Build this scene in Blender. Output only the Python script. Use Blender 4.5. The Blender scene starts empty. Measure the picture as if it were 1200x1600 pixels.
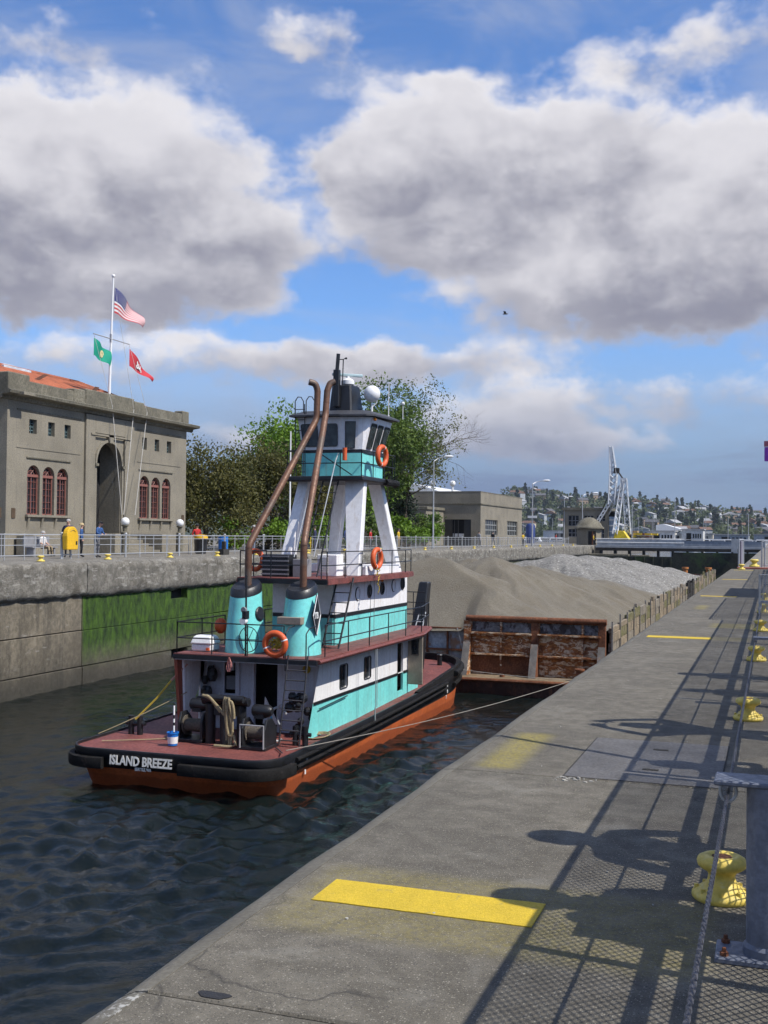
import bpy, bmesh, math, random
import numpy as np
from mathutils import Vector, Matrix, Quaternion
from mathutils.geometry import delaunay_2d_cdt
rad=math.radians
SC=bpy.context.scene
C=SC.collection
random.seed(7); RNG=np.random.default_rng(7)

# ---------------------------------------------------------------- camera
cam_d=bpy.data.cameras.new('camera'); cam=bpy.data.objects.new('camera',cam_d); C.objects.link(cam)
cam_d.sensor_fit='VERTICAL'; cam_d.sensor_height=36.0; cam_d.lens=39.375
cam_d.clip_start=0.05; cam_d.clip_end=9000
_yaw,_pitch,_roll=rad(19.17),rad(1.199),rad(0.6)
_f=Vector((-math.sin(_yaw)*math.cos(_pitch),math.cos(_yaw)*math.cos(_pitch),math.sin(_pitch)))
_r=Vector((math.cos(_yaw),math.sin(_yaw),0)); _u=_r.cross(_f)
_r2=_r*math.cos(_roll)+_u*math.sin(_roll); _u2=_u*math.cos(_roll)-_r*math.sin(_roll)
cam.matrix_world=Matrix(((_r2.x,_u2.x,-_f.x,0),(_r2.y,_u2.y,-_f.y,0),(_r2.z,_u2.z,-_f.z,1.17),(0,0,0,1)))
SC.camera=cam
# ---------------------------------------------------------------- render settings
vs=SC.view_settings; vs.view_transform='Standard'; vs.look='None'; vs.exposure=0.15; vs.gamma=1.0; vs.use_curve_mapping=False
SC.render.engine='CYCLES'
SC.cycles.use_denoising=True; SC.cycles.use_adaptive_sampling=True; SC.cycles.adaptive_threshold=.02; SC.cycles.adaptive_min_samples=12
SC.cycles.max_bounces=6; SC.cycles.diffuse_bounces=2; SC.cycles.glossy_bounces=3; SC.cycles.transmission_bounces=3; SC.cycles.transparent_max_bounces=6
SC.cycles.sample_clamp_indirect=4.0
# ---------------------------------------------------------------- sun
SUN_EL=rad(50.5); SUN_AZ=rad(97.0)      # azimuth from +Y towards +X
sdir=Vector((math.sin(SUN_AZ)*math.cos(SUN_EL),math.cos(SUN_AZ)*math.cos(SUN_EL),math.sin(SUN_EL)))
sl=bpy.data.lights.new('sun','SUN'); sl.energy=5.0; sl.angle=rad(0.5); sl.color=(1.0,0.95,0.87)
so=bpy.data.objects.new('sun',sl); C.objects.link(so); so.rotation_euler=(-sdir).to_track_quat('-Z','Y').to_euler(); so.location=(60,-10,80)
# ---------------------------------------------------------------- node helpers
class NT:
    def __init__(s,nt): s.t=nt; s.n=nt.nodes; s.l=nt.links
    def new(s,t,**k):
        n=s.n.new(t)
        for a,b in k.items(): setattr(n,a,b)
        return n
    def put(s,sock,v):
        if v is None: return
        if hasattr(v,'is_output') or isinstance(v,bpy.types.NodeSocket): s.l.new(v,sock)
        else:
            if sock.type=='RGBA' and not isinstance(v,(int,float)) and len(v)==3: v=(*v,1)
            sock.default_value=v
    def math(s,op,a,b=None,c=None,clamp=False):
        n=s.new('ShaderNodeMath',operation=op,use_clamp=clamp)
        s.put(n.inputs[0],a); s.put(n.inputs[1],b); s.put(n.inputs[2],c); return n.outputs[0]
    def mix(s,fac,a,b,bt='MIX'):
        n=s.new('ShaderNodeMix',data_type='RGBA',blend_type=bt); n.clamp_factor=True
        s.put(n.inputs[0],fac); s.put(n.inputs[6],a); s.put(n.inputs[7],b); return n.outputs[2]
    def noise(s,vec,scale,detail=4,rough=.55,dist=0,dim='3D'):
        n=s.new('ShaderNodeTexNoise',noise_dimensions=dim); s.put(n.inputs['Vector'],vec)
        s.put(n.inputs['Scale'],scale); s.put(n.inputs['Detail'],detail); s.put(n.inputs['Roughness'],rough); s.put(n.inputs['Distortion'],dist); return n.outputs['Fac']
    def ramp(s,v,a,b,lo=0.,hi=1.,smooth=True):
        n=s.new('ShaderNodeMapRange',interpolation_type='SMOOTHSTEP' if smooth else 'LINEAR'); n.clamp=True
        s.put(n.inputs[0],v); s.put(n.inputs[1],a); s.put(n.inputs[2],b); s.put(n.inputs[3],lo); s.put(n.inputs[4],hi); return n.outputs[0]
    def scale(s,vec,sc):
        n=s.new('ShaderNodeVectorMath',operation='MULTIPLY'); s.put(n.inputs[0],vec); n.inputs[1].default_value=sc; return n.outputs[0]
    def sep(s,vec):
        n=s.new('ShaderNodeSeparateXYZ'); s.put(n.inputs[0],vec); return n.outputs
    def comb(s,x,y,z):
        n=s.new('ShaderNodeCombineXYZ'); s.put(n.inputs[0],x); s.put(n.inputs[1],y); s.put(n.inputs[2],z); return n.outputs[0]
# ---------------------------------------------------------------- world: sky with cumulus
w=bpy.data.worlds.new('World'); SC.world=w; w.use_nodes=True
nt=NT(w.node_tree); nt.n.clear()
out=nt.new('ShaderNodeOutputWorld'); bg=nt.new('ShaderNodeBackground'); nt.l.new(bg.outputs[0],out.inputs[0])
sky=nt.new('ShaderNodeTexSky',sky_type='NISHITA'); sky.sun_disc=False; sky.sun_elevation=SUN_EL; sky.sun_rotation=SUN_AZ; sky.air_density=1.0; sky.dust_density=0.6; sky.ozone_density=2.2
tc=nt.new('ShaderNodeTexCoord').outputs['Generated']
dx,dy,dz=nt.sep(tc)
az=nt.math('MULTIPLY',nt.math('ARCTAN2',nt.math('MULTIPLY',dx,-1),dy),57.2958)   # degrees left of the lock axis
el=nt.math('MULTIPLY',nt.math('ARCSINE',dz),57.2958)
wob=nt.new('ShaderNodeTexNoise',noise_dimensions='2D'); 
pv=nt.comb(nt.math('MULTIPLY',az,.1),nt.math('MULTIPLY',el,.15),0)
nt.put(wob.inputs['Vector'],pv); wob.inputs['Scale'].default_value=2.4; wob.inputs['Detail'].default_value=4; wob.inputs['Roughness'].default_value=.55
wc=nt.new('ShaderNodeSeparateColor'); nt.l.new(wob.outputs['Color'],wc.inputs[0])
wax=nt.math('ADD',az,nt.math('MULTIPLY',nt.math('SUBTRACT',wc.outputs[0],.5),4.0))
wel=nt.math('ADD',el,nt.math('MULTIPLY',nt.math('SUBTRACT',wc.outputs[1],.5),2.6))
def puff(vec,scale,det):
    v=nt.new('ShaderNodeTexVoronoi',voronoi_dimensions='2D',feature='SMOOTH_F1'); v.normalize=True
    nt.put(v.inputs['Vector'],vec); v.inputs['Scale'].default_value=scale; v.inputs['Detail'].default_value=det; v.inputs['Roughness'].default_value=.55; v.inputs['Lacunarity'].default_value=2.1; v.inputs['Smoothness'].default_value=.45
    return nt.math('SUBTRACT',1,v.outputs['Distance'])
pvw=nt.new('ShaderNodeVectorMath',operation='ADD'); nt.l.new(pv,pvw.inputs[0]); _s=nt.new('ShaderNodeVectorMath',operation='SCALE'); nt.l.new(wob.outputs['Color'],_s.inputs[0]); _s.inputs['Scale'].default_value=.22; nt.l.new(_s.outputs[0],pvw.inputs[1])
bil=puff(pvw.outputs[0],2.6,3.0)
fine=nt.math('ADD',nt.math('MULTIPLY',nt.noise(pv,5.0,6,.56,.0,'2D'),.55),nt.math('MULTIPLY',nt.ramp(bil,.45,1.0,0,1,False),.45))
fine2=nt.noise(pv,2.2,5,.52,.15,'2D')
# cloud masses: azimuth, elevation, half-width, half-height (degrees), weight
CL=[(32.5,16.9,7.2,4.5,1.0),(41,16.0,7,4.3,1.0),(26.9,14.4,3.6,2.0,.85),(33.8,11.8,9.0,1.6,.8),(35.2,23.0,2.6,1.1,.45),(40.5,22.6,3.0,1.0,.42),
    (10.5,18.0,10.0,3.4,1.0),(17.4,19.3,4.6,2.9,.8),(20.4,17.4,2.6,1.4,.45),(17.6,15.0,5.0,1.7,.75),(7.2,12.9,8.6,3.0,1.0),(1.5,15.0,6.0,4.3,.85),
    (23,24.3,2.8,1.4,.46),(6.2,22.9,3.0,1.5,.42),(.8,23.6,3.2,1.5,.36),(28,8.6,13,1.25,.50),(17.6,8.9,8,1.1,.42),(2.6,7.1,6.5,1.3,.52),(12.6,6.0,4.4,1.9,.85),(9,4.5,4.5,1.0,.45),(23,4.8,7,1.2,.4),(52,16,9,8,.8),(-16,17,9,7,.8)]
acc=None; shn=None
for (a,e,ra,re,wt) in CL:
    u=nt.math('DIVIDE',nt.math('SUBTRACT',wax,a),ra); v=nt.math('DIVIDE',nt.math('SUBTRACT',wel,e),re)
    r2=nt.math('ADD',nt.math('MULTIPLY',u,u),nt.math('MULTIPLY',v,v))
    g=nt.math('MULTIPLY',nt.math('EXPONENT',nt.math('MULTIPLY',nt.math('MULTIPLY',r2,r2),-.75)),wt)
    sv=nt.math('MULTIPLY',g,v)
    acc=g if acc is None else nt.math('ADD',acc,g)
    shn=sv if shn is None else nt.math('ADD',shn,sv)
# beyond the masses in view the same broken cumulus goes on from noise alone
low=nt.noise(nt.scale(tc,(1,1,1.8)),2.3,4,.5,.3)
inview=nt.math('MULTIPLY',nt.ramp(nt.math('ABSOLUTE',nt.math('SUBTRACT',az,19.)),22,40,1,0),nt.ramp(el,24,36,1,0))
gen=nt.math('MULTIPLY',nt.ramp(low,.47,.66),.8)
field=nt.math('ADD',nt.math('MULTIPLY',acc,inview),nt.math('MULTIPLY',gen,nt.math('SUBTRACT',1,inview)))
field=nt.math('ADD',field,nt.math('MULTIPLY',nt.math('SUBTRACT',fine,.5),.95))
field=nt.math('ADD',field,nt.math('MULTIPLY',nt.math('SUBTRACT',fine2,.52),.75))
mask=nt.ramp(field,.12,.72)
shade=nt.math('DIVIDE',shn,nt.math('ADD',acc,.12))
shade=nt.math('MULTIPLY',shade,inview)
shade=nt.math('ADD',shade,nt.math('MULTIPLY',nt.math('SUBTRACT',fine2,.5),1.5))
shade=nt.math('ADD',shade,nt.math('MULTIPLY',nt.math('SUBTRACT',fine,.5),1.25))
thick=nt.ramp(field,.3,1.0)
lum=nt.ramp(shade,-.9,.75)
lum=nt.math('ADD',nt.math('MULTIPLY',lum,.8),nt.math('MULTIPLY',nt.math('SUBTRACT',1,thick),.28))
ccol=nt.mix(lum,(.30,.305,.385),(.90,.885,.925))
# low stratus veil that greys the sky near the horizon
veil=nt.math('MULTIPLY',nt.ramp(el,2.0,11.5,1,0),nt.ramp(nt.noise(nt.comb(nt.math('MULTIPLY',az,.05),nt.math('MULTIPLY',el,.35),0),2.0,6,.6,.3,'2D'),.36,.62,.82,1))
skyc=nt.mix(1.0,sky.outputs[0],(.098,.132,.182),'MULTIPLY')
thin=nt.ramp(nt.noise(nt.comb(nt.math('MULTIPLY',az,.05),nt.math('MULTIPLY',el,.12),0),1.7,6,.6,.4,'2D'),.38,.75,0,.42)
skyc=nt.mix(thin,skyc,(.52,.56,.68))
vcol=nt.mix(nt.ramp(el,.5,9),(.155,.22,.40),(.36,.42,.56))
skyc=nt.mix(nt.math('MULTIPLY',veil,.94),skyc,vcol)
ccol2=nt.mix(nt.ramp(el,3.5,9,.55,0),ccol,vcol)
fin=nt.mix(nt.math('MULTIPLY',mask,nt.ramp(el,.5,4.5,.1,1)),skyc,ccol2)
nt.put(bg.inputs[0],fin); bg.inputs[1].default_value=0.86
w.cycles.sampling_method='MANUAL'; w.cycles.sample_map_resolution=512

# ---------------------------------------------------------------- mesh helpers
def Vn(a,b): return (Vector(b)-Vector(a)).normalized()
class MB:
    def __init__(s): s.v=[]; s.f=[]; s.m=[]; s.cm=0
    def add(s,vs,fs):
        o=len(s.v); s.v+= [tuple(p) for p in vs]; s.f+=[tuple(i+o for i in f) for f in fs]; s.m+=[s.cm]*len(fs); return s
    def hexa(s,p): return s.add(p,[(3,2,1,0),(4,5,6,7),(0,1,5,4),(1,2,6,5),(2,3,7,6),(3,0,4,7)])
    def box(s,x0,x1,y0,y1,z0,z1): return s.hexa([(x0,y0,z0),(x1,y0,z0),(x1,y1,z0),(x0,y1,z0),(x0,y0,z1),(x1,y0,z1),(x1,y1,z1),(x0,y1,z1)])
    def beam(s,a,b,wd,h,up=(0,0,1)):
        a=Vector(a); b=Vector(b); d=(b-a).normalized(); u=Vector(up)
        if abs(d.dot(u))>.98: u=Vector((0,1,0))
        r=d.cross(u).normalized()*wd/2; u=r.cross(d).normalized()*h/2
        return s.hexa([a-r-u,a+r-u,a+r+u,a-r+u,b-r-u,b+r-u,b+r+u,b-r+u])
    def tube(s,path,r,n=8,cap=True,closed=False):
        P=[Vector(p) for p in path]; k=len(P); R=r if isinstance(r,(list,tuple)) else [r]*k
        base=len(s.v); nrm=None
        for i in range(k):
            if closed: d=(P[(i+1)%k]-P[i-1])
            else: d=P[min(i+1,k-1)]-P[max(i-1,0)]
            d.normalize()
            if nrm is None:
                nrm=d.orthogonal().normalized() if abs(d.z)>.9 else d.cross(Vector((0,0,1))).normalized()
            nrm=(nrm-d*nrm.dot(d)); nrm.normalize(); bn=d.cross(nrm)
            for j in range(n):
                a=2*math.pi*j/n; s.v.append(tuple(P[i]+(nrm*math.cos(a)+bn*math.sin(a))*R[i]))
        segs=k if closed else k-1
        for i in range(segs):
            for j in range(n):
                a=base+i*n+j; b=base+i*n+(j+1)%n; c=base+((i+1)%k)*n+(j+1)%n; d_=base+((i+1)%k)*n+j
                s.f.append((a,b,c,d_)); s.m.append(s.cm)
        if cap and not closed:
            s.f.append(tuple(base+j for j in range(n))[::-1]); s.m.append(s.cm)
            s.f.append(tuple(base+(k-1)*n+j for j in range(n))); s.m.append(s.cm)
        return s
    def lathe(s,c,prof,n=16,axis=(0,0,1),cap=True):
        c=Vector(c); ax=Vector(axis).normalized(); u=ax.orthogonal().normalized() if abs(ax.z)<.99 else Vector((1,0,0)); v=ax.cross(u)
        rings=[[c+ax*h+(u*math.cos(2*math.pi*j/n)+v*math.sin(2*math.pi*j/n))*r for j in range(n)] for r,h in prof]
        return s.loft(rings,cap,cap)
    def loft(s,rings,c0=True,c1=True,closed=True):
        base=len(s.v); n=len(rings[0])
        for r in rings: s.v+=[tuple(p) for p in r]
        for i in range(len(rings)-1):
            for j in range(n if closed else n-1):
                a=base+i*n+j; b=base+i*n+(j+1)%n; s.f.append((a,b,b+n,a+n)); s.m.append(s.cm)
        if c0: s.f.append(tuple(base+j for j in range(n))[::-1]); s.m.append(s.cm)
        if c1: s.f.append(tuple(base+(len(rings)-1)*n+j for j in range(n))); s.m.append(s.cm)
        return s
    def prism(s,poly,a,b,plane='xy'):
        f={'xy':lambda p,t:(p[0],p[1],t),'yz':lambda p,t:(t,p[0],p[1]),'xz':lambda p,t:(p[0],t,p[1])}[plane]
        return s.loft([[f(p,a) for p in poly],[f(p,b) for p in poly]])
    def ball(s,c,r,n=12,m=7,sq=(1,1,1)):
        c=Vector(c); rings=[]
        for i in range(1,m):
            t=math.pi*i/m
            rings.append([c+Vector((math.sin(t)*math.cos(2*math.pi*j/n)*r*sq[0],math.sin(t)*math.sin(2*math.pi*j/n)*r*sq[1],-math.cos(t)*r*sq[2])) for j in range(n)])
        return s.loft(rings)
    def build(s,name,mat,parent=None,smooth=False,bevel=0,origin=None,seg=1,kind=None,auto=None):
        me=bpy.data.meshes.new(name)
        if parent is not None: o0=WL[parent.name]
        elif origin is not None: o0=Vector(origin)
        else:
            A=np.array(s.v); o0=Vector((float(A[:,0].mean()),float(A[:,1].mean()),float(A[:,2].min())))
        me.from_pydata([(p[0]-o0.x,p[1]-o0.y,p[2]-o0.z) for p in s.v],[],s.f)
        mats=mat if isinstance(mat,(list,tuple)) else [mat]
        for mm in mats: me.materials.append(mm)
        if len(mats)>1: me.polygons.foreach_set('material_index',s.m)
        bm=bmesh.new(); bm.from_mesh(me); bmesh.ops.recalc_face_normals(bm,faces=bm.faces); bm.to_mesh(me); bm.free()
        if smooth:
            me.polygons.foreach_set('use_smooth',[True]*len(me.polygons))
            try: me.set_sharp_from_angle(angle=rad(40 if auto is None else auto))
            except Exception: pass
        o=bpy.data.objects.new(name,me); C.objects.link(o)
        if parent is not None: o.parent=parent
        else: o.location=o0
        WL[o.name]=o0.copy()
        if bevel:
            b=o.modifiers.new('bevel','BEVEL'); b.width=bevel; b.segments=seg; b.limit_method='ANGLE'; b.angle_limit=rad(40)
        if kind: o['kind']=kind
        return o
WL={}
def thing(name,label,cat,loc,group=None):
    o=bpy.data.objects.new(name,None); C.objects.link(o); o.location=loc; o.empty_display_size=.2
    WL[o.name]=Vector(loc); tag(o,label,cat,group); return o
def tag(o,label,cat,group=None):
    o['label']=label; o['category']=cat
    if group: o['group']=group
    return o
def struct(o): o['kind']='structure'; return o
def dup(root,loc,label=None,rotz=None,scale=None,group=None):
    r=root.copy(); C.objects.link(r); r.location=loc; WL[r.name]=Vector(loc)
    if rotz is not None: r.rotation_euler=(0,0,rotz)
    if scale is not None: r.scale=(scale,)*3
    if label: r['label']=label
    if group: r['group']=group
    for ch in list(root.children):
        c=ch.copy(); C.objects.link(c); c.parent=r
        for g in list(ch.children):
            d=g.copy(); C.objects.link(d); d.parent=c
    return r
def child_copy(src,parent,loc,rot=None,scale=None):
    "another child sharing src's mesh; loc is in the parent's space"
    c=src.copy(); C.objects.link(c); c.parent=parent; c.location=loc
    if rot is not None: c.rotation_euler=rot
    if scale is not None: c.scale=scale
    return c
# ---------------------------------------------------------------- materials
MATS={}
def mat(name,col,rough=.6,metal=0.,var=.18,vs=1.5,fine=.12,fs=25.,bump=.0,bs=60.,streak=None,patch=None,spec=.5,extra=None,isl=0.,bdist=.01):
    if name in MATS: return MATS[name]
    m=bpy.data.materials.new(name); m.use_nodes=True; t=NT(m.node_tree); b=t.n['Principled BSDF']
    pos=t.new('ShaderNodeNewGeometry'); P=pos.outputs['Position']
    n1=t.noise(P,vs,5,.6); n2=t.noise(P,fs,3,.6)
    c=t.mix(t.ramp(n1,.3,.7),tuple(x*(1-var) for x in col),tuple(min(1,x*(1+var)) for x in col))
    c=t.mix(t.math('MULTIPLY',t.ramp(n2,.35,.65),fine*2),c,tuple(x*(1-.55) for x in col))
    if streak:      # (colour, amount) runs down vertical faces
        sx=t.noise(t.scale(P,(6,6,.35)),1.6,5,.65)
        c=t.mix(t.math('MULTIPLY',t.ramp(sx,.52,.72),streak[1]),c,streak[0])
    if patch:       # (colour, amount, scale, lo)
        px=t.noise(P,patch[2],6,.68,.4)
        c=t.mix(t.math('MULTIPLY',t.ramp(px,patch[3],patch[3]+.1),patch[1]),c,patch[0])
    if isl:
        c=t.mix(t.ramp(pos.outputs['Random Per Island'],0,1,0,isl,False),c,tuple(x*.25 for x in col))
    if extra: c=extra(t,c,P)
    t.put(b.inputs['Base Color'],c); b.inputs['Metallic'].default_value=metal
    t.put(b.inputs['Roughness'],t.ramp(n2,.2,.8,max(0,rough-.1),min(1,rough+.1)))
    b.inputs['Specular IOR Level'].default_value=spec
    if bump:
        bn=t.new('ShaderNodeBump'); bn.inputs['Strength'].default_value=bump; bn.inputs['Distance'].default_value=bdist
        t.put(bn.inputs['Height'],t.noise(P,bs,5,.65)); t.l.new(bn.outputs[0],b.inputs['Normal'])
    MATS[name]=m; return m
def speckle(lightc,darkc,sc):
    def ex(t,c,P):
        v=t.new('ShaderNodeTexVoronoi'); t.put(v.inputs['Vector'],P); v.inputs['Scale'].default_value=sc
        cs=t.new('ShaderNodeSeparateColor'); t.l.new(v.outputs['Color'],cs.inputs[0])
        near=t.ramp(v.outputs['Distance'],.25,.5,1,0)
        c=t.mix(t.math('MULTIPLY',near,t.ramp(cs.outputs[0],.66,.95)),c,lightc)
        return t.mix(t.math('MULTIPLY',near,t.ramp(cs.outputs[1],.62,.95)),c,darkc)
    return ex
def quay_extra(t,c,P):
    c=speckle((.27,.25,.20),(.045,.042,.036),150)(t,c,P); c=speckle((.23,.21,.17),(.06,.055,.047),330)(t,c,P)
    x,y,z=t.sep(P)
    wv=t.new('ShaderNodeVectorMath',operation='ADD'); t.put(wv.inputs[0],P); nn=t.new('ShaderNodeTexNoise'); t.put(nn.inputs['Vector'],P); nn.inputs['Scale'].default_value=3.; nn.inputs['Detail'].default_value=5
    sc2=t.new('ShaderNodeVectorMath',operation='SCALE'); t.put(sc2.inputs[0],nn.outputs['Color']); sc2.inputs['Scale'].default_value=.55; t.l.new(sc2.outputs[0],wv.inputs[1])
    vo=t.new('ShaderNodeTexVoronoi',feature='DISTANCE_TO_EDGE'); t.l.new(wv.outputs[0],vo.inputs['Vector']); vo.inputs['Scale'].default_value=.55
    cr_=t.math('MULTIPLY',t.ramp(vo.outputs['Distance'],.0,.007,1,0),t.ramp(t.noise(P,.9,3,.5),.5,.6))
    c=t.mix(t.math('MULTIPLY',cr_,.75),c,(.035,.032,.027))
    dk=t.ramp(t.noise(t.scale(P,(1,.55,1)),1.6,7,.7,.3),.55,.72); c=t.mix(t.math('MULTIPLY',dk,.45),c,(.075,.068,.055))
    # old yellow paint worn into the concrete beside the strips
    for (x0,x1,y0,y1,am) in ((-1.52,-.1,3.02,3.80,.34),(-1.48,-1.17,5.5,6.7,.75),(-1.45,-.2,13.4,14.05,.25),(-1.3,-1.0,19.2,20.6,.5),(-.85,-.1,15.3,16.3,.4)):
        mx=t.math('MULTIPLY',t.ramp(x,x0,x0+.12),t.ramp(x,x1-.12,x1,1,0)); my=t.math('MULTIPLY',t.ramp(y,y0,y0+.14),t.ramp(y,y1-.14,y1,1,0))
        n=t.ramp(t.noise(P,48,6,.75),.30,.66)
        c=t.mix(t.math('MULTIPLY',t.math('MULTIPLY',t.math('MULTIPLY',mx,my),n),am),c,(.32,.26,.04))
    return c
m_quay=mat('quay concrete',(.124,.111,.086),.9,var=.22,vs=1.1,fine=.25,fs=9,bump=.5,bs=130,extra=quay_extra,bdist=.006,patch=((.21,.2,.17),.35,2.2,.56))
def band_extra(t,c,P):
    x,y,z=t.sep(P); n=t.ramp(t.noise(P,22,6,.75),.5,.58); win=t.math('MULTIPLY',t.ramp(y,2.33,2.40),t.ramp(y,2.52,2.56,1,0))
    c=t.mix(t.math('MULTIPLY',win,n),c,(.42,.41,.37))
    rs=t.math('MULTIPLY',t.math('MULTIPLY',t.ramp(y,2.25,2.40),t.ramp(y,2.55,2.75,1,0)),t.ramp(z,-.12,-.05,1,0)); return t.mix(t.math('MULTIPLY',rs,.8),c,(.16,.06,.02))
m_band=mat('smooth edge concrete',(.145,.132,.102),.8,var=.2,vs=2.5,fine=.2,fs=60,bump=.2,bs=90,patch=((.10,.095,.075),.5,5,.58),extra=band_extra)
m_dark=mat('joint dirt',(.035,.032,.028),.95)
m_tar=mat('tar',(.02,.02,.022),.7,bump=.4,bs=80)
m_yel=mat('yellow paint',(.60,.42,.02),.65,var=.10,vs=6,fine=.14,fs=120,bump=.5,bs=160,patch=((.27,.22,.08),.75,11,.60))
m_plate=mat('hatch plate steel',(.108,.103,.098),.65,.0,var=.25,vs=4,fine=.2,fs=60,bump=.25,bs=90,patch=((.08,.06,.05),.5,7,.62))
def wall_extra(moss):
    def ex(t,c,P):
        x,y,z=t.sep(P)
        st=t.noise(t.scale(P,(1,1.6,.16) if moss else (1,.7,1.5)),1.3,6,.7)
        c=t.mix(t.math('MULTIPLY',t.ramp(st,.5,.66),.62 if moss else .75),c,(.052,.046,.036) if moss else (.085,.073,.055))
        sl=t.noise(t.scale(P,(1,.6,2.2)),2.3,7,.72)
        c=t.mix(t.math('MULTIPLY',t.ramp(sl,.57,.68) if moss else t.ramp(sl,.54,.64),.5 if moss else .75),c,(.36,.345,.31))
        wet=t.ramp(z,-4.9,-2.9,.85,0); c=t.mix(wet,c,(.022,.021,.016))
        if moss:
            mz=t.math('MULTIPLY',t.ramp(z,-4.5,-3.1),t.ramp(z,-1.4,-1.25,1,0)); my=t.math('MULTIPLY',t.ramp(y,38.15,38.35),t.ramp(y,55,75,1,.45))
            mn=t.ramp(t.noise(t.scale(P,(1,1.3,.35)),1.3,7,.7,.6),.12,.36)
            mc=t.mix(t.ramp(t.noise(t.scale(P,(1,1.5,.6)),2.2,7,.75),.35,.68),(.007,.024,.002),(.050,.108,.004))
            c=t.mix(t.math('MULTIPLY',t.math('MULTIPLY',mz,my),mn),c,mc)
        return c
    return ex
m_wall=mat('lock wall concrete',(.17,.145,.105),.92,var=.3,vs=.8,fine=.25,fs=6,bump=.9,bs=22,extra=wall_extra(True),bdist=.03)
m_cope=mat('coping concrete',(.20,.185,.155),.92,var=.35,vs=1.2,fine=.3,fs=7,bump=1,bs=18,extra=wall_extra(False),bdist=.05)
m_prom=mat('promenade concrete',(.17,.155,.13),.9,var=.2,vs=.4,bump=.2)
m_bldg=mat('building concrete',(.225,.200,.152),.92,var=.16,vs=.5,fine=.2,fs=14,bump=.4,bs=40,streak=((.12,.115,.10),.45),bdist=.01)
m_bldg2=mat('weathered parapet concrete',(.165,.15,.11),.92,var=.3,vs=.7,fine=.3,fs=8,bump=.5,bs=30,streak=((.07,.066,.05),.6))
m_tile=mat('red roof tile',(.37,.105,.045),.75,var=.25,vs=2,fine=.2,fs=18,isl=.25)
m_brickred=mat('window frame red',(.23,.09,.07),.6,var=.15)
m_glass=mat('window glass',(.02,.024,.03),.06,0,var=.3,vs=1,spec=.8)
m_black=mat('black paint',(.014,.015,.018),.42,var=.3,vs=3,fine=.2,fs=30,bump=.15,bs=50,patch=((.06,.05,.045),.4,6,.66))
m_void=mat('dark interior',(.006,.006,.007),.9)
m_rubber=mat('rubber fender',(.012,.0115,.0115),.8,spec=.22,var=.4,vs=4,fine=.3,fs=30,bump=.5,bs=30,patch=((.075,.055,.045),.55,5,.6))
def hull_extra(t,c,P):
    x,y,z=t.sep(P); n=t.math('MULTIPLY',t.math('SUBTRACT',t.noise(P,5,5,.7),.5),.16)
    return t.mix(t.math('MULTIPLY',t.ramp(t.math('ADD',z,n),-4.66,-4.60,1,0),.62),c,(.24,.05,.013))
m_orange=mat('orange hull paint',(.50,.115,.030),.55,var=.18,vs=2,fine=.2,fs=20,bump=.2,extra=hull_extra,streak=((.12,.045,.03),.35))
m_deck=mat('red deck paint',(.185,.055,.045),.62,var=.22,vs=1.6,fine=.25,fs=12,bump=.25,bs=50,patch=((.10,.055,.05),.45,3,.6))
m_aqua=mat('aqua paint',(.19,.66,.63),.42,var=.09,vs=1.2,fine=.10,fs=9,bump=.35,bs=1.8,bdist=.03,streak=((.26,.19,.12),.34),patch=((.10,.42,.40),.5,2.4,.6))
m_white=mat('white paint',(.80,.79,.79),.45,var=.06,vs=1.2,fine=.08,fs=9,bump=.35,bs=1.8,bdist=.03,streak=((.40,.28,.17),.38),patch=((.55,.53,.50),.5,2.2,.62))
m_whitec=mat('clean white',(.78,.78,.77),.4,var=.04)
m_beige=mat('beige door paint',(.27,.23,.18),.5)
m_exh=mat('exhaust pipe steel',(.145,.070,.040),.55,.2,var=.35,vs=1.3,fine=.2,fs=14,patch=((.105,.082,.066),.7,.8,.5))
m_steel=mat('galvanised steel',(.42,.43,.44),.5,.35,var=.15)
m_steelb=mat('blue grey steel post',(.17,.19,.24),.5,.2,var=.2,vs=6,fine=.2,fs=40,bump=.2)
m_wire=mat('wire rope',(.125,.125,.14),.5,.6,var=.2,vs=40,fine=.4,fs=160)
m_rope=mat('tan rope',(.36,.29,.165),.9,var=.3,vs=30,fine=.4,fs=120,bump=.5,bs=200)
m_ropey=mat('yellow rope',(.55,.38,.04),.8,var=.25,vs=30,fine=.3,fs=90)
m_strap=mat('pink strap',(.5,.28,.22),.8)
m_ring=mat('orange life ring',(.62,.10,.022),.55,var=.08)
m_blue=mat('blue plastic',(.01,.16,.55),.4)
m_grey=mat('grey paint',(.22,.22,.23),.55)
m_wood=mat('weathered timber',(.30,.24,.165),.9,var=.35,vs=1.5,fine=.4,fs=22,bump=.6,bs=30,patch=((.05,.045,.035),.7,1.6,.56))
m_woodd=mat('dark wet timber',(.03,.027,.024),.9,var=.3,fine=.3,fs=20,bump=.5)
def rust_extra(t,c,P):
    q=t.scale(P,(1,1,1)); a=t.noise(t.scale(P,(1.0,1.0,2.6)),2.6,8,.72,.6)
    c=t.mix(t.ramp(t.noise(t.scale(P,(.8,1,1.7)),4.2,6,.7,.5),.47,.6),c,(.46,.18,.045))
    c=t.mix(t.ramp(a,.515,.55),c,(.68,.54,.37))
    c=t.mix(t.ramp(t.noise(t.scale(P,(1.4,1.4,.35)),3.2,7,.7),.55,.7,0,.75),c,(.035,.022,.017))
    c=t.mix(t.ramp(t.noise(P,11,5,.7),.52,.62,0,.6),c,(.30,.105,.03))
    return c
m_rust=mat('rusty barge plate',(.27,.095,.03),.75,.1,var=.35,vs=1.8,fine=.3,fs=9,bump=.7,bs=18,extra=rust_extra,bdist=.02)
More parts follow.
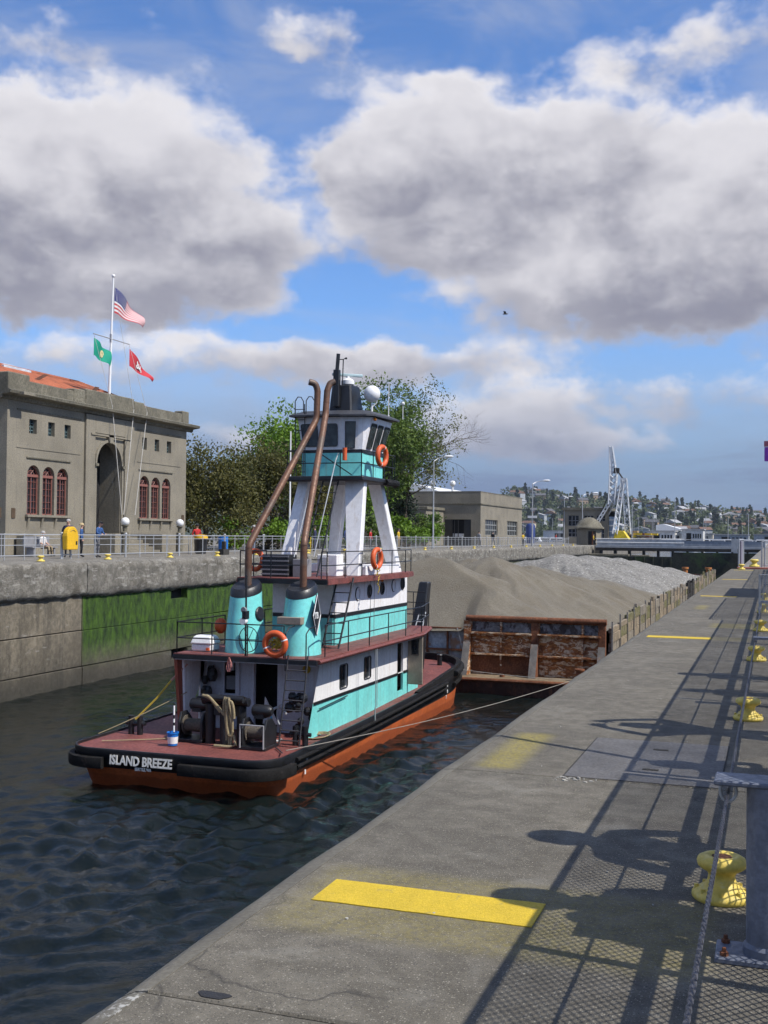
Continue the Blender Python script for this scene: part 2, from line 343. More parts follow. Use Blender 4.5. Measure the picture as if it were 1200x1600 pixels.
m_rust2=mat('plain rust',(.185,.066,.027),.8,.1,var=.35,vs=2.2,fine=.35,fs=14,bump=.5,bs=40,patch=((.07,.035,.022),.6,2.5,.56))
m_rust3=mat('dark rusty hull',(.085,.042,.03),.75,var=.4,vs=1.2,fine=.3,fs=9,bump=.5,streak=((.24,.085,.03),.7))
m_sand=mat('damp sand',(.148,.131,.100),.95,var=.10,vs=.6,fine=.12,fs=12,bump=.7,bs=16,bdist=.06,patch=((.12,.102,.072),.6,.55,.48))
m_gravel=mat('crushed gravel',(.25,.24,.218),.95,var=.1,vs=.8,fine=.3,fs=6,bump=1,bs=9,bdist=.12,extra=speckle((.42,.41,.385),(.11,.105,.095),7))
m_bark=mat('bark',(.10,.078,.055),.95,var=.3,vs=6,bump=.6)
m_asphalt=mat('asphalt',(.06,.06,.06),.9)
# ================================================================ SETTING
def pip(c,poly):
    ins=False; j=len(poly)-1
    for i in range(len(poly)):
        (xi,yi),(xj,yj)=poly[i],poly[j]
        if (yi>c[1])!=(yj>c[1]) and c[0]<(xj-xi)*(c[1]-yi)/(yj-yi)+xi: ins=not ins
        j=i
    return ins
def cut_wall(outer,holes,to3,depth):
    "a plate with openings: to3 maps 2-D wall coordinates to space, depth is the reveal vector"
    vs=[Vector(p) for p in outer]; k=len(vs); es=[(i,(i+1)%k) for i in range(k)]
    for hh in holes:
        k=len(vs); vs+=[Vector(p) for p in hh]; es+=[(k+i,k+(i+1)%len(hh)) for i in range(len(hh))]
    r=delaunay_2d_cdt(vs,es,[],1,1e-6); V2=r[0]; b=MB(); fs=[]
    for f in r[2]:
        c=(sum(V2[i][0] for i in f)/len(f),sum(V2[i][1] for i in f)/len(f))
        if not any(pip(c,hh) for hh in holes): fs.append(tuple(f))
    b.add([to3(p[0],p[1]) for p in V2],fs); d=Vector(depth)
    for hh in holes:
        for i in range(len(hh)):
            p,q_=Vector(to3(*hh[i])),Vector(to3(*hh[(i+1)%len(hh)])); b.add([p,q_,q_+d,p+d],[(0,1,2,3)])
    return b
WZ=-4.9                       # water level in the lock
# ---- near quay: core block, cast slabs with a rounded smooth edge
q=MB(); q.box(-1.60,5.0,-8,46.2,-8,-.06); quay=struct(q.build('quay',m_dark,origin=(0,0,0)))
edges_y=[-8,2.53,5.47,15.6,25.8,36.0,46.2]
for a,b in zip(edges_y[:-1],edges_y[1:]):
    s=MB(); s.box(-1.51,5.0,a+.006,b-.006,-.5,0)
    sl_=s.build('slab',m_quay,quay,bevel=.006)
    prof=[(-1.507,0),(-1.55,-.006),(-1.585,-.022),(-1.615,-.05),(-1.635,-.085),(-1.643,-.13),(-1.645,-8),(-1.507,-8)]
    e=MB(); rings=[]
    for yy in np.linspace(a+.006,b-.006,max(3,int((b-a)/.35))):
        jx=.006*math.sin(yy*3.1)+.005*math.sin(yy*7.7)
        rings.append([(x+(jx if x<-1.53 else 0),yy,z) for x,z in prof])
    e.loft(rings); e.build('rounded_edge',m_band,quay,smooth=True,auto=50)
# painted strips and old patches
for y0,y1,x0,x1 in ((3.34,3.565,-1.395,-.68),(13.56,13.80,-1.415,-.685),(23.7,23.95,-1.40,-.69),(33.9,34.15,-1.40,-.69),(44.2,44.5,-1.4,-.7)):
    s=MB(); n=14
    top=[(x0+(x1-x0)*i/n,y1+random.uniform(-.002,.002)) for i in range(n+1)]; bot=[(x0+(x1-x0)*i/n,y0+random.uniform(-.002,.002)) for i in range(n+1)][::-1]
    s.prism(bot[::-1]+top[::-1],.001,.0035); s.build('painted_strip',m_yel,quay)
s=MB(); s.prism([(-1.335+.043*math.cos(a)*(1+.2*math.sin(3*a)),2.565+.024*math.sin(a)*(1+.25*math.cos(2*a))) for a in np.linspace(0,6.1,18)],.0005,.0025); s.build('tar_patch',m_tar,quay)
# broken bits of concrete at the joint and the pale spalled corner
m_chip=mat('spalled concrete',(.40,.385,.34),.95,bump=.8,bs=60,var=.3,vs=30)
for (cx,cy,rx,ry,n,sd) in ((-.93,5.44,.085,.045,22,3),):
    r_=random.Random(sd); s=MB()
    for i in range(n):
        x=cx+r_.gauss(0,rx*.6); y=cy+r_.gauss(0,ry*.6); h=r_.uniform(.002,.006); z0=0 if x>-1.42 else -.02
        k=r_.uniform(.004,.014); s.prism([(x+k*math.cos(a+r_.random()*.6)*r_.uniform(.6,1.2),y+k*math.sin(a)*r_.uniform(.5,1)) for a in (0,1.2,2.4,3.7,5)],z0-.004,z0+h)
    s.build('spalled_chips',m_chip,quay,kind='stuff')
r_=random.Random(11); s=MB()
for i in range(26):
    x=r_.uniform(-1.35,-.1); y=r_.uniform(2.4,16); k=r_.uniform(.002,.006)
    s.prism([(x+k*math.cos(a),y+k*1.4*math.sin(a)) for a in (0,1.3,2.6,3.9,5.2)],.0,.004)
s.build('litter_specks',m_chip,quay,kind='stuff')
# steel hatch plate let into the quay
h=MB(); h.prism([(-.965,5.50),(-.235,5.50),(-.235,6.62),(-.965,6.62)],.0,.004)
hp=h.build('hatch_plate',m_plate,origin=(-.6,6.06,0),bevel=.003); tag(hp,'blue grey steel hatch plate lying flush in the near quay','hatch')
h=MB(); h.prism([(-.973,5.492),(-.227,5.492),(-.227,6.628),(-.973,6.628)],-.0,.0022); h.build('hatch_frame',m_dark,hp)
for k in range(2):
    h=MB(); y=5.78+k*.56; h.box(-.62,-.54,y,y+.03,.0045,.007); h.build('lift_handle',m_dark,hp)
# red kerb and the walkway past the end of the quay
k=MB(); k.box(-1.35,3,46.25,46.6,-1,.07); kerb=struct(k.build('red_kerb',mat('faded red kerb',(.30,.10,.07),.8,var=.3),bevel=.02))
k=MB(); k.box(-1.30,5,46.65,420,-9,-.03); struct(k.build('walkway',m_prom))

# ---- water in the lock: waves as geometry, small ripples as bump
def wave(X,Y):
    Z=np.zeros_like(X); r=np.random.default_rng(5)
    for i in range(46):
        lam=.22*1.08**i; th=r.uniform(-1.5,1.5)+(.6 if i%3 else 2.2); k=2*math.pi/lam; amp=.0165*lam/(1+lam*.85)**1.25
        ph=r.uniform(0,6.28); Z+=amp*np.sin(k*(X*math.cos(th)+Y*math.sin(th))+ph+1.4*np.sin(.5*X+.33*Y+i))*(.55+.45*np.sin(.31*X*math.cos(i)+.27*Y*math.sin(i)+ph))
    # prop wash behind and beside the tug
    d=np.exp(-(((X+11.2)/4.2)**2+((Y-19)/7.5)**2))+.9*np.exp(-(((X+9.6)/1.5)**2+((Y-27)/7)**2))
    for i in range(22):
        lam=r.uniform(.35,1.1); th=r.uniform(0,6.28); k=2*math.pi/lam; Z+=d*.019*lam*np.sin(k*(X*math.cos(th)+Y*math.sin(th))+r.uniform(0,6)+2.2*np.sin(1.1*X+i)+1.7*np.sin(.9*Y-i))
    return Z
def water_material():
    m=bpy.data.materials.new('lock water'); m.use_nodes=True; t=NT(m.node_tree); b=t.n['Principled BSDF']
    P=t.new('ShaderNodeNewGeometry').outputs['Position']
    c=t.mix(t.noise(P,.35,4,.6),(.003,.0058,.0062),(.007,.0105,.0095)); t.put(b.inputs['Base Color'],c)
    b.inputs['Roughness'].default_value=.025; b.inputs['IOR'].default_value=1.33; b.inputs['Specular IOR Level'].default_value=.48
    bn=t.new('ShaderNodeBump'); bn.inputs['Strength'].default_value=.7; bn.inputs['Distance'].default_value=.045
    h=t.math('ADD',t.noise(t.scale(P,(1,.8,1)),3.2,6,.62,.6),t.math('MULTIPLY',t.noise(P,11,4,.6,.4),.35)); t.put(bn.inputs['Height'],h); t.l.new(bn.outputs[0],b.inputs['Normal'])
    return m
m_water=water_material()
def grid_mesh(xs,ys,zf):
    X,Y=np.meshgrid(xs,ys); Z=zf(X,Y); nx,ny=len(xs),len(ys)
    v=np.stack([X.ravel(),Y.ravel(),Z.ravel()],1); i=np.arange(nx*ny).reshape(ny,nx)
    f=np.stack([i[:-1,:-1].ravel(),i[:-1,1:].ravel(),i[1:,1:].ravel(),i[1:,:-1].ravel()],1)
    return v,f
def grid_obj(name,xs,ys,zf,m,origin=None,parent=None,smooth=True):
    v,f=grid_mesh(xs,ys,zf); o0=np.array(origin if origin is not None else (WL[parent.name] if parent is not None else (0,0,0)))
    me=bpy.data.meshes.new(name); me.from_pydata((v-o0).tolist(),[],f.tolist()); me.materials.append(m)
    if smooth: me.polygons.foreach_set('use_smooth',[True]*len(me.polygons))
    o=bpy.data.objects.new(name,me); C.objects.link(o)
    if parent is not None: o.parent=parent
    else: o.location=o0
    WL[o.name]=Vector(o0); return o
wx=np.linspace(-26.2,-1.5,230); wy=np.concatenate([np.linspace(-4,3,20)[:-1],np.linspace(3,46,420),np.linspace(46.3,171,160)[1:]])
water=struct(grid_obj('water',wx,wy,lambda X,Y:WZ+wave(X,Y)*np.where(Y>44,.6,1),m_water,origin=(-13,20,WZ)))
# canal and bay beyond the gates, ending under the far hills
s=MB(); s.box(-2500,2500,172.5,5200,-9,-1.6); struct(s.build('bay_water',m_water,origin=(0,1500,-9)))

# ---- far lock wall: monoliths with coping and courses
lw=thing('lock_wall','mossy stained concrete lock wall on the far side of the water','wall',(-25.8,90,-8))
core=MB(); core.box(-30,-26.35,4,172,-9,-.05); core.build('core',m_dark,lw)
ys=[4]+[16.2,27.1,38.25,49.3,60.5,71.6,82.8,94,105.2,116.4,127.6,138.8,150,161.2,172]
r_=random.Random(3)
for i,(a,b) in enumerate(zip(ys[:-1],ys[1:])):
    off=r_.uniform(-.03,.03)
    # coping with chewed lower edge and softened nose
    rings=[]
    for yy in np.linspace(a+.01,b-.01,60):
        j=.03*math.sin(yy*2.3)+.025*math.sin(yy*5.1+1)+r_.uniform(-.03,.03); jz=.03*math.sin(yy*1.3+i)+.02*math.sin(yy*3.7)+r_.uniform(-.05,.05)
        e=lambda a_=.028:r_.uniform(-a_,a_)
        rings.append([(-30,yy,0),(-25.92+e(.02),yy,0),(-25.82+e(.02),yy,-.04+e(.012))]+[(-25.765+j*.25+off+e(),yy,zz+e(.02)) for zz in (-.14,-.32,-.5,-.68,-.86,-1.02)]+[(-25.77+j*.4+e(.04),yy,-1.2+jz*.4),(-25.83+j*.5,yy,-1.32+jz*.6),(-25.95,yy,-1.40+jz*.6),(-26.1,yy,-1.42+jz*.6),(-30,yy,-1.45)])
    m_=MB(); m_.loft(rings); m_.build('coping_block',m_cope,lw,smooth=True,auto=45)
    for z1,z0,o2 in ((-1.30,-2.72,0),(-2.75,-4.15,.02),(-4.18,-8,.05)):
        m_=MB(); x=-25.98+off*.5+o2
        if 38<a<39 and z1!=-2.75:      # the two small culvert openings in this monolith
            zz0,zz1=(-1.85,-1.28) if z1>-2 else (-4.62,-4.18); ya,yb=45.2,46.7
            if z1>-2:
                m_.box(-26.6,x,a+.012,ya,z0,z1); m_.box(-26.6,x,yb,b-.012,z0,z1); m_.box(-26.6,x-.001,ya,yb,z0,zz0); 
            else:
                m_.box(-26.6,x,a+.012,ya,z0,z1); m_.box(-26.6,x,yb,b-.012,z0,z1); m_.box(-26.6,x-.001,ya,yb,z0,zz0)
            m_.build('wall_block',m_wall,lw)
        else:
            m_.box(-26.6,x,a+.012,b-.012,z0,z1); m_.build('wall_block',m_wall,lw,bevel=.02)
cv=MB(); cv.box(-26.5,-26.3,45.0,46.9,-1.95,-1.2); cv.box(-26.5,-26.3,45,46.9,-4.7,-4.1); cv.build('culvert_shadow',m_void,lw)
# ---- ground behind the far wall
g=MB(); g.box(-400,-29.9,-60,172,-8,-.02); struct(g.build('promenade',m_prom,origin=(-100,60,-8)))
g=MB(); g.box(-400,-50,172,420,-8,.0); struct(g.build('far_yard',m_asphalt,origin=(-150,280,-8)))
g=MB(); g.box(-50,-24.6,172,420,-8,-.02); struct(g.build('far_pier',m_prom,origin=(-38,280,-8)))
# ================================================================ TUG
TX=-13.36                     # hull centreline
tug=thing('tugboat','aqua and white push tug with tall wheelhouse tower and twin exhaust pipes','tugboat',(TX,32,WZ))
def sheer(y): t=max(0,(y-23)/18.5); return -3.96+.42*t*t
HB=2.78
def outline(inset=0.,n=96,stern=0.):
    "closed plan outline of the hull: square stern with round corners, bluff bow"
    pts=[]; hb=HB-inset; y0=23.0+inset+stern; yb=41.7-inset; rc=max(.15,.78-inset)
    for a in np.linspace(-90,0,9)[:]: pts.append((TX+hb-rc+rc*math.cos(rad(a)),y0+rc+rc*math.sin(rad(a))))
    for y in np.linspace(y0+rc+1,37,9): pts.append((TX+hb,y))
    for a in np.linspace(8,172,26):
        ca,sa=math.cos(rad(a)),math.sin(rad(a)); pts.append((TX+hb*math.copysign(abs(ca)**.62,ca),37.3+(yb-37.3)*abs(sa)**.85))
    for y in np.linspace(37,y0+rc+1,9): pts.append((TX-hb,y))
    for a in np.linspace(180,270,9): pts.append((TX-hb+rc+rc*math.cos(rad(a)),y0+rc+rc*math.sin(rad(a))))
    return pts
def ring(inset,dz,stern=0.,absz=None): return [(x,y,(sheer(y)+dz) if absz is None else absz+dz*0) for x,y in outline(inset,stern=stern)]
def boot(y): t=max(0,(y-23)/18.5); return -4.46+.22*t**3
h=MB(); r0=outline(.06,stern=.12)
h.loft([[(x,y,boot(y)) for x,y in outline(.12,stern=.22)],[(x,y,sheer(y)-.22) for x,y in outline(.02,stern=.04)],ring(0,-.03),ring(.015,.01),ring(.06,.01),ring(.065,-.10)],False,False)
h.build('topsides',m_black,tug,smooth=True,auto=50)
h=MB(); h.loft([[(x,y,-6.2) for x,y in outline(.7,stern=1.2)],[(x,y,-5.4) for x,y in outline(.35,stern=.55)],[(x,y,-4.9) for x,y in outline(.2,stern=.36)],[(x,y,boot(y)) for x,y in outline(.12,stern=.22)]],True,False)
h.build('hull_bottom',m_orange,tug,smooth=True,auto=50)
h=MB(); rr=[(x,y,sheer(y)-.055) for x,y in outline(.06)]; cz=[(TX,32,-3.9)]
h.loft([[(x,y,z-.1) for x,y,z in rr],rr],False,True); deck=h.build('main_deck',m_deck,tug)
# raised bulwark forward
h=MB(); O=outline(.0); I=outline(.13)
sel=[i for i,(x,y) in enumerate(O) if y>33.0]
def bh(y): return max(0.,min(1.,(y-33)/4.5))*.20
h.loft([[(*O[i],sheer(O[i][1])-.02) for i in sel],[(*O[i],sheer(O[i][1])+bh(O[i][1])) for i in sel],[(*I[i],sheer(I[i][1])+bh(I[i][1])) for i in sel],[(*I[i],sheer(I[i][1])-.1) for i in sel]],False,False,closed=False)
h.build('bow_bulwark',m_rubber,tug,smooth=True,auto=50)
def path_fender(name,i0,i1,dz,r,m,sq=1.,out=.05):
    O=outline(-out); n=len(O); idx=[(i%n) for i in range(i0,i1+1)]
    t=MB(); t.tube([(O[i][0],O[i][1],sheer(O[i][1])+dz) for i in idx],r,10); return t.build(name,m,tug,smooth=True)
# fat rubber fenders round the two stern corners, rub rails along the sides and bow pudding
n=len(outline())
def dfender(name,idx,dz,hh,th):
    O=outline(-.0); A=outline(-th); rings=[]
    for i in idx:
        z=sheer(O[i][1])+dz; rings.append([(*O[i],z-hh/2),( *A[i],z-hh/2+.05),(*A[i],z+hh/2-.05),(*O[i],z+hh/2)])
    f=MB(); f.loft(rings); return f.build(name,m_rubber,tug,smooth=True,auto=35,bevel=.015)
O=outline()
# extra straight points across the stern for the corner fenders
def stern_fender(side):
    pts=[]; s=1 if side>0 else -1; hb=HB; rc=.78
    for x in np.linspace(.43,hb-rc,5) if side>0 else np.linspace(1.60,hb-rc,3): pts.append((x,23.0,0,-1))
    for a in np.linspace(-80,0,8): pts.append((hb-rc+rc*math.cos(rad(a)),23.0+rc+rc*math.sin(rad(a)),math.cos(rad(a)),math.sin(rad(a))))
    pts.append((hb,24.1,1,0)); rings=[]
    for k,(x,y,nx,ny) in enumerate(pts):
        th=.14 if 0<k<len(pts)-1 else .12; z=sheer(y)-.30
        X=TX+s*x; nx*=s
        rings.append([(X,y,z-.15),(X+nx*th*.92,y+ny*th*.92,z-.145),(X+nx*th,y+ny*th,z-.11),(X+nx*th,y+ny*th,z+.075),(X+nx*th*.92,y+ny*th*.92,z+.105),(X,y,z+.115)])
    f=MB(); f.loft(rings); return f.build('corner_fender',m_rubber,tug,smooth=True,auto=24)
stern_fender(1); stern_fender(-1)
def side_rail(s,dz,r):
    t=MB(); t.tube([(TX+s*(HB+.03),y,sheer(y)+dz) for y in np.linspace(24.3,37.2,18)],r,8); t.build('rub_rail',m_rubber,tug,smooth=True)
for s in (1,-1): side_rail(s,-.16,.05); side_rail(s,-.33,.04)
t=MB(); O2=outline(-.06); t.tube([(*O2[i],sheer(O2[i][1])+.02) for i in range(n) if O2[i][1]>37.2],.11,10); t.build('bow_fender',m_rubber,tug,smooth=True)
t=MB(); O2=outline(-.02); t.tube([(*O2[i],sheer(O2[i][1])-.35) for i in range(n) if O2[i][1]>37.2],.07,8); t.build('bow_fender',m_rubber,tug,smooth=True)
# ---- lettering
def text_mesh(body,size,loc,rot,m,parent,name,offset=0.,extr=.006,sx=1.,align='LEFT'):
    cu=bpy.data.curves.new(name,'FONT'); cu.body=body; cu.size=size; cu.offset=offset; cu.extrude=extr; cu.align_x=align; cu.resolution_u=2
    ob=bpy.data.objects.new(name,cu); C.objects.link(ob); dg=bpy.context.evaluated_depsgraph_get()
    me=bpy.data.meshes.new_from_object(ob.evaluated_get(dg)); bpy.data.objects.remove(ob)
    M=Matrix.Translation(Vector(loc)-WL[parent.name])@Matrix.Rotation(rot[2],4,'Z')@Matrix.Rotation(rot[0],4,'X')@Matrix.Diagonal((sx,1,1,1))
    me.transform(M); me.materials.clear(); me.materials.append(m)
    o=bpy.data.objects.new(name,me); C.objects.link(o); o.parent=parent; WL[o.name]=WL[parent.name].copy(); return o
m_letter=mat('worn white lettering',(.80,.78,.72),.5,var=.08,vs=8,patch=((.5,.36,.16),.7,4.5,.62))
text_mesh('ISLAND BREEZE',.30,(-14.80,22.985,-4.285),(rad(86),0,0),m_letter,tug,'name_lettering',offset=.009,sx=.80)
text_mesh('SEATTLE, WA',.095,(-14.12,23.02,-4.40),(rad(86),0,0),m_letter,tug,'port_lettering',offset=.004,sx=.75)
for ch,y,z in (('9',25.05,-4.33),('8',25.05,-4.62),('9',37.4,-4.05),('8',37.4,-4.25),('7',37.4,-4.45)):
    text_mesh(ch,.16,(TX+HB-.045 if z>-4.45 else TX+HB-.09,y,z),(rad(90),0,rad(90)),m_whitec,tug,'draught_mark',offset=.006)
# ---- deckhouse
XR,XL=-11.0,-14.3
def side_poly(x,m_b,m_t):
    pass
AFT=26.75
def two_tone(name,pl_low,pl_high,xa,xb,parent):
    a=MB(); a.prism(pl_low,xa,xb,'yz'); a.build(name,m_aqua,parent)
    a=MB(); a.prism(pl_high,xa,xb,'yz'); a.build(name,m_white,parent)
zs=-3.12
def aft_edge(z): return 25.95+(z+3.95)/(2.05)*.9          # wing wall leans forward as it rises
def wall_strip(z0,z1,y1,holes,m,name):
    "starboard side wall plate from its sloping aft edge to y1, with window openings cut in"
    outer=[(aft_edge(z0),z0),(y1,z0),(y1,z1),(aft_edge(z1),z1)]
    return cut_wall(outer,holes,lambda a,b_:(XR,a,b_),(-.07,0,0)).build(name,m,tug)
def rrect(y0,y1,z0,z1,r=.07,n=4):
    o=[]
    for cx,cz,a0 in ((y1-r,z0+r,-90),(y1-r,z1-r,0),(y0+r,z1-r,90),(y0+r,z0+r,180)):
        for k in range(n+1): a=rad(a0+90*k/n); o.append((cx+r*math.cos(a),cz+r*math.sin(a)))
    return o
wins=[(28.15,28.72,-2.98,-2.34),(30.05,30.60,-2.94,-2.32)]
hol=[rrect(*w_) for w_ in wins]
door_y=(33.05,33.62)
wall_strip(zs,-1.93,35.2,hol+[[(door_y[0],zs+.002),(door_y[1],zs+.002),(door_y[1],-2.12),(door_y[0],-2.12)]],m_white,'house_side_upper')
wall_strip(-3.98,zs,35.2,[[(door_y[0],-3.68),(door_y[1],-3.68),(door_y[1],zs-.002),(door_y[0],zs-.002)]],m_aqua,'house_side_lower')
b=MB(); b.add([(XR+.006,aft_edge(zs-.05),zs-.05),(XR+.006,35.2,zs-.05),(XR+.006,35.2,zs+.05),(XR+.006,aft_edge(zs+.05),zs+.05)],[(0,1,2,3)])
b=MB(); b.box(XR,XR+.03,aft_edge(zs)+.02,door_y[0]-.02,zs-.035,zs+.035); b.box(XR,XR+.03,door_y[1]+.02,35.2,zs-.035,zs+.035); b.build('stripe',m_black,tug)
for w_ in wins:
    f=MB(); f.tube([(XR+.008,y,z) for y,z in rrect(*w_)],.018,6,closed=True); fo=f.build('window',m_black,tug)
    f=MB(); f.box(XR-.06,XR-.05,w_[0],w_[1],w_[2],w_[3]); f.build('pane',m_glass,fo)
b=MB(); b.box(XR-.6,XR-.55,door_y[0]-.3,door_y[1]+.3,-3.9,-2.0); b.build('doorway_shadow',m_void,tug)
b=MB()   # open door swung outward and its window
b.box(XR+.02,XR+.52,34.02,34.07,-3.55,-2.02); d_=b.build('open_door',m_beige,tug,bevel=.015); d_['label']='beige side door swung open'
b=MB(); b.tube([(XR+.16,34.005,-2.62),(XR+.38,34.005,-2.62),(XR+.38,34.005,-2.12),(XR+.16,34.005,-2.12)],.014,6,closed=True); b.build('door_window_frame',m_black,d_)
b=MB(); b.box(XR+.17,XR+.37,34.012,34.018,-2.6,-2.14); b.build('pane',m_glass,d_)
# rest of the lower house: front, port side, recessed aft wall, interior core
b=MB(); b.box(XL,XL+.05,26.4,35.2,-3.98,-1.93); b.build('house_side_port',m_white,tug)
b=MB(); b.box(XL+.05,XR-.07,35.15,35.2,-3.98,-1.93); b.build('house_front',m_white,tug)
m_aftw=mat('shade tinted white paint',(.60,.62,.68),.5,var=.1,streak=((.35,.3,.25),.35))  # alcove white: blue shade of the overhang mixed into the paint colour
b=MB()
for xa,xb,za,zb in ((XL+.05,-13.73,-3.98,-1.95),(-13.38,-12.83,-3.98,-1.95),(-12.19,XR-.02,-3.98,-1.95),(-13.73,-13.38,-3.98,-3.05),(-12.83,-12.19,-2.06,-1.95)): b.box(xa,xb,AFT,AFT+.05,za,zb)
b.build('aft_wall',m_aftw,tug)
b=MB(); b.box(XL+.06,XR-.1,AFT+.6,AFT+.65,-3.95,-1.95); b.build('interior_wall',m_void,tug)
b=MB(); b.box(-13.37,-13.26,AFT-.07,AFT-.002,-3.9,-2.0); b.build('aft_pilaster',m_aftw,tug)
b=MB(); b.box(-12.93,-12.84,AFT-.05,AFT-.002,-3.9,-2.0); b.build('door_frame',m_aftw,tug)
b=MB(); b.box(-13.7,-13.42,AFT+.06,AFT+.3,-2.95,-2.6); b.build('aft_locker_gear',m_grey,tug)
b=MB(); b.box(-13.66,-13.5,AFT+.06,AFT+.2,-2.45,-2.2); b.build('aft_locker_gear',m_whitec,tug)
# port wing fin and stay (red oxide) under the upper deck's corner
b=MB(); b.prism([(25.55,-3.95),(25.8,-3.95),(25.75,-1.95),(25.25,-1.95)],-14.40,-14.32,'yz'); b.build('wing_post',mat('red oxide',(.30,.075,.04),.7),tug)
b=MB(); b.prism([(25.5,-1.95),(26.6,-1.95),(26.6,-2.5),(25.75,-3.6),(25.62,-3.6)],-14.31,-14.25,'yz'); b.build('wing_plate',m_white,tug)
# ---- second deck
Z2=-1.88
d2=[(-14.38,25.2),(-10.46,25.2),(-10.46,34.0),(-10.9,36.3),(-13.9,36.3),(-14.38,34.0)]
b=MB(); b.prism(d2,Z2-.015,Z2+.01); b.build('upper_deck',m_deck,tug)
b=MB(); b.prism([(x+(.012 if x>-12 else -.012),y+(-.012 if y<30 else .012)) for x,y in d2],Z2-.13,Z2-.014); b.build('upper_deck_edge',m_black,tug)
b=MB(); b.prism([(x+(-.02 if x>-12 else .02),y+(.02 if y<30 else -.02)) for x,y in d2],Z2-.15,Z2-.131); b.build('upper_deck_underside',m_aftw,tug)
# the starboard edge shows deck red
b=MB(); b.tube([(-10.435,y,Z2-.06) for y in np.linspace(25.3,33.9,6)]+[(-10.88,36.2,Z2-.06)],.055,6); b.build('deck_edge_trim',m_deck,tug)
# ---- upper house with portholes
UX0,UX1,UY0,UY1=-13.25,-11.42,28.75,35.15; Z3=0.0
z2s=-1.07
for s_,x in (('starboard',UX1),('port',UX0)):
    b=MB(); b.box(x-.03,x+.03,UY0,UY1,Z2+.01,z2s); b.build('upper_house_side',m_aqua,tug)
    b=MB(); b.box(x-.03,x+.03,UY0,UY1,z2s,Z3-.12); b.build('upper_house_side',m_white,tug)
for y in (UY0,UY1):
    b=MB(); b.box(UX0+.03,UX1-.03,y-.029,y+.029,Z2+.01,z2s); b.build('upper_house_end',m_aqua,tug)
    b=MB(); b.box(UX0+.03,UX1-.03,y-.029,y+.029,z2s,Z3-.12); b.build('upper_house_end',m_white,tug)
b=MB(); b.box(UX1+.03,UX1+.05,UY0-.02,UY1,z2s-.05,z2s+.05); b.box(UX0,UX1+.03,UY0-.05,UY0-.03,z2s-.05,z2s+.05); b.build('stripe',m_black,tug)
for i,(y,z) in enumerate(((30.5,-.53),(31.5,-.50),(32.65,-.46),(33.75,-.42),(34.65,-.39))):
    f=MB(); f.lathe((UX1+.03,y,z),[(.17,0),(.185,.0),(.185,.03),(.16,.03),(.16,.012)],20,(1,0,0),False); po=f.build('porthole',m_black if i in(1,2,4) else m_white,tug,smooth=True,auto=30)
    f=MB(); f.lathe((UX1+.03,y,z),[(.001,.008),(.162,.008)],20,(1,0,0),False); f.build('pane',m_glass if i in (1,2,4) else m_white,po)
    f=MB(); f.lathe((UX1+.03,y,z),[(.185,.004),(.2,.004),(.2,.025),(.185,.025)],20,(1,0,0),False); f.build('porthole_rim',m_black,po)
# ---- third deck
d3=[(-13.62,27.2),(-10.98,27.2),(-10.86,33.6),(-11.1,34.9),(-13.4,34.9),(-13.62,33.5)]
b=MB(); b.prism(d3,Z3-.03,Z3+.012); b.build('boat_deck',m_deck,tug)
b=MB(); b.prism([(x+(.012 if x>-12 else -.012),y+(-.012 if y<30 else .012)) for x,y in d3],Z3-.14,Z3-.03); b.build('boat_deck_edge',m_deck,tug)
b=MB(); b.box(-13.6,-11.0,27.18,27.21,Z3-.14,Z3-.01); b.build('boat_deck_aft_edge',m_black,tug)
# ---- tower legs
def leg(t,bt,wt,wb,nm='tower_leg'):
    (tx0,tx1,ty0,ty1),(bx0,bx1,by0,by1)=t,bt
    b=MB(); b.hexa([(bx0,by0,Z3+.012),(bx1,by0,Z3+.012),(bx1,by1,Z3+.012),(bx0,by1,Z3+.012),(tx0,ty0,2.80),(tx1,ty0,2.80),(tx1,ty1,2.80),(tx0,ty1,2.80)]); return b.build(nm,m_white,tug,bevel=.02)
leg((-11.74,-11.12,30.25,30.5),(-11.38,-11.02,29.55,29.85),0,0)
leg((-13.18,-12.86,30.25,30.7),(-13.46,-13.16,29.35,29.8),0,0)
leg((-11.80,-11.38,32.35,32.65),(-11.42,-11.06,33.25,33.6),0,0)
leg((-12.88,-12.50,32.3,32.6),(-13.40,-13.08,33.0,33.3),0,0)
b=MB(); b.box(-11.9,-11.02,30.2,33.2,Z3+.012,.28); b.box(-13.3,-11.95,31.5,33.1,Z3+.012,.30); b.build('tower_coaming',m_white,tug,bevel=.02)
b=MB(); b.box(-12.05,-11.45,29.0,29.5,Z3+.012,.62); lk=b.build('vent_locker',m_white,tug,bevel=.02)
for k in range(7):
    b=MB(); b.box(-11.95,-11.72,28.975,28.998,.12+k*.065,.155+k*.065); b.build('louvre',m_whitec,lk)
b=MB(); b.box(-13.22,-12.45,27.9,28.5,Z3+.012,.62); gk=b.build('mesh_crate',m_black,tug,bevel=.01)
for k in range(5):
    b=MB(); b.box(-13.25,-12.42,27.88,27.897,.07+k*.12,.11+k*.12); b.build('slat',m_grey,gk)
b=MB(); b.box(-12.35,-12.0,28.0,28.5,Z3+.012,.5); b.build('grey_locker',m_grey,tug,bevel=.01)
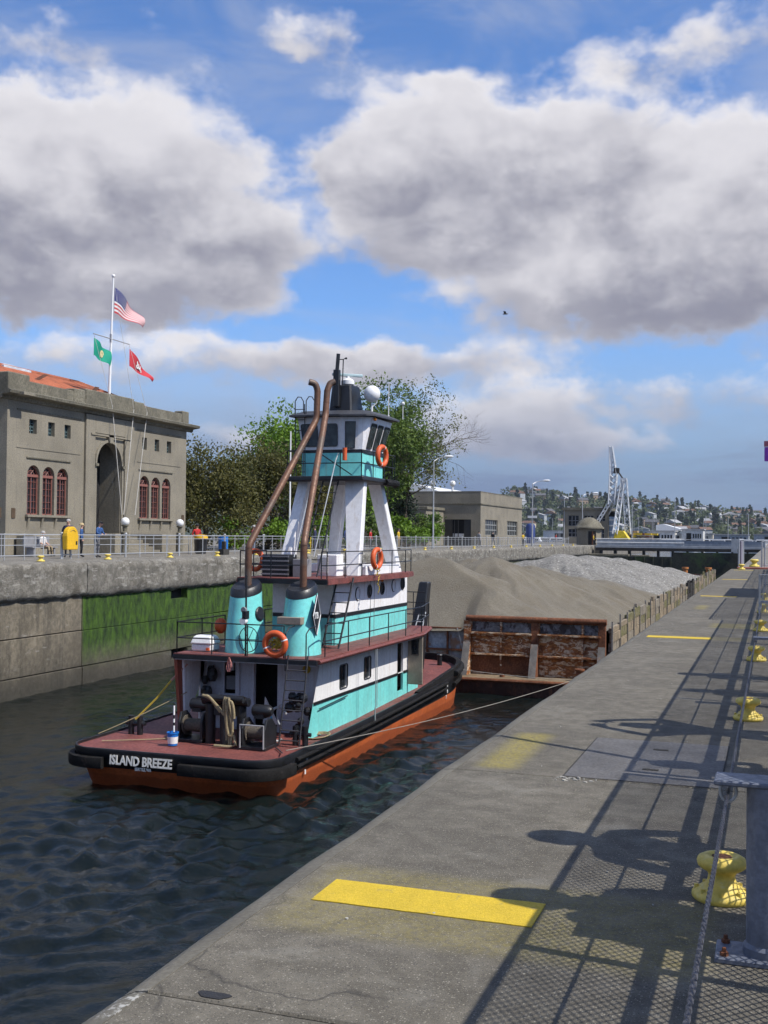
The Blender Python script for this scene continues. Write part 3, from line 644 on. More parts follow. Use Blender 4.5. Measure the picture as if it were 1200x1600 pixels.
# ---- wheelhouse
ZP=2.86
pf=[(-13.42,29.75),(-10.98,29.75),(-10.92,32.6),(-11.3,33.5),(-13.1,33.5),(-13.42,32.6)]
b=MB(); b.prism(pf,ZP-.14,ZP); b.build('bridge_platform',m_black,tug,bevel=.03)
t=MB(); t.tube([(-10.95,31.6,ZP-.1),(-10.92,32.6,ZP-.1),(-11.3,33.5,ZP-.1)],.10,8); t.build('platform_fender',m_rubber,tug,smooth=True)
WY0,WY1,WX0,WX1=30.40,32.62,-13.15,-11.30
def wh(z,inc):  # plan of the wheelhouse at a given outward lean
    return [(WX0-inc*.6,WY0-inc*.2),(WX1-.62,WY0-inc*.2),(WX1+inc*.2-.0,WY0+.12),(WX1+inc,WY0+.30),(WX1+inc,WY1-.3+inc),(WX1-.45,WY1+inc*1.6),(WX0+.45,WY1+inc*1.6),(WX0-inc,WY1-.3+inc)]
z0,z1,z2_,z3_=ZP,3.57,3.66,4.62
b=MB(); b.loft([[(x,y,z0) for x,y in wh(0,0)],[(x,y,z1) for x,y in wh(0,0)]]); b.build('wheelhouse_base',m_aqua,tug)
b=MB(); b.loft([[(x,y,z1) for x,y in wh(0,.03)],[(x,y,z2_) for x,y in wh(0,.03)]]); b.build('wheelhouse_belt',m_black,tug)
b=MB(); b.loft([[(x,y,z2_) for x,y in wh(0,.0)],[(x,y,z3_) for x,y in wh(0,.22)]]); wwall=b.build('wheelhouse_wall',m_white,tug)
def lerp(a,b,t): return a+(b-a)*t
def wall_pt(i,u,v,out=.0):
    A0=Vector((*wh(0,0)[i],z2_)); A1=Vector((*wh(0,0)[(i+1)%8],z2_)); B0=Vector((*wh(0,.22)[i],z3_)); B1=Vector((*wh(0,.22)[(i+1)%8],z3_))
    p=A0.lerp(A1,u).lerp(B0.lerp(B1,u),v); nn=(A1-A0).cross(B0-A0).normalized(); return p+nn*out
m_whglass=mat('wheelhouse glass',(.045,.055,.055),.05,var=.5,vs=3,spec=.7)
def wh_window(i,u0,u1,v0,v1,r=.12,m=m_whglass):
    g=MB(); rr=[]
    for u,v,a0 in ((u1,v0,-90),(u1,v1,0),(u0,v1,90),(u0,v0,180)):
        for k in range(4):
            a=rad(a0+30*k); cu=u-(math.copysign(r,u-(u0+u1)/2))*(u1-u0); cv=v-(math.copysign(r,v-(v0+v1)/2))*(v1-v0)
            rr.append((cu+r*(u1-u0)*math.cos(a),cv+r*(v1-v0)*math.sin(a)))
    f=MB(); f.loft([[wall_pt(i,u,v,.012) for u,v in rr],[wall_pt(i,lerp(u,(u0+u1)/2,.0),v,.03) for u,v in rr],[wall_pt(i,(u0+u1)/2+(u-(u0+u1)/2)*.93,(v0+v1)/2+(v-(v0+v1)/2)*.95,.03) for u,v in rr],[wall_pt(i,(u0+u1)/2+(u-(u0+u1)/2)*.92,(v0+v1)/2+(v-(v0+v1)/2)*.94,.014) for u,v in rr]],False,False)
    fo=f.build('wheelhouse_window',m_black,tug); g.add([wall_pt(i,u,v,.013) for u,v in rr],[tuple(range(len(rr)))]); g.build('pane',m,fo)
for u0,u1 in ((.05,.45),(.54,.93)): wh_window(0,u0,u1,.10,.80)
wh_window(1,.2,.66,.03,.86,.02)
for u0,u1 in ((.05,.31),(.38,.63),(.70,.95)): wh_window(3,u0,u1,.06,.84)
wh_window(7,.06,.3,.06,.84); wh_window(7,.38,.62,.06,.84); wh_window(7,.7,.94,.06,.84)
wh_window(5,.1,.45,.06,.84); wh_window(5,.55,.9,.06,.84); wh_window(4,.15,.85,.06,.84); wh_window(6,.15,.85,.06,.84)
ro=[(x+(.12 if x<WX0+.3 and False else 0),y) for x,y in wh(0,.22)]
cx=(WX0+WX1)/2; cy=(WY0+WY1)/2+.15
roof=[(cx+(x-cx)*1.16,cy+(y-cy)*1.2) for x,y in ro]
b=MB(); b.loft([[(x,y,z3_+.02+.02*(y-30)) for x,y in [(cx+(x-cx)*.98,cy+(y-cy)*.98) for x,y in ro]],[(x,y,z3_+.0+.02*(y-30)) for x,y in roof],[(x,y,z3_+.05+.02*(y-30)) for x,y in roof],[(cx+(x-cx)*.86,cy+(y-cy)*.86,z3_+.20+.02*(y-30)) for x,y in ro]])
b.build('wheelhouse_roof',m_grey if False else mat('dark roof paint',(.05,.052,.06),.55,var=.2),tug)
ZR=z3_+.2
# panel door outline on the aqua skirt
b=MB(); b.tube([wall_pt(1,.2,-.1,.01)-Vector((0,0,k)) for k in (0,)]+[wall_pt(1,.8,-.1,.01)],.008,4); 
# mast housing, radar, dome, aerials, light mast
b=MB(); b.hexa([(-12.45,30.7,ZR-.05),(-11.72,30.7,ZR-.05),(-11.62,31.5,ZR-.05),(-12.45,31.5,ZR-.05),(-12.40,30.82,5.62),(-11.80,30.82,5.62),(-11.72,31.4,5.62),(-12.38,31.4,5.62)]); b.build('mast_housing',m_black,tug,bevel=.04)
b=MB(); b.box(-12.28,-12.10,30.62,30.78,4.95,6.05); b.build('mast',m_black,tug,bevel=.015)
b=MB(); b.tube([(-12.19,30.7,6.0),(-12.15,30.7,6.52)],.06,8); b.tube([(-12.02,30.72,5.6),(-12.0,30.72,6.35),(-11.94,30.72,6.38)],.018,6); b.ball((-11.91,30.72,6.38),.035,8,6); b.tube([(-12.16,30.7,6.35),(-12.0,30.7,6.35)],.014,5); b.build('mast_pole',m_black,tug,smooth=True)
b=MB(); b.lathe((-11.98,31.05,5.62),[(.16,0),(.20,.03),(.2,.14),(.12,.2),(.05,.22),(.05,.28)],14); ra=b.build('radar',m_whitec,tug,smooth=True)
b=MB(); b.beam((-12.36,30.75,5.93),(-11.62,31.35,5.93),.07,.09); b.build('scanner_bar',mat('pale teal plastic',(.38,.5,.52),.4),ra,bevel=.02)
b=MB(); b.tube([(-11.3,31.3,ZR-.03),(-11.3,31.3,5.1)],.035,8); b.tube([(-11.3,31.3,4.98),(-11.18,31.35,5.1),(-11.12,31.35,5.3)],.02,6); dm=b.build('dome_mount',m_whitec,tug,smooth=True)
b=MB(); b.ball((-11.3,31.3,5.38),.25,18,12,(1,1,1.02)); b.build('satellite_dome',m_whitec,dm,smooth=True)
b=MB(); b.tube([(-11.15,32.4,ZR),(-11.15,32.4,5.85)],.016,6); b.tube([(-11.15,32.4,4.7),(-11.15,32.4,4.85)],.03,6); b.build('whip_aerial',m_whitec,tug)
b=MB(); b.tube([(-10.95,33.2,ZR-.02),(-10.95,33.2,5.3)],.012,5); b.ball((-10.95,33.2,5.3),.06,8,6); b.build('gps_aerial',m_whitec,tug)
b=MB(); b.ball((-11.0,30.75,4.56),.055,8,6); b.build('amber_lamp',mat('amber lens',(.7,.22,.01),.3),tug,smooth=True)
b=MB(); b.ball((-11.35,32.55,-.21),.05,8,6); b.build('amber_lamp',MATS['amber lens'],tug,smooth=True)
# ---- railings (tubular, black)
def railing(pts,h=.72,r=.017,n=2,step=1.1,name='railing',m=m_black):
    b=MB(); P=[Vector(p) for p in pts]
    for k in range(n): 
        z=h*(k+1)/n; b.tube([p+Vector((0,0,z)) for p in P],r,6)
    for a,c in zip(P[:-1],P[1:]):
        L=(c-a).length; m_=max(1,round(L/step))
        for i in range(m_+1): 
            p=a.lerp(c,i/m_); b.tube([p,p+Vector((0,0,h))],r,6)
    return b.build(name,m,tug)
railing([(-14.32,27.9,Z2),(-14.32,25.26,Z2),(-11.35,25.26,Z2)],.80)
railing([(-14.32,28.1,Z2),(-14.32,34,Z2)],.8)
railing([(-10.52,25.9,Z2),(-10.52,34.0,Z2),(-10.95,36.2,Z2),(-12.4,36.25,Z2)],.80,step=1.5)
b=MB(); 
for x in(-11.3,-10.75): b.tube([(x,25.24,Z2-.3),(x,25.24,Z2+.62),(x+.04,25.35,Z2+.75),(x+.08,25.6,Z2+.78)],.017,6)
b.build('ladder_handrail',m_black,tug)
railing([(-13.56,28.9,Z3),(-13.56,27.26,Z3),(-11.75,27.26,Z3)],.72,step=.75)
railing([(-11.2,27.26,Z3),(-11.04,27.26,Z3),(-10.93,33.55,Z3),(-11.15,34.8,Z3)],.72,step=1.2)
railing([(-13.35,30.3,ZP),(-13.35,29.8,ZP),(-12.35,29.8,ZP)],.74,step=.6)
railing([(-12.35,29.8,ZP),(-11.05,29.8,ZP),(-10.98,32.55,ZP),(-11.35,33.42,ZP),(-13.05,33.42,ZP)],.74,step=.8)
b=MB(); b.beam((-12.4,29.79,ZP+.7),(-11.35,29.79,ZP+.03),.022,.03); b.build('rail_brace',m_black,tug)
# ---- ladders
def ladder(a0,a1,b0,b1,n,r=.02,rung=.015,name='ladder',m=m_black,flat=False):
    a0,a1,b0,b1=map(Vector,(a0,a1,b0,b1)); b=MB(); b.tube([a0,a1],r,6); b.tube([b0,b1],r,6); lo=b.build(name,m,tug)
    for i in range(n):
        t=(i+.5)/n; p,q_=a0.lerp(a1,t),b0.lerp(b1,t); k=MB()
        if flat: k.beam(p,q_,.13,.02,up=(0,0,1))
        else: k.tube([p,q_],rung,5)
        k.build('rung',m,lo)
ladder((-11.36,25.05,-3.96),(-11.2,25.2,Z2+.1),(-10.82,25.05,-3.96),(-10.68,25.2,Z2+.1),9,.022,.018,m=mat('grey black ladder',(.05,.05,.055),.5))
ladder((-11.42,27.9,Z2),(-11.33,28.75,.0),(-10.95,27.9,Z2),(-10.86,28.75,.0),7,.03,.02,flat=True)
ladder((-12.35,28.5,Z3),(-12.25,29.95,ZP),(-11.85,28.5,Z3),(-11.78,29.95,ZP),9,.026,.02,flat=True)
b=MB()
for x in (-12.40,-11.82):
    b.tube([(x,28.2,.55),(x+.06,29.6,3.3),(x+.06,29.8,3.5)],.017,6)
b.build('ladder_handrail',m_steel,tug)
ladder((-13.3,30.33,ZP),(-13.3,30.2,5.0),(-13.0,30.3,ZP),(-13.0,30.2,5.0),7,.016,.012)
b=MB()
for x in (-13.3,-12.95): b.tube([(x,30.2,4.6),(x,30.2,5.1),(x+.06,30.25,5.22),(x+.14,30.3,5.22),(x+.2,30.35,5.1),(x+.2,30.35,4.7)],.016,6)
b.build('roof_grab_rail',m_black,tug)
# ---- funnels with exhaust pipes
def funnel(cx,cy):
    rings=[]
    def ov(rx,ry,z,tilt,dx=0,dy=0): return [(cx+dx+rx*math.cos(a),cy+dy+ry*math.sin(a),z+tilt*math.sin(a)) for a in np.linspace(0,2*math.pi,25)[:-1]]
    f=MB(); f.loft([ov(.50,.62,Z2+.01,0),ov(.475,.58,-1.3,0),ov(.43,.50,-.75,.02),ov(.395,.46,-.34,.12)],False,False); fo=f.build('funnel',m_aqua,tug,smooth=True,auto=60)
    f=MB(); f.loft([ov(.40,.465,-.35,.12),ov(.39,.455,-.20,.13),ov(.34,.40,-.13,.13),ov(.30,.36,-.16,.12)],False,True); f.build('funnel_cap',m_black,fo,smooth=True,auto=60)
    f=MB(); f.box(cx+.30,cx+.43,cy-.06,cy-.02,-1.0,-.6); 
    return fo
fL=funnel(-12.93,26.35); fR=funnel(-11.36,26.35)
for fo,cx in ((fL,-12.93),(fR,-11.36)):
    f=MB(); f.lathe((cx+.445,26.28,-.88),[(.001,.02),(.16,.02),(.19,.0),(.19,-.09)],16,(1,-.12,.14)); f.build('side_vent',m_black,fo)
# company diamond with letters on the starboard funnel
dm=MB(); c0=Vector((-10.83,26.15,-.85)); dm.prism([(26.15,-1.38),(26.40,-.86),(26.15,-.33),(25.90,-.86)],-10.875,-10.855,'yz'); pl=dm.build('emblem_plate',m_black,fR)
dm=MB(); dm.tube([(-10.85,26.15,-1.36),(-10.85,26.385,-.86),(-10.85,26.15,-.35),(-10.85,25.915,-.86)],.014,4,closed=True); dm.build('emblem_border',m_whitec,pl)
text_mesh('ITB',.23,(-10.853,26.015,-.94),(rad(90),0,rad(90)),m_whitec,fR,'emblem_letters',offset=.004,sx=.72)
def fil(path,r,k=5):
    P=[Vector(p) for p in path]; o=[P[0]]
    for a,b,c in zip(P[:-2],P[1:-1],P[2:]):
        r_=min(r,(b-a).length*.45,(c-b).length*.45); p=b+(a-b).normalized()*r_; q_=b+(c-b).normalized()*r_
        for i in range(k+1): t=i/k; o.append(p.lerp(b,t).lerp(b.lerp(q_,t),t))
    o.append(P[-1]); return o
def pipe(path,r=.115):
    e=MB(); P=fil(path,.14,4); e.tube(P,r,14,cap=False); e.tube([P[-1],Vector(P[-1])+(Vector(P[-2])-Vector(P[-1]))*.01],r*.93,14); po=e.build('exhaust_pipe',m_exh,tug,smooth=True,auto=60)
    Q=[Vector(p) for p in path]
    for a,b in zip(Q[:-1],Q[1:]):
        if (b-a).length>.6:
            for t in (.04,.5,.96):
                p=a.lerp(b,t); d=(b-a).normalized(); k=MB(); k.tube([p-d*.012,p+d*.012],r*1.035,14,cap=False); k.build('weld_band',m_exh,po,smooth=True)
    e=MB(); d=(Q[-1]-Q[-2]).normalized(); e.lathe(Q[-1]-d*.02,[(.001,0),(r*.94,0)],14,d,False); e.build('pipe_mouth',m_void,po)
pipe([(-12.90,26.4,-.25),(-12.90,26.4,.86),(-12.24,29.3,4.45),(-12.24,29.35,5.28),(-12.29,29.3,5.46),(-12.44,29.2,5.50)],.092)
pipe([(-11.34,26.4,-.22),(-11.34,26.4,.95),(-11.99,29.35,4.55),(-11.97,29.42,5.28),(-11.92,29.5,5.48),(-11.80,29.58,5.53)],.092)
# searchlight post on the aft rail, fuel vent wheel, box on the funnel deck
b=MB(); b.tube([(-12.42,25.32,Z2),(-12.42,25.32,.15)],.025,6); b.box(-12.47,-12.37,25.2,25.4,-.95,-.75); b.build('light_post',m_black,tug)
b=MB(); b.lathe((-12.46,25.2,-1.0),[(.001,0),(.085,0),(.1,.05),(.08,.16),(.001,.18)],12,(0,1,0)); b.build('floodlight',m_whitec,tug,smooth=True)
b=MB(); b.lathe((-12.44,25.2,-.72),[(.001,0),(.07,0),(.08,.04),(.06,.12),(.001,.14)],12,(0,1,0)); b.build('floodlight',m_grey,tug,smooth=True)
b=MB()
b.tube([(-12.55+.27*math.cos(a),25.75,-1.5+.32*math.sin(a)) for a in np.linspace(0,6.28,21)[:-1]],.012,5,closed=True)
for a in (0,1.05,2.1): b.tube([(-12.55+.27*math.cos(a),25.75,-1.5+.32*math.sin(a)),(-12.55-.27*math.cos(a),25.75,-1.5-.32*math.sin(a))],.009,4)
b.build('valve_wheel',m_black,tug)
b=MB(); b.box(-12.35,-11.98,27.3,28.1,Z2+.5,Z2+.95); b.box(-12.3,-12.03,27.35,28.05,Z2+.01,Z2+.5); b.build('winch_motor_box',m_grey,tug,bevel=.03)
b=MB(); b.box(-11.75,-11.1,25.7,25.95,-1.08,-.9); b.build('line_box',m_beige,tug,bevel=.01)
# push knee tower forward with ladder
b=MB(); b.hexa([(-12.62,38.6,-3.7),(-12.02,38.6,-3.7),(-12.02,39.2,-3.7),(-12.62,39.2,-3.7),(-12.28,39.3,-.52),(-11.92,39.3,-.52),(-11.92,39.7,-.52),(-12.28,39.7,-.52)]); kn=b.build('push_knee',m_black,tug,bevel=.04)
ladder((-12.5,38.2,-3.7),(-12.18,39.1,-1.6),(-12.12,38.2,-3.7),(-11.95,39.1,-1.6),9,.025,.018,m=m_steel)
b=MB(); b.box(-13.0,-12.2,36.3,37.2,-3.7,-2.4); b.box(-12.9,-12.1,36.5,37.0,-2.4,-1.9); b.tube([(-12.8,36.6,-1.9),(-12.8,36.6,-1.0)],.03,6); b.tube([(-12.45,36.6,-1.9),(-12.45,36.6,-1.0)],.03,6); b.build('bow_winch',m_rust3,tug,bevel=.02)
railing([(-11.1,36.2,Z2),(-12.3,36.2,Z2)],1.15,step=.4)
# ---- deck machinery aft
ZD=-4.0
b=MB()
for x in (-13.12,-12.72,): b.tube([(x,24.85,ZD),(x,24.85,-3.02)],.13,12)
b.tube([(-12.32,24.95,ZD),(-12.32,24.95,-2.85)],.12,12)
b.box(-13.15,-12.3,24.8,25.1,-3.3,-3.05); b.tube([(-13.35,24.9,-2.95),(-12.1,24.9,-2.95)],.11,12); b.build('tow_bitt',m_black,tug,smooth=True,auto=40)
b=MB(); b.tube([(-13.28,24.7,-2.86),(-12.15,24.7,-2.86)],.09,10); b.build('bitt_bar',m_black,tug,smooth=True)
def winch(x0,x1,y,parentname='deck_winch',rope=True):
    b=MB()
    for x in (x0,x1-.06): b.prism([(y-.3,ZD),(y+.35,ZD),(y+.35,-3.5),(y+.1,-3.28),(y-.2,-3.28),(y-.3,-3.5)],x,x+.06,'yz')
    b.box(x0-.02,x1+.02,y-.34,y+.4,ZD,ZD+.08); wo=b.build(parentname,m_black,tug,bevel=.01)
    b=MB(); b.lathe((x0+.07,y,-3.62),[(.24,0),(.24,.03),(.16,.03),(.17,(x1-x0)-.17),(.24,(x1-x0)-.17),(.24,(x1-x0)-.14)],18,(1,0,0)); b.build('drum',mat('wound wire',(.12,.10,.075),.8,var=.35,vs=12,fine=.5,fs=60,bump=1,bs=60) if rope else m_black,wo,smooth=True,auto=40)
    b=MB(); b.lathe(((x0+x1)/2-.2,y+.15,-3.12),[(.001,0),(.13,0),(.15,.03),(.15,.42),(.09,.5),(.001,.5)],14,(1,0,0)); b.box((x0+x1)/2-.12,(x0+x1)/2+.12,y+.02,y+.28,-3.3,-3.2); b.build('winch_motor',m_black,wo,smooth=True,auto=40)
    return wo
winch(-13.98,-13.30,25.05)
w2=winch(-12.08,-11.42,24.7)
b=MB(); b.tube([(-12.06,24.34,-3.95),(-12.06,24.34,-3.4),(-11.44,24.34,-3.4),(-11.44,24.34,-3.95)],.022,6); b.build('winch_frame',m_steel,w2)
# port and starboard deck bitts, cleat
def hbitt(x,y,nm='deck_bitt'):
    b=MB(); 
    for dx in(-.13,.13): b.tube([(x+dx,y,ZD),(x+dx,y,-3.52)],.075,10)
    b.tube([(x-.28,y,-3.72),(x+.28,y,-3.72)],.05,8); return b.build(nm,m_black,tug,smooth=True,auto=40)
hbitt(-15.45,25.2); hbitt(-10.92,25.35)
b=MB(); b.tube([(-11.75,40.3,-3.75),(-11.75,40.3,-3.28)],.09,12); b.lathe((-11.75,40.3,-3.3),[(.11,0),(.12,.03),(.1,.06)],12); b.build('bow_bitt',m_black,tug,smooth=True,auto=40)
# clutter inside the alcove: hoses, cable coils, valves
r_=random.Random(21); b=MB()
for i in range(16):
    x=r_.uniform(-11.5,-11.05); y=r_.uniform(25.9,26.5); z=r_.uniform(-3.9,-2.9); b.ball((x,y,z),r_.uniform(.06,.14),8,6)
for i in range(10):
    x=r_.uniform(-14.2,-13.8); y=r_.uniform(26.1,26.6); z=r_.uniform(-3.7,-2.4); b.ball((x,y,z),r_.uniform(.06,.16),7,5,(1,.7,1.4))
b.build('alcove_clutter',m_black,tug,kind='stuff')
b=MB(); b.tube([(-11.62+.2*math.cos(a),25.55+.15*math.cos(a),-3.55+.42*math.sin(a)) for a in np.linspace(.6,5.2,22)],.032,7); b.tube([(-11.5+.12*math.cos(a),25.5,-3.3+.26*math.sin(a)) for a in np.linspace(1.2,4.4,14)],.022,6); b.build('white_hose',m_steel,tug,smooth=True)
b=MB(); b.ball((-11.9,25.7,-3.45),.06,10,8,(1,1,1.5)); b.build('blue_bottle',mat('light blue plastic',(.1,.45,.7),.4),tug,smooth=True)
b=MB(); b.lathe((-11.35,26.72,-2.3),[(.001,0),(.11,0),(.11,.03),(.001,.03)],14,(0,-1,0)); b.build('yellow_gauge',m_ropey,tug)
b=MB(); b.prism([(-13.95,-3.6),(-13.5,-3.55),(-13.75,-3.0)],26.5,26.53,'xz'); b.prism([(-12.5,-3.75),(-12.05,-3.75),(-12.45,-3.05)],26.55,26.58,'xz'); b.build('white_chart_board',m_whitec,tug)
# side details: handrail on the house, exhaust outlets, eyebolts, light strip
b=MB(); b.tube([(XR+.06,26.6,-3.28),(XR+.06,28.6,-3.20)],.015,6); b.build('grab_rail',m_black,tug)
b=MB(); b.tube([(XR+.05,28.7,-2.14),(XR+.05,30.2,-2.11)],.02,6); b.build('tube_light',m_steel,tug)
# boat lines hung on the starboard side
b=MB()
for dy in (0,.12): b.tube([(-10.42,29.4+dy,-1.9),(-10.42,29.42+dy,-3.62)],.012,5)
b.tube([(-10.45,29.48,-3.62),(-10.45,29.48,-3.98)],.02,5); b.tube([(-11.38,31.6,-.1),(-11.38,31.6,-1.85)],.008,4); b.tube([(-11.37,31.9,-.1),(-11.37,31.9,-1.85)],.008,4); b.build('hanging_line',m_steel,tug)
# coil of line on side deck
b=MB()
for k in range(3): b.tube([(-10.85+.22*math.cos(a)*(1+.1*k),26.3+.45*math.sin(a)*(1+.06*k),-3.93+.02*k) for a in np.linspace(0,6.28,19)[:-1]],.016,5,closed=True)
b.build('coiled_line',m_rope,tug)
# ---- loose things carried by the tug
def life_ring(c,ax,label,R=.27,r=.075,rope=True):
    c=Vector(c); ax=Vector(ax).normalized(); u=ax.orthogonal().normalized(); v=ax.cross(u)
    b=MB(); b.tube([c+(u*math.cos(a)+v*math.sin(a))*R for a in np.linspace(0,2*math.pi,29)[:-1]],r,12,closed=True)
    o=b.build('life_ring',m_ring,smooth=True,origin=c); tag(o,label,'life ring','orange life rings on the tug')
    for a in (0.4,3.54):
        d=u*math.cos(a)+v*math.sin(a); tt=-u*math.sin(a)+v*math.cos(a); k=MB(); k.tube([c+d*R-tt*.015,c+d*R+tt*.015],r*1.05,12,cap=False); k.build('band',m_whitec,o,smooth=True)
    if rope:
        rr=random.Random(int(c.x*100)); k=MB(); k.tube([c+(u*rr.uniform(-.17,.17)+v*rr.uniform(-.17,.17))+ax*rr.uniform(-.02,.1) for i in range(44)],.017,5); k.build('throw_line',m_ropey,o,smooth=True)
    return o
life_ring((-11.52,25.12,-1.52),(0,1,.05),'orange life ring with yellow throw line on the aft rail beside the starboard funnel',.265,.08)
o=life_ring((-10.84,30.6,.50),(1,-.12,.0),'orange life ring on the starboard rail below the wheelhouse tower',.26,.075,False)
k=MB(); rr=random.Random(4); k.tube([(-10.78+rr.uniform(-.05,.05),30.55+rr.uniform(-.1,.1),.25-.05*i+rr.uniform(-.04,.04)) for i in range(16)],.014,5); k.build('throw_line',m_ropey,o)
o=life_ring((-10.86,31.0,3.50),(1,-.14,.0),'orange life ring on the wheelhouse platform rail',.27,.075,False)
life_ring((-13.62,28.3,.45),(.25,1,0),'orange life ring on the port rail beside the mesh crate',.26,.07,False)
b=MB(); b.ball((-14.3,27.6,-1.35),.17,12,9,(1,1,1.3)); o=b.build('fender_buoy',m_ring,smooth=True); tag(o,'small orange float hanging on the port rail of the tug','float')
b=MB(); b.tube([(-11.55,29.76,3.3),(-11.55,29.76,3.66)],.065,10); o=b.build('rescue_light',m_ring,smooth=True,auto=40); tag(o,'slim orange rescue light on the aft platform rail','light')
# white raft canister
b=MB(); b.loft([[(x,y,z) for x,y in [(-14.18+d,25.75+d),(-13.62-d,25.75+d),(-13.62-d,26.25-d),(-14.18+d,26.25-d)]] for d,z in ((.03,Z2+.01),(.0,Z2+.06),(.0,Z2+.19))]); o=b.build('raft_box',m_whitec,origin=(-13.9,26,Z2+.01),bevel=.03,seg=2); tag(o,'white plastic raft box on the aft upper deck of the tug','box')
k=MB(); k.loft([[(x,y,z) for x,y in [(-14.20+d,25.73+d),(-13.60-d,25.73+d),(-13.60-d,26.27-d),(-14.20+d,26.27-d)]] for d,z in ((0,Z2+.2),(.0,Z2+.24),(.05,Z2+.38),(.10,Z2+.42))]); k.build('lid',m_whitec,o,bevel=.03,seg=2)
k=MB(); k.box(-13.72,-13.64,25.68,25.73,Z2+.05,Z2+.12); k.build('red_catch',m_ring,o)
# blue pail with brush
b=MB(); b.lathe((-13.80,24.2,-3.99),[(.001,0),(.115,0),(.135,.29),(.15,.29),(.15,.32),(.125,.32),(.11,.05),(.001,.05)],18,cap=False); o=b.build('pail',m_blue,smooth=True,auto=40,origin=(-13.8,24.2,-3.99)); tag(o,'blue pail with white label on the aft deck of the tug','pail')
k=MB(); k.lathe((-13.80,24.2,-3.99),[(.1225,.05),(.1345,.215)],18,cap=False); k.build('label_band',m_whitec,o,smooth=True)
b=MB(); b.tube([(-13.78,24.22,-3.9),(-13.83,24.3,-3.0)],.02,6); o=b.build('boat_brush',m_black,origin=(-13.78,24.22,-3.9)); tag(o,'black and white handled brush standing in the blue pail','brush')
for t0,t1 in ((.25,.42),(.5,.6),(.70,.95)):
    A,B=Vector((-13.78,24.22,-3.9)),Vector((-13.83,24.3,-3.0)); k=MB(); k.tube([A.lerp(B,t0),A.lerp(B,t1)],.023,6); k.build('white_band',m_whitec,o)
# red and white rag on the deck edge
b=MB(); rr=random.Random(8); b.loft([[(-12.78+dx*w_+.01*math.sin(5*i),25.15-.015*math.sin(9*dx+i),Z2-.02-.06*i) for dx in np.linspace(-1,1,9)] for i,w_ in enumerate((.02,.04,.06,.075,.08,.075,.05))],False,False,closed=False); o=b.build('rag',mat('faded red cloth',(.42,.17,.15),.9,var=.4,vs=14),origin=(-12.78,25.15,Z2-.4)); tag(o,'faded red rag hanging off the aft deck edge','rag')
# hawser draped over the tow bitt
b=MB(); rr=random.Random(15)
for s_ in range(5):
    x0=-12.72+.09*s_; b.tube([(x0-.5*(1-t)*(1 if s_<2 else .12)+.03*math.sin(6*t+s_),24.62-.03*s_-.02*math.sin(7*t),-2.8-(1.05 if s_>1 else .5)*t**1.6*(.75+.12*s_)) for t in np.linspace(0,1,14)],.034,7)
b.tube([(-12.4+.1*math.cos(a),24.5,-3.3+.42*math.sin(a)) for a in np.linspace(0,5.5,18)],.034,7); b.tube([(-12.3,24.5,-3.7),(-12.2,24.4,-3.92),(-12.35,24.35,-3.95),(-12.75,24.35,-3.95)],.034,7)
o=b.build('hawser',m_rope,smooth=True,origin=(-12.5,24.6,-3.95)); tag(o,'thick tan hawser draped over the black tow bitt','rope')
# lines and wires
def line(pts,r,m,label,name='mooring_line',cat='rope'):
    b=MB(); b.tube(pts,r,6); o=b.build(name,m,smooth=True); tag(o,label,cat); return o
m_wireg=mat('grey line',(.26,.24,.21),.8)
def sagline(a,c,s,n=14): 
    a,c=Vector(a),Vector(c); return [a.lerp(c,t)-Vector((0,0,4*s*t*(1-t))) for t in np.linspace(0,1,n)]
line(sagline((-10.7,24.0,-3.86),(-7.05,41.75,-4.15),.15),.011,m_wireg,'long pale line from the tug stern quarter to the barge corner')
line(sagline((-10.9,38.8,-3.55),(-7.0,41.75,-4.14),.05),.010,m_wireg,'short pale line from the tug bow to the barge corner')
line([(-15.4,25.1,-3.6),(-14.9,25.3,-3.05),(-14.55,25.4,-2.6)],.028,m_ropey,'yellow strap rising from the port deck bitt','strap','strap')
line([(-14.55,25.4,-2.6),(-14.2,25.6,-2.18)],.028,m_strap,'pink strap tied up under the port deck corner','strap','strap')
line(sagline((-15.9,24.2,-3.85),(-14.2,25.6,-2.9),.03),.012,m_rope,'thin wire running past the port bitt up to the house','wire','wire')
line([(-15.6,23.9,-3.96),(-14.6,24.6,-3.97),(-13.9,25.2,-3.97)],.015,m_rope,'slack pale line lying across the port side of the red deck')
line([(-11.3,24.75,-3.96),(-10.95,24.3,-3.97),(-10.75,23.9,-3.9)],.018,m_wire,'dark wire from the winch over the starboard quarter','wire','wire')
# ================================================================ BARGE
BX0,BX1,BY0,BY1=-18.9,-5.85,41.9,127.0
barge=thing('barge','rusty gravel barge with timber bulwarks pushed by the tug','barge',(-12.4,84,WZ))
b=MB(); b.prism([(42.0,-4.28),(BY1,-4.28),(BY1,-6.5),(44.5,-6.5),(42.15,-5.2)],BX0,BX1,'yz'); b.build('hull',m_rust3,barge,bevel=.04)
b=MB(); b.tube([(BX0,42.0,-4.33),(BX1,42.0,-4.33)],.07,8); b.tube([(BX1,42.0,-4.33),(BX1,BY1,-4.33)],.07,8); b.build('hull_rail',m_rust2,barge,smooth=True)
b=MB(); b.box(BX0+.05,BX1-.05,42.05,44,-4.276,-4.262); b.build('stern_deck',mat('silty deck',(.20,.145,.085),.9,var=.3,vs=1.5,fine=.3,fs=10,bump=.5,patch=((.10,.06,.035),.6,1.4,.52)),barge)
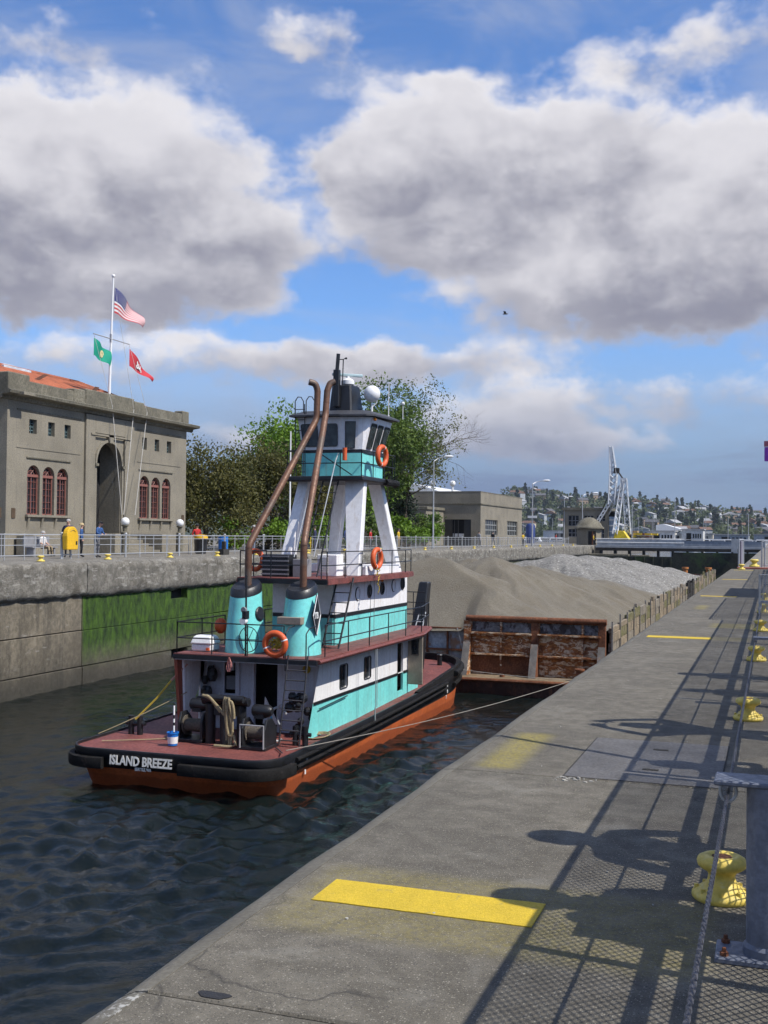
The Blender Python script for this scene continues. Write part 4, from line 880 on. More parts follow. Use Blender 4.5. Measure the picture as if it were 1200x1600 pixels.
# stern bulkhead: starboard section (high) and port section (lower)
YB=43.3
b=MB(); b.box(-11.35,-6.02,YB,YB+.06,-4.27,-2.1); b.build('bulkhead_plate',m_rust,barge)
b=MB(); b.tube([(-11.5,YB-.1,-2.06),(-5.98,YB-.1,-2.06)],.115,12); b.build('top_pipe',m_rust2,barge,smooth=True,auto=50)
for z,r in ((-2.63,.05),(-3.46,.05)):
    b=MB(); b.box(-11.3,-8.86,YB-.24,YB,z-.03,z+.03); b.box(-8.62,-6.2,YB-.24,YB,z-.03,z+.03); b.build('stiffener',m_rust,barge)
for x,z0 in ((-10.1,-3.9),(-6.9,-4.25),(-8.62,-3.5)):
    b=MB(); b.box(x-.03,x+.03,YB-.13,YB,z0,-2.18); b.build('stiffener',m_rust,barge)
for x,m_ in ((-11.45,m_rust),(-8.74,m_rust2),(-6.15,m_grey)):
    b=MB(); b.prism([(YB-.75,-4.27),(YB,-4.27),(YB,-2.15),(YB-.16,-2.15),(YB-.2,-3.0)],x-.14,x+.14,'yz'); b.build('bracket_post',m_rust2 if m_ is not m_rust else m_rust,barge,bevel=.015)
    b=MB(); b.add([(x-.141,YB-.757,-4.26),(x+.141,YB-.757,-4.26),(x+.141,YB-.21,-3.0),(x-.141,YB-.21,-3.0)],[(0,1,2,3)]); b.build('bracket_flange',mat('grey worn steel',(.17,.155,.14),.7,var=.3,vs=3,fine=.3,fs=12,patch=((.2,.08,.03),.6,3,.56)),barge)
m_pl0=None
m_pale=mat('pale blue rusted paint',(.36,.40,.44),.7,var=.25,vs=1.5,fine=.25,fs=9,bump=.4,patch=((.28,.13,.05),.85,1.3,.48))
b=MB(); b.box(BX0+.1,-11.6,YB+.35,YB+.4,-4.27,-2.5); b.build('port_bulkhead_plate',m_pale,barge)
m_top=mat('blackened pale paint',(.20,.21,.23),.7,var=.4,vs=2,fine=.3,fs=9,bump=.5,patch=((.03,.02,.016),.9,2.2,.46))
for xa,xb in ((-11.28,-10.14),(-10.06,-8.9),(-8.56,-6.95),(-6.85,-6.32)):
    b=MB(); b.box(xa,xb,YB-.012,YB-.002,-2.58,-2.2); b.build('upper_panel',m_top,barge)
b=MB(); b.box(-11.28,-8.9,YB-.012,YB-.002,-4.2,-3.52); b.build('lower_panel',m_rust2,barge)
for z in (-2.52,-3.38,-4.2):
    b=MB(); b.box(BX0+.1,-11.6,YB+.2,YB+.35,z-.03,z+.03); b.build('stiffener',m_rust2,barge)
for x in np.arange(-18.4,-11.6,.86):
    b=MB(); b.box(x-.03,x+.03,YB+.22,YB+.35,-4.25,-2.5); b.build('stiffener',m_rust2,barge)
b=MB(); b.beam((-11.95,YB+.15,-2.5),(-11.72,YB+.15,-3.35),.03,.03); b.build('stay_rod',m_steel,barge)
for x in (-6.9,-9.9):
    b=MB(); b.lathe((x,42.6,-4.27),[(.2,0),(.2,.04),(.15,.05),(.14,.38),(.19,.4),(.19,.46),(.001,.47)] if x>-8 else [(.1,0),(.1,.1),(.001,.1)],14); b.build('barge_bitt',m_rust2,barge,smooth=True,auto=40)
# starboard (near) timber bulwark: steel posts with planks between, tops broken
r_=random.Random(31)
py=[43.35]
while py[-1]<BY1-2.2: py.append(py[-1]+ (2.35 if py[-1]<90 else 2.9))
pl=MB(); pl.box(-.06,.06,-.5,.5,0,1); 
post_src=None; plank_src={}
def unit_plank(m):
    if m.name not in plank_src:
        k=MB(); k.box(-.06,.06,0,1,0,1); o=k.build('plank',m,barge,bevel=.008); plank_src[m.name]=o; o.location=(0,0,0); return o,True
    return plank_src[m.name],False
def plank(m,x,y0,y1,z0,z1,tilt=0.):
    o,new=unit_plank(m); W=WL[barge.name]
    if not new: o=child_copy(o,barge,(0,0,0))
    me_off=Vector((0,0,0))
    # the unit mesh was built in world coordinates minus the barge origin, so undo that offset
    o.matrix_parent_inverse=Matrix(); o.location=Vector((x,y0,z0))-W+Vector((W.x,W.y*(y1-y0),W.z*(z1-z0)))
    o.scale=(1,(y1-y0),(z1-z0)); return o
m_woods=[m_wood,mat('grey timber',(.27,.235,.185),.9,var=.3,vs=1.7,fine=.4,fs=20,bump=.6,bs=30,patch=((.06,.05,.04),.6,1.8,.55)),mat('mossy timber',(.16,.15,.06),.9,var=.3,vs=2,fine=.4,fs=18,bump=.6,patch=((.22,.18,.13),.7,2.5,.5))]
for i,(a,c) in enumerate(zip(py[:-1],py[1:])):
    dark=(82<a<88)
    x=BX1+.05
    k=MB(); tp=-1.93+r_.uniform(-.10,.12); k.box(x-.02,x+.04,a-.06,a+.02,-4.25,tp); k.build('bulwark_post',mat('grey rusty post',(.27,.25,.22),.7,var=.35,vs=2,fine=.3,fs=14,patch=((.2,.09,.04),.6,3,.56)) if not dark else m_woodd,barge)
    z=-3.22
    for j in range(3):
        hgt=r_.choice((.36,.42,.44)); 
        if j==2 and r_.random()<.25: hgt*=.5
        plank(m_woodd if dark else r_.choice(m_woods),x-.06+r_.uniform(-.03,.03),a+.02,c-.06,z+.015,z+hgt-.01); z+=hgt
        if z>-1.95: break
    if r_.random()<.45: plank(m_woodd if dark else r_.choice(m_woods),x-.03,a+r_.uniform(.3,1.2),min(c-.1,a+r_.uniform(1.3,2.2)),z,z+r_.uniform(.08,.22))
    k=MB(); k.beam((x+.05,a+.1,-4.25),(x+.02,a+.75,-3.2),.05,.05); k.build('bulwark_brace',m_rust3,barge)
k=MB(); k.box(BX1-.25,BX1-.18,43.4,BY1-2,-4.26,-3.1); k.build('bulwark_back_plate',m_woodd,barge)
k=MB(); k.box(BX0+.1,BX0+.2,43.4,BY1-2,-4.26,-2.0); k.build('port_bulwark',m_woodd,barge)
k=MB(); k.box(BX0+.1,BX1-.1,BY1-2.5,BY1-2.4,-4.26,-2.6); k.build('bow_bulkhead',m_rust3,barge)
for (x,y) in ((-6.6,BY1-1.2),(-9.0,BY1-1.4)):
    k=MB(); k.lathe((x,y,-4.27),[(.26,0),(.26,2.1),(.36,2.15),(.36,2.35),(.001,2.35)],12); k.build('bow_bitt',mat('orange rust bitt',(.42,.16,.04),.7),barge,smooth=True,auto=40)
# cargo: sand heap aft, paler gravel forward
def fbm(X,Y,seed,sc,oct=4):
    r=np.random.default_rng(seed); Z=np.zeros_like(X); a=1.
    for o in range(oct):
        for k in range(5):
            th=r.uniform(0,6.28); Z+=a/5*np.sin((X*math.cos(th)+Y*math.sin(th))*sc*r.uniform(.7,1.4)+r.uniform(0,6.28))
        sc*=2.1; a*=.5
    return Z
def heap(peaks,slope,base):
    def f(X,Y):
        w_=.45*fbm(X,Y,3,.5,3); Xw,Yw=X+w_,Y+.45*fbm(X,Y,4,.5,3)
        H=np.full_like(X,base)
        for (px,py_,pz) in peaks:
            d=np.sqrt((Xw-px)**2+(Yw-py_)**2+.35); ang=np.arctan2(Y-py_,X-px)
            g=.6*fbm(ang*3.2+px,d*.25+py_,17,1.6,4)*np.clip(d/2.5,0,1)
            H=np.maximum(H,pz-slope*d*(1+.0*ang)+g*np.clip(d/3,0,1)*.6)
        H+=.05*fbm(X,Y,8,2.6,5)+.09*fbm(X,Y,12,.9,2)*np.clip((H+2.6)/1.5,0,1)
        # spill level at the bulwarks
        lim=-2.2+.0*X; edge=np.minimum(X-(BX0+.2),(BX1-.2)-X)
        return np.minimum(np.minimum(H,lim+np.clip(edge,0,9)*.85),-2.2-.42*np.clip((-11.3-X)/.5,0,1)*np.clip(1-(Y-43.4)/2.5,0,1)+np.clip(Y-43.4,0,40)*.62+.06*fbm(X,Y,6,.8,3))
    return f
sand=grid_obj('sand_heap',np.linspace(BX0+.2,BX1-.19,150),np.linspace(43.40,78,260),heap([(-14.4,47.0,.62),(-12.3,50.2,.50),(-10.3,51.2,-.25),(-14.5,55,.25),(-11.9,57.2,-.05),(-9.9,59.6,-.62),(-12.2,63.5,-.40),(-9.6,65.5,-.95),(-12.4,69,-1.1)],.46,-2.42),m_sand,origin=(-12.4,60,-4.2))
tag(sand,'big heap of brown damp sand piled in the near part of the barge','sand heap')
grav=grid_obj('gravel_heap',np.linspace(BX0+.2,BX1-.19,120),np.linspace(64,124.5,240),heap([(-12.9,72.5,.28),(-12.5,80,.15),(-12.2,88,-.1),(-12.2,96,-.35),(-12,103,-.65),(-11,109,-1.15),(-10,115,-1.5)],.36,-2.75),m_gravel,origin=(-12.4,95,-4.2))
tag(grav,'long pale grey gravel heap in the far part of the barge','gravel heap')
# ================================================================ LOCK OFFICE (left)
FX=-36.0; BY_0,BY_1=46.35,64.35; BXB=-50.
ZG=.12
office=thing('office_building','grey concrete office with red tile roof, arched entrance and arched windows','building',(-43,55.3,0))
def arch(y0,y1,z0,zs,n=10):
    r=(y1-y0)/2; c=(y0+y1)/2
    return [(y0,z0),(y1,z0)]+[(c+r*math.cos(a),zs+r*math.sin(a)) for a in np.linspace(0,math.pi,n+1)]
AW=[(48.0,49.05),(49.28,50.3),(50.52,51.52),(58.75,59.85),(60.08,61.12),(61.36,62.40)]
SQ=[(48.1,48.72),(49.68,50.25),(51.12,51.68),(58.98,59.5),(60.42,60.95),(61.88,62.42)]
DOOR=(54.1,56.62)
zsill,zspr=2.05,4.08
hol=[arch(a,c,zsill,zspr) for a,c in AW]+[[(a,6.22),(c,6.22),(c,6.95),(a,6.95)] for a,c in SQ]+[arch(*DOOR,.95,5.05,16)]
f3=lambda y,z:(FX,y,z)
cut_wall([(BY_0,0),(BY_1,0),(BY_1,8.6),(BY_0,8.6)],hol,f3,(-.38,0,0)).build('facade_wall',m_bldg,office)
b=MB(); b.add([(FX,BY_0,0),(BXB,BY_0,0),(BXB,BY_0,8.6),(FX,BY_0,8.6)],[(0,1,2,3)]); b.add([(FX,BY_1,0),(BXB,BY_1,0),(BXB,BY_1,8.6),(FX,BY_1,8.6)],[(0,1,2,3)]); b.add([(BXB,BY_0,0),(BXB,BY_1,0),(BXB,BY_1,8.6),(BXB,BY_0,8.6)],[(0,1,2,3)]); b.build('side_wall',m_bldg,office)
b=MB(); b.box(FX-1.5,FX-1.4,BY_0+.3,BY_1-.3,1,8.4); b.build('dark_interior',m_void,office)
# cornice, parapet with raised centre and end blocks
b=MB()
prof=[(FX+.02,7.75),(FX+.12,7.80),(FX+.16,7.95),(FX+.62,8.02),(FX+.66,8.16),(FX+.5,8.22),(FX+.02,8.25)]
b.loft([[(x,y,z) for x,z in prof] for y in (BY_0-.62,BY_1+.62)]); b.box(FX-2,FX+.02,BY_1,BY_1+.62,7.98,8.2); b.box(FX-14,FX+.02,BY_0-.62,BY_0,7.98,8.2); b.build('cornice',m_bldg2,office)
b=MB(); b.box(FX-.45,FX+.06,BY_0-.05,BY_1+.05,8.22,8.86); b.box(FX-14,FX-.46,BY_0-.05,BY_0+.4,8.22,8.84); b.box(FX-14,FX-.46,BY_1-.4,BY_1+.05,8.22,8.84); b.build('parapet',m_bldg2,office,bevel=.03)
for a,c,z in ((52.9,57.85,9.12),(57.9,59.0,9.0),(51.8,52.85,9.0),(BY_1-.75,BY_1+.1,9.05),(BY_0-.1,BY_0+1.6,9.15)):
    b=MB(); b.box(FX-.5,FX+.12,a,c,8.25,z); b.build('parapet_block',m_bldg2,office,bevel=.05)
b=MB(); b.box(FX+.12,FX+.9,BY_0+.1,BY_0+1.0,7.98,8.12); b.build('cornice_bracket',m_bldg,office)
# shallow projecting bay round the entrance, pilasters, string courses
b=MB(); 
for a,c in ((52.95,53.85),(56.9,57.85)): b.box(FX+.003,FX+.14,a,c,0,7.74)
b.box(FX+.003,FX+.14,53.86,56.89,6.75,7.74); b.build('entrance_pier',m_bldg,office,bevel=.02)
b=MB(); b.box(FX+.145,FX+.2,53.4,57.5,6.62,6.72); b.build('entrance_hood',m_bldg,office)
rr_=[(55.36+1.42*math.cos(a),5.05+1.42*math.sin(a)) for a in np.linspace(0,math.pi,17)]; ri=[(55.36+1.27*math.cos(a),5.05+1.27*math.sin(a)) for a in np.linspace(0,math.pi,17)]
b=MB(); b.loft([[(FX+.003,*rr_[i]),(FX+.10,*rr_[i]),(FX+.10,*ri[i]),(FX+.003,*ri[i])] for i in range(17)]); b.build('arch_moulding',m_bldg,office)
b=MB(); b.prism([(55.2,6.28),(55.52,6.28),(55.62,6.72),(55.1,6.72)],FX+.01,FX+.2,'yz'); b.build('keystone',m_bldg,office)
for y in (53.87,56.62):
    b=MB(); b.box(FX+.003,FX+.2,y,y+.26,4.9,5.05); b.build('impost',m_bldg2,office)
    b=MB(); b.box(FX+.003,FX+.09,y+.04,y+.22,.95,4.9); b.build('pilaster',m_bldg,office)
for a,c in ((47.1,52.6),(58.4,63.6)):
    b=MB(); b.box(FX+.003,FX+.05,a,c,7.32,7.40); b.build('string_course',m_bldg2,office)
    b=MB(); b.box(FX+.003,FX+.03,a,c,5.42,5.46); b.build('string_course',m_bldg,office)
for a,c in ((47.9,51.7),(58.6,62.6)):
    b=MB(); b.box(FX+.003,FX+.07,a,c,4.94,5.0); b.build('hood_mould',m_void if False else m_bldg2,office)
    b=MB(); b.box(FX+.003,FX+.18,a-.05,c+.05,zsill-.12,zsill); b.build('window_sill',m_bldg,office)
    for k in range(4):
        y=a+.1+(c-a-.35)*k/3; b=MB(); b.prism([(FX+.003,zsill-.13),(FX+.14,zsill-.13),(FX+.003,zsill-.75)],y,y+.14,'xz'); b.build('sill_bracket',m_bldg,office)
for a,c in AW:       # arched windows: red frames, glazing bars
    x=FX-.22; m=(a+c)/2; r=(c-a)/2
    b=MB(); b.loft([[(x,y,z),(x+.07,y,z),(x+.07,m+(y-m)*.88,zspr+(z-zspr)*(.88 if z>zspr else .97)),(x,m+(y-m)*.88,zspr+(z-zspr)*(.88 if z>zspr else .97))] for y,z in arch(a,c,zsill,zspr)+[(a,zsill)]],False,False)
    for i in (1,2,3): b.box(x+.01,x+.05,a+(c-a)*i/4-.011,a+(c-a)*i/4+.011,zsill,zspr)
    b.box(x,x+.07,m-.025,m+.025,zsill,zspr)
    for k in range(1,6): b.box(x+.01,x+.045,a,c,zsill+(zspr-zsill)*k/6-.009,zsill+(zspr-zsill)*k/6+.009)
    b.box(x,x+.12,a,c,zspr-.09,zspr+.05)
    for aa in (.9,1.57,2.24): b.tube([(x+.03,m,zspr+.05),(x+.03,m+r*.9*math.cos(aa),zspr+r*.9*math.sin(aa))],.018,4)
    b.tube([(x+.03,m+r*.5*math.cos(t),zspr+r*.5*math.sin(t)) for t in np.linspace(0,math.pi,9)],.018,4)
    fo=b.build('arched_window',m_brickred,office)
    g=MB(); g.add([(x-.01,y,z) for y,z in arch(a,c,zsill,zspr)],[tuple(range(13))]); g.build('pane',m_glass,fo)
m_lattice=mat('teal lattice',(.10,.16,.17),.5,var=.3,vs=9)
for a,c in SQ:
    x=FX-.25; b=MB()
    for i in range(4): y=a+(c-a)*(i+.0)/3; b.box(x,x+.03,y-.02,y+.02,6.22,6.95)
    for k in range(5): z=6.22+.73*k/4; b.box(x,x+.03,a,c,z-.02,z+.02)
    fo=b.build('square_window',m_lattice,office); g=MB(); g.box(x-.03,x-.02,a,c,6.2,6.96); g.build('pane',m_glass,fo)
# entrance porch
b=MB(); b.box(FX-2.6,FX-2.5,53.6,57.2,.9,6.6); b.box(FX-2.5,FX-.4,56.62,56.7,.9,6.6); b.box(FX-2.5,FX-.4,53.95,54.05,.9,6.6); b.build('porch_wall',m_bldg,office)
b=MB(); b.box(FX-2.48,FX-2.36,54.9,56.3,.95,3.9); b.box(FX-1.9,FX-1.6,54.12,54.3,.95,4.2); b.build('entrance_door',mat('brown door',(.23,.085,.04),.5),office,bevel=.02)
b=MB(); b.box(FX-1.55,FX-1.0,54.1,54.14,1.0,4.0); b.build('mosaic_panel',mat('teal mosaic',(.06,.22,.25),.4,var=.6,vs=16),office)
for k in range(5):
    b=MB(); b.box(FX+.02,FX+2.2-.38*k,53.2-.0*k,57.5,.0+.19*k,.19*(k+1)); b.build('step',m_bldg,office,bevel=.01)
for y in (52.6,57.55):
    b=MB(); b.box(FX+.15,FX+2.3,y,y+.55,0,1.12); b.build('stair_cheek',m_bldg,office,bevel=.02)
for ya,yb_ in ((58.3,64.0),(47.0,52.3)):
    b=MB(); b.box(FX+.15,FX+1.2,ya,yb_,0,1.0); b.build('planter_wall',m_bldg,office,bevel=.03)
for y in (47.0,64.05,45.9):
    b=MB(); b.box(FX+.004 if y>46.4 else FX+.004,FX+.04,y-.22,y+.06,1.85,2.35); b.build('plaque',mat('bronze plaque',(.14,.09,.05),.4,.4),office)
# tiled hip roof behind the parapet, rows of tiles as ridges
eave_z,ridge_z=8.75,10.25
E0=[(FX-.6,BY_0+.5),(FX-.6,61.2),(-44.4,61.2),(-44.4,BY_0+.5)]
rx=-40.2; R0,R1=(rx,49.3),(rx,58.4)
b=MB(); b.add([(*E0[0],eave_z),(*E0[1],eave_z),(*E0[2],eave_z),(*E0[3],eave_z),(*R0,ridge_z),(*R1,ridge_z)],[(0,1,5,4),(1,2,5),(2,3,4,5),(3,0,4)]); b.build('roof',m_tile,office)
rf=MB()
N=26
for k in range(N):
    t=k/N; z=eave_z+(ridge_z-eave_z)*t; x=E0[0][0]+(rx-E0[0][0])*t; ya=E0[0][1]+(R0[1]-E0[0][1])*t; yb=E0[1][1]+(R1[1]-E0[1][1])*t
    rf.tube([(x,ya,z+.03),(x,yb,z+.03)],.055,5)
rf.build('tile_courses',m_tile,office,kind='stuff')
b=MB(); b.tube([(*R0,ridge_z+.05),(*R1,ridge_z+.05)],.14,8); b.tube([(*E0[1],eave_z+.05),(*R1,ridge_z+.05)],.13,8); b.tube([(*E0[0],eave_z+.05),(*R0,ridge_z+.05)],.13,8); b.build('ridge_tiles',m_tile,office)
b=MB(); b.prism([(51.2,9.35),(51.6,9.35),(52.9,9.95),(52.5,9.95)],-38.4,-38.35,'yz'); b.prism([(56.6,9.2),(57.0,9.2),(57.9,9.9),(57.5,9.9)],-38.4,-38.35,'yz'); b.build('roof_hatch',mat('dark tile',(.12,.05,.03),.8),office)
b=MB(); b.loft([[(-41.4,51.0,9.8),(-39.9,51.0,9.8),(-39.9,53.4,9.8),(-41.4,53.4,9.8)],[(-41.4,51.0,10.32),(-39.9,51.0,10.32),(-39.9,53.4,10.32),(-41.4,53.4,10.32)],[(-40.75,51.8,10.55),(-40.55,51.8,10.55),(-40.55,52.5,10.55),(-40.75,52.5,10.55)]]); b.build('skylight',mat('pale skylight glass',(.55,.57,.6),.2),office)
b=MB(); b.lathe((-40.4,50.0,10.1),[(.12,0),(.12,.7),(.1,.75)],10); b.build('roof_vent',m_dark,office)
b=MB(); b.ball((-40.4,50.0,10.95),.2,12,8,(1,1,.8)); b.build('vent_cowl',m_whitec,office,smooth=True)
# round globe lamps on the stair cheeks
for y,lab in ((53.4,'white globe lamp left of the office steps'),(59.4,'white globe lamp right of the office steps')):
    x=-33.6; b=MB(); b.lathe((x,y,0),[(.22,0),(.2,1.2),(.12,1.25),(.12,1.5),(.2,1.55),(.2,1.6)],12); o=b.build('globe_lamp',m_bldg2,smooth=True,auto=40,origin=(x,y,0)); tag(o,lab,'lamp','globe lamps by the office steps')
    k=MB(); k.ball((x,y,1.78),.24,14,10); k.build('globe',m_whitec,o,smooth=True)
# ---- flagpole with yard, three flags and halyards
pole=thing('flagpole','tall white flagpole with yardarm rising behind the office parapet','flagpole',(-37,56.85,8.4))
b=MB(); b.tube([(-37,56.85,8.3),(-37,57.12,16.3)],[.09,.05],10); b.ball((-37,57.13,16.38),.11,10,8); b.build('pole',m_whitec,pole,smooth=True)
b=MB(); b.tube([(-37,55.17,12.62),(-37,59.0,12.62)],.032,6); b.beam((-37,56.98,12.4),(-37,56.98,12.9),.12,.12); b.build('yard',m_steel,pole)
b=MB()
m_hal=mat('pale halyard',(.5,.48,.44),.8)
for (y,z,yy) in ((55.2,12.6,54.9),(58.98,12.55,57.4),(57.15,16.2,56.2)):
    b.tube([(-37,y,z),(-35.7,y+ (0 if y!=57.15 else .35),8.45)],.012,4); b.tube([(-35.7,y+(0 if y!=57.15 else .35),8.45),(-34.9,yy-.9 if y!=55.2 else 55.1,2.2)],.022,4)
b.build('halyard',m_hal,pole)
m_fr,m_fw,m_fb,m_fg=(mat('flag red',(.50,.035,.045),.8,var=.05),mat('flag white',(.72,.71,.70),.8,var=.03),mat('flag blue',(.03,.035,.16),.8,var=.05),mat('flag green',(.0,.27,.17),.8,var=.05))
def flag(name,label,P0,P1,h0,h1,drop,nx,ny,colf,mats,amp=.14,back=.0):
    "hoist at P0 (top), fly towards P1 (top of the fly end)"
    P0,P1=Vector(P0),Vector(P1); b=MB()
    def pt(u,v):
        p=P0.lerp(P1,u); p=p-Vector((0,0,drop*math.sin(u*math.pi*.5)**2)); hh=h0+(h1-h0)*u
        return p-Vector((0,0,hh*v))+Vector((amp*u**.6*math.sin(7*u+2.2*v),0.22*u*v*0,.05*math.sin(9*u+v)*u))
    vs=[pt(i/nx,j/ny) for j in range(ny+1) for i in range(nx+1)]; b.v=[tuple(p) for p in vs]
    for j in range(ny):
        for i in range(nx):
            a=j*(nx+1)+i; b.f.append((a,a+1,a+nx+2,a+nx+1)); b.m.append(colf((i+.5)/nx,(j+.5)/ny))
    o=b.build(name,mats,smooth=True,auto=80,origin=P0-Vector((0,0,h0))); tag(o,label,'flag'); return o,pt
def us(u,v):
    if u<.42 and v<7/13: return 2
    return 0 if int(v*13)%2==0 else 1
fo,pt=flag('national_flag','red white and blue striped flag with starred canton at the pole top',(-36.95,57.2,15.75),(-36.95,60.3,14.55),1.55,.55,.1,30,26,us,[m_fr,m_fw,m_fb],.22)
st=MB()
for r in range(5):
    for c_ in range(6):
        u=.03+.36*(c_+.5)/6; v=.03+.48*(r+.5)/5; p=pt(u,v); k=.045
        for dx in (-.035,.035): st.add([p+Vector((dx,k*math.cos(a)*(1 if i%2==0 else .45),k*math.sin(a)*(1 if i%2==0 else .45))) for i,a in enumerate(np.linspace(.31,6.59,11)[:-1])],[tuple(range(10))])
st.build('stars',m_fw,fo,kind='stuff')
fo,pt=flag('state_flag','green flag with pale round seal on the left yardarm',(-37,55.22,12.4),(-37,56.85,11.85),1.0,.85,.05,14,8,lambda u,v:0,[m_fg],.16)
st=MB()
for (r,m_i) in ((.2,0),): 
    p=pt(.56,.5)
    for dx in (-.05,.05): st.add([p+Vector((dx,r*math.cos(a),r*1.1*math.sin(a))) for a in np.linspace(0,6.28,15)[:-1]],[tuple(range(14))])
st.build('seal',mat('pale gold seal',(.55,.48,.25),.8,var=.4,vs=14),fo)
fo,pt=flag('red_flag','red flag with white turreted emblem on the right yardarm',(-37,59.0,12.35),(-37,61.6,11.1),1.05,.25,.15,18,8,lambda u,v:0,[m_fr],.16)
st=MB()
for (u,v,a,c_) in ((.33,.42,.1,.3),(.42,.42,.1,.3),(.51,.42,.1,.3),(.42,.56,.42,.12),(.30,.66,.08,.16),(.54,.66,.08,.16)):
    p=pt(u,v)
    for dx in (-.05,.05): st.add([p+Vector((dx,-a/2,-c_/2)),p+Vector((dx,a/2,-c_/2-.1*a)),p+Vector((dx,a/2,c_/2-.1*a)),p+Vector((dx,-a/2,c_/2))],[(0,1,2,3)])
st.build('emblem',m_fw,fo)
# ================================================================ GREY SHED-ROOFED BUILDING (middle)
GX,GY0,GY1=-34.,134.,158.
shed=thing('grey_building','long flat grey concrete building behind the promenade railing','building',(-45,146,0))
sq=lambda a,c,z0,z1:[(a,z0),(c,z0),(c,z1),(a,z1)]
WR=[(136.4,143.0),(148.6,155.0)]
cut_wall([(GY0,0),(GY1,0),(GY1,6.65),(GY0,6.65)],[sq(a,c,1.35,3.3) for a,c in WR],lambda y,z:(GX,y,z),(-.3,0,0)).build('lockside_wall',m_bldg,shed)
cut_wall([(-62,0),(GX,0),(GX,6.65),(-62,6.65)],[sq(-38.6,-35.2,.02,3.25)],lambda x,z:(x,GY0,z),(0,.3,0)).build('end_wall',m_bldg,shed)
b=MB(); b.box(-62,GX+.12,GY0-.12,GY1,5.12,5.25); b.build('string_course',m_bldg2,shed)
b=MB(); b.box(-62,GX+.02,GY0-.02,GY1+.02,6.63,6.75); b.build('parapet_cap',m_bldg2,shed)
b=MB(); b.box(-62,GX-.3,GY0+.3,GY1-.3,6.2,6.6); b.build('flat_roof',m_bldg2,shed)
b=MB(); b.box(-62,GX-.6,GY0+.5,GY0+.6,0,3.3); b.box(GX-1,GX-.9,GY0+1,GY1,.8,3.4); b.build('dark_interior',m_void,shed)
for a,c in WR:
    b=MB()
    for k in range(7): y=a+(c-a)*k/6; b.box(GX-.22,GX-.15,y-.06,y+.06,1.35,3.3)
    for k in range(4): z=1.35+1.95*k/3; b.box(GX-.22,GX-.15,a,c,z-.05,z+.05)
    fo=b.build('window',mat('pale window frame',(.30,.31,.30),.6),shed); g=MB(); g.box(GX-.3,GX-.28,a,c,1.3,3.3); g.build('pane',m_glass,fo)
b=MB(); b.box(-38.6,-37.6,GY0+.05,GY0+.12,0,3.25); b.box(-36.1,-35.2,GY0+.05,GY0+.12,0,3.25); b.box(-37.4,-37.3,GY0+.05,GY0+.1,0,3.2); b.box(-36.9,-36.8,GY0+.05,GY0+.1,0,3.2); b.build('sliding_door',m_black,shed)
b=MB(); b.box(-37.6,-36.1,GY0+.3,GY0+.4,1.1,1.5); b.build('bench_inside',m_whitec,shed)
b=MB(); b.prism([(-58+18*i/16,6.5+2.0*math.sin(math.pi*i/16)) for i in range(17)],GY0+8,GY1+12,'xz'); b.build('arched_roof',m_whitec,shed,smooth=True,auto=30)
for x in (-42.0,-39.3):
    b=MB(); b.ball((x,140,8.0),.4,10,7); b.tube([(x,140,6.6),(x,140,7.8)],.15,6); b.build('roof_vent',m_whitec,shed,smooth=True)
annex=thing('annex','low grey concrete annex in front of the long grey building','annex',(-42,130,0))
b=MB(); b.box(-47,-38.7,126.5,GY0-.13,0,4.3); b.build('wall',m_bldg,annex,bevel=.03)
b=MB(); b.box(-47.2,-38.5,126.3,GY0-.13,4.3,4.65); b.build('roof',m_bldg2,annex,bevel=.03)
b=MB(); b.box(-39.6,-39.0,126.4,126.49,0,2.4); b.build('door',m_rust2,annex)
b=MB(); b.box(-39.9,-38.69,126.38,126.48,0,4.3); b.build('pier',m_bldg,annex)
# ================================================================ VEGETATION
def foliage_mat(name,c1,c2,sc=.5):
    m=bpy.data.materials.new(name); m.use_nodes=True; t=NT(m.node_tree); b=t.n['Principled BSDF']
    g=t.new('ShaderNodeNewGeometry'); P=g.outputs['Position']
    f=t.math('ADD',t.math('MULTIPLY',t.ramp(t.noise(P,sc,3,.6),.3,.7),.6),t.math('MULTIPLY',g.outputs['Random Per Island'],.4))
    t.put(b.inputs['Base Color'],t.mix(f,c1,c2)); b.inputs['Roughness'].default_value=.6; b.inputs['Specular IOR Level'].default_value=.25
    tr=t.new('ShaderNodeBsdfTranslucent'); t.put(tr.inputs[0],t.mix(f,tuple(x*1.1 for x in c1),tuple(x*1.2 for x in c2)))
    mx=t.new('ShaderNodeMixShader'); mx.inputs[0].default_value=.28; t.l.new(b.outputs[0],mx.inputs[1]); t.l.new(tr.outputs[0],mx.inputs[2]); t.l.new(mx.outputs[0],t.n['Material Output'].inputs[0])
    MATS[name]=m; return m
def leaves(centres,n,spread,size,seed):
    "n folded leaf faces scattered round a list of twig ends"
    r=np.random.default_rng(seed); Cn=np.array(centres); k=r.integers(0,len(Cn),n); p=Cn[k]+r.normal(0,spread,(n,3))*np.array([1,1,.75])
    a=r.normal(0,1,(n,3)); a/=np.linalg.norm(a,axis=1)[:,None]; b=r.normal(0,1,(n,3)); b-=a*(a*b).sum(1)[:,None]; b/=np.linalg.norm(b,axis=1)[:,None]
    s=size*r.uniform(.6,1.35,n)[:,None]
    v=np.stack([p-a*s,p+b*s*.55,p+a*s,p-b*s*.55],1).reshape(-1,3); f=np.arange(4*n).reshape(-1,4)
    return v,f
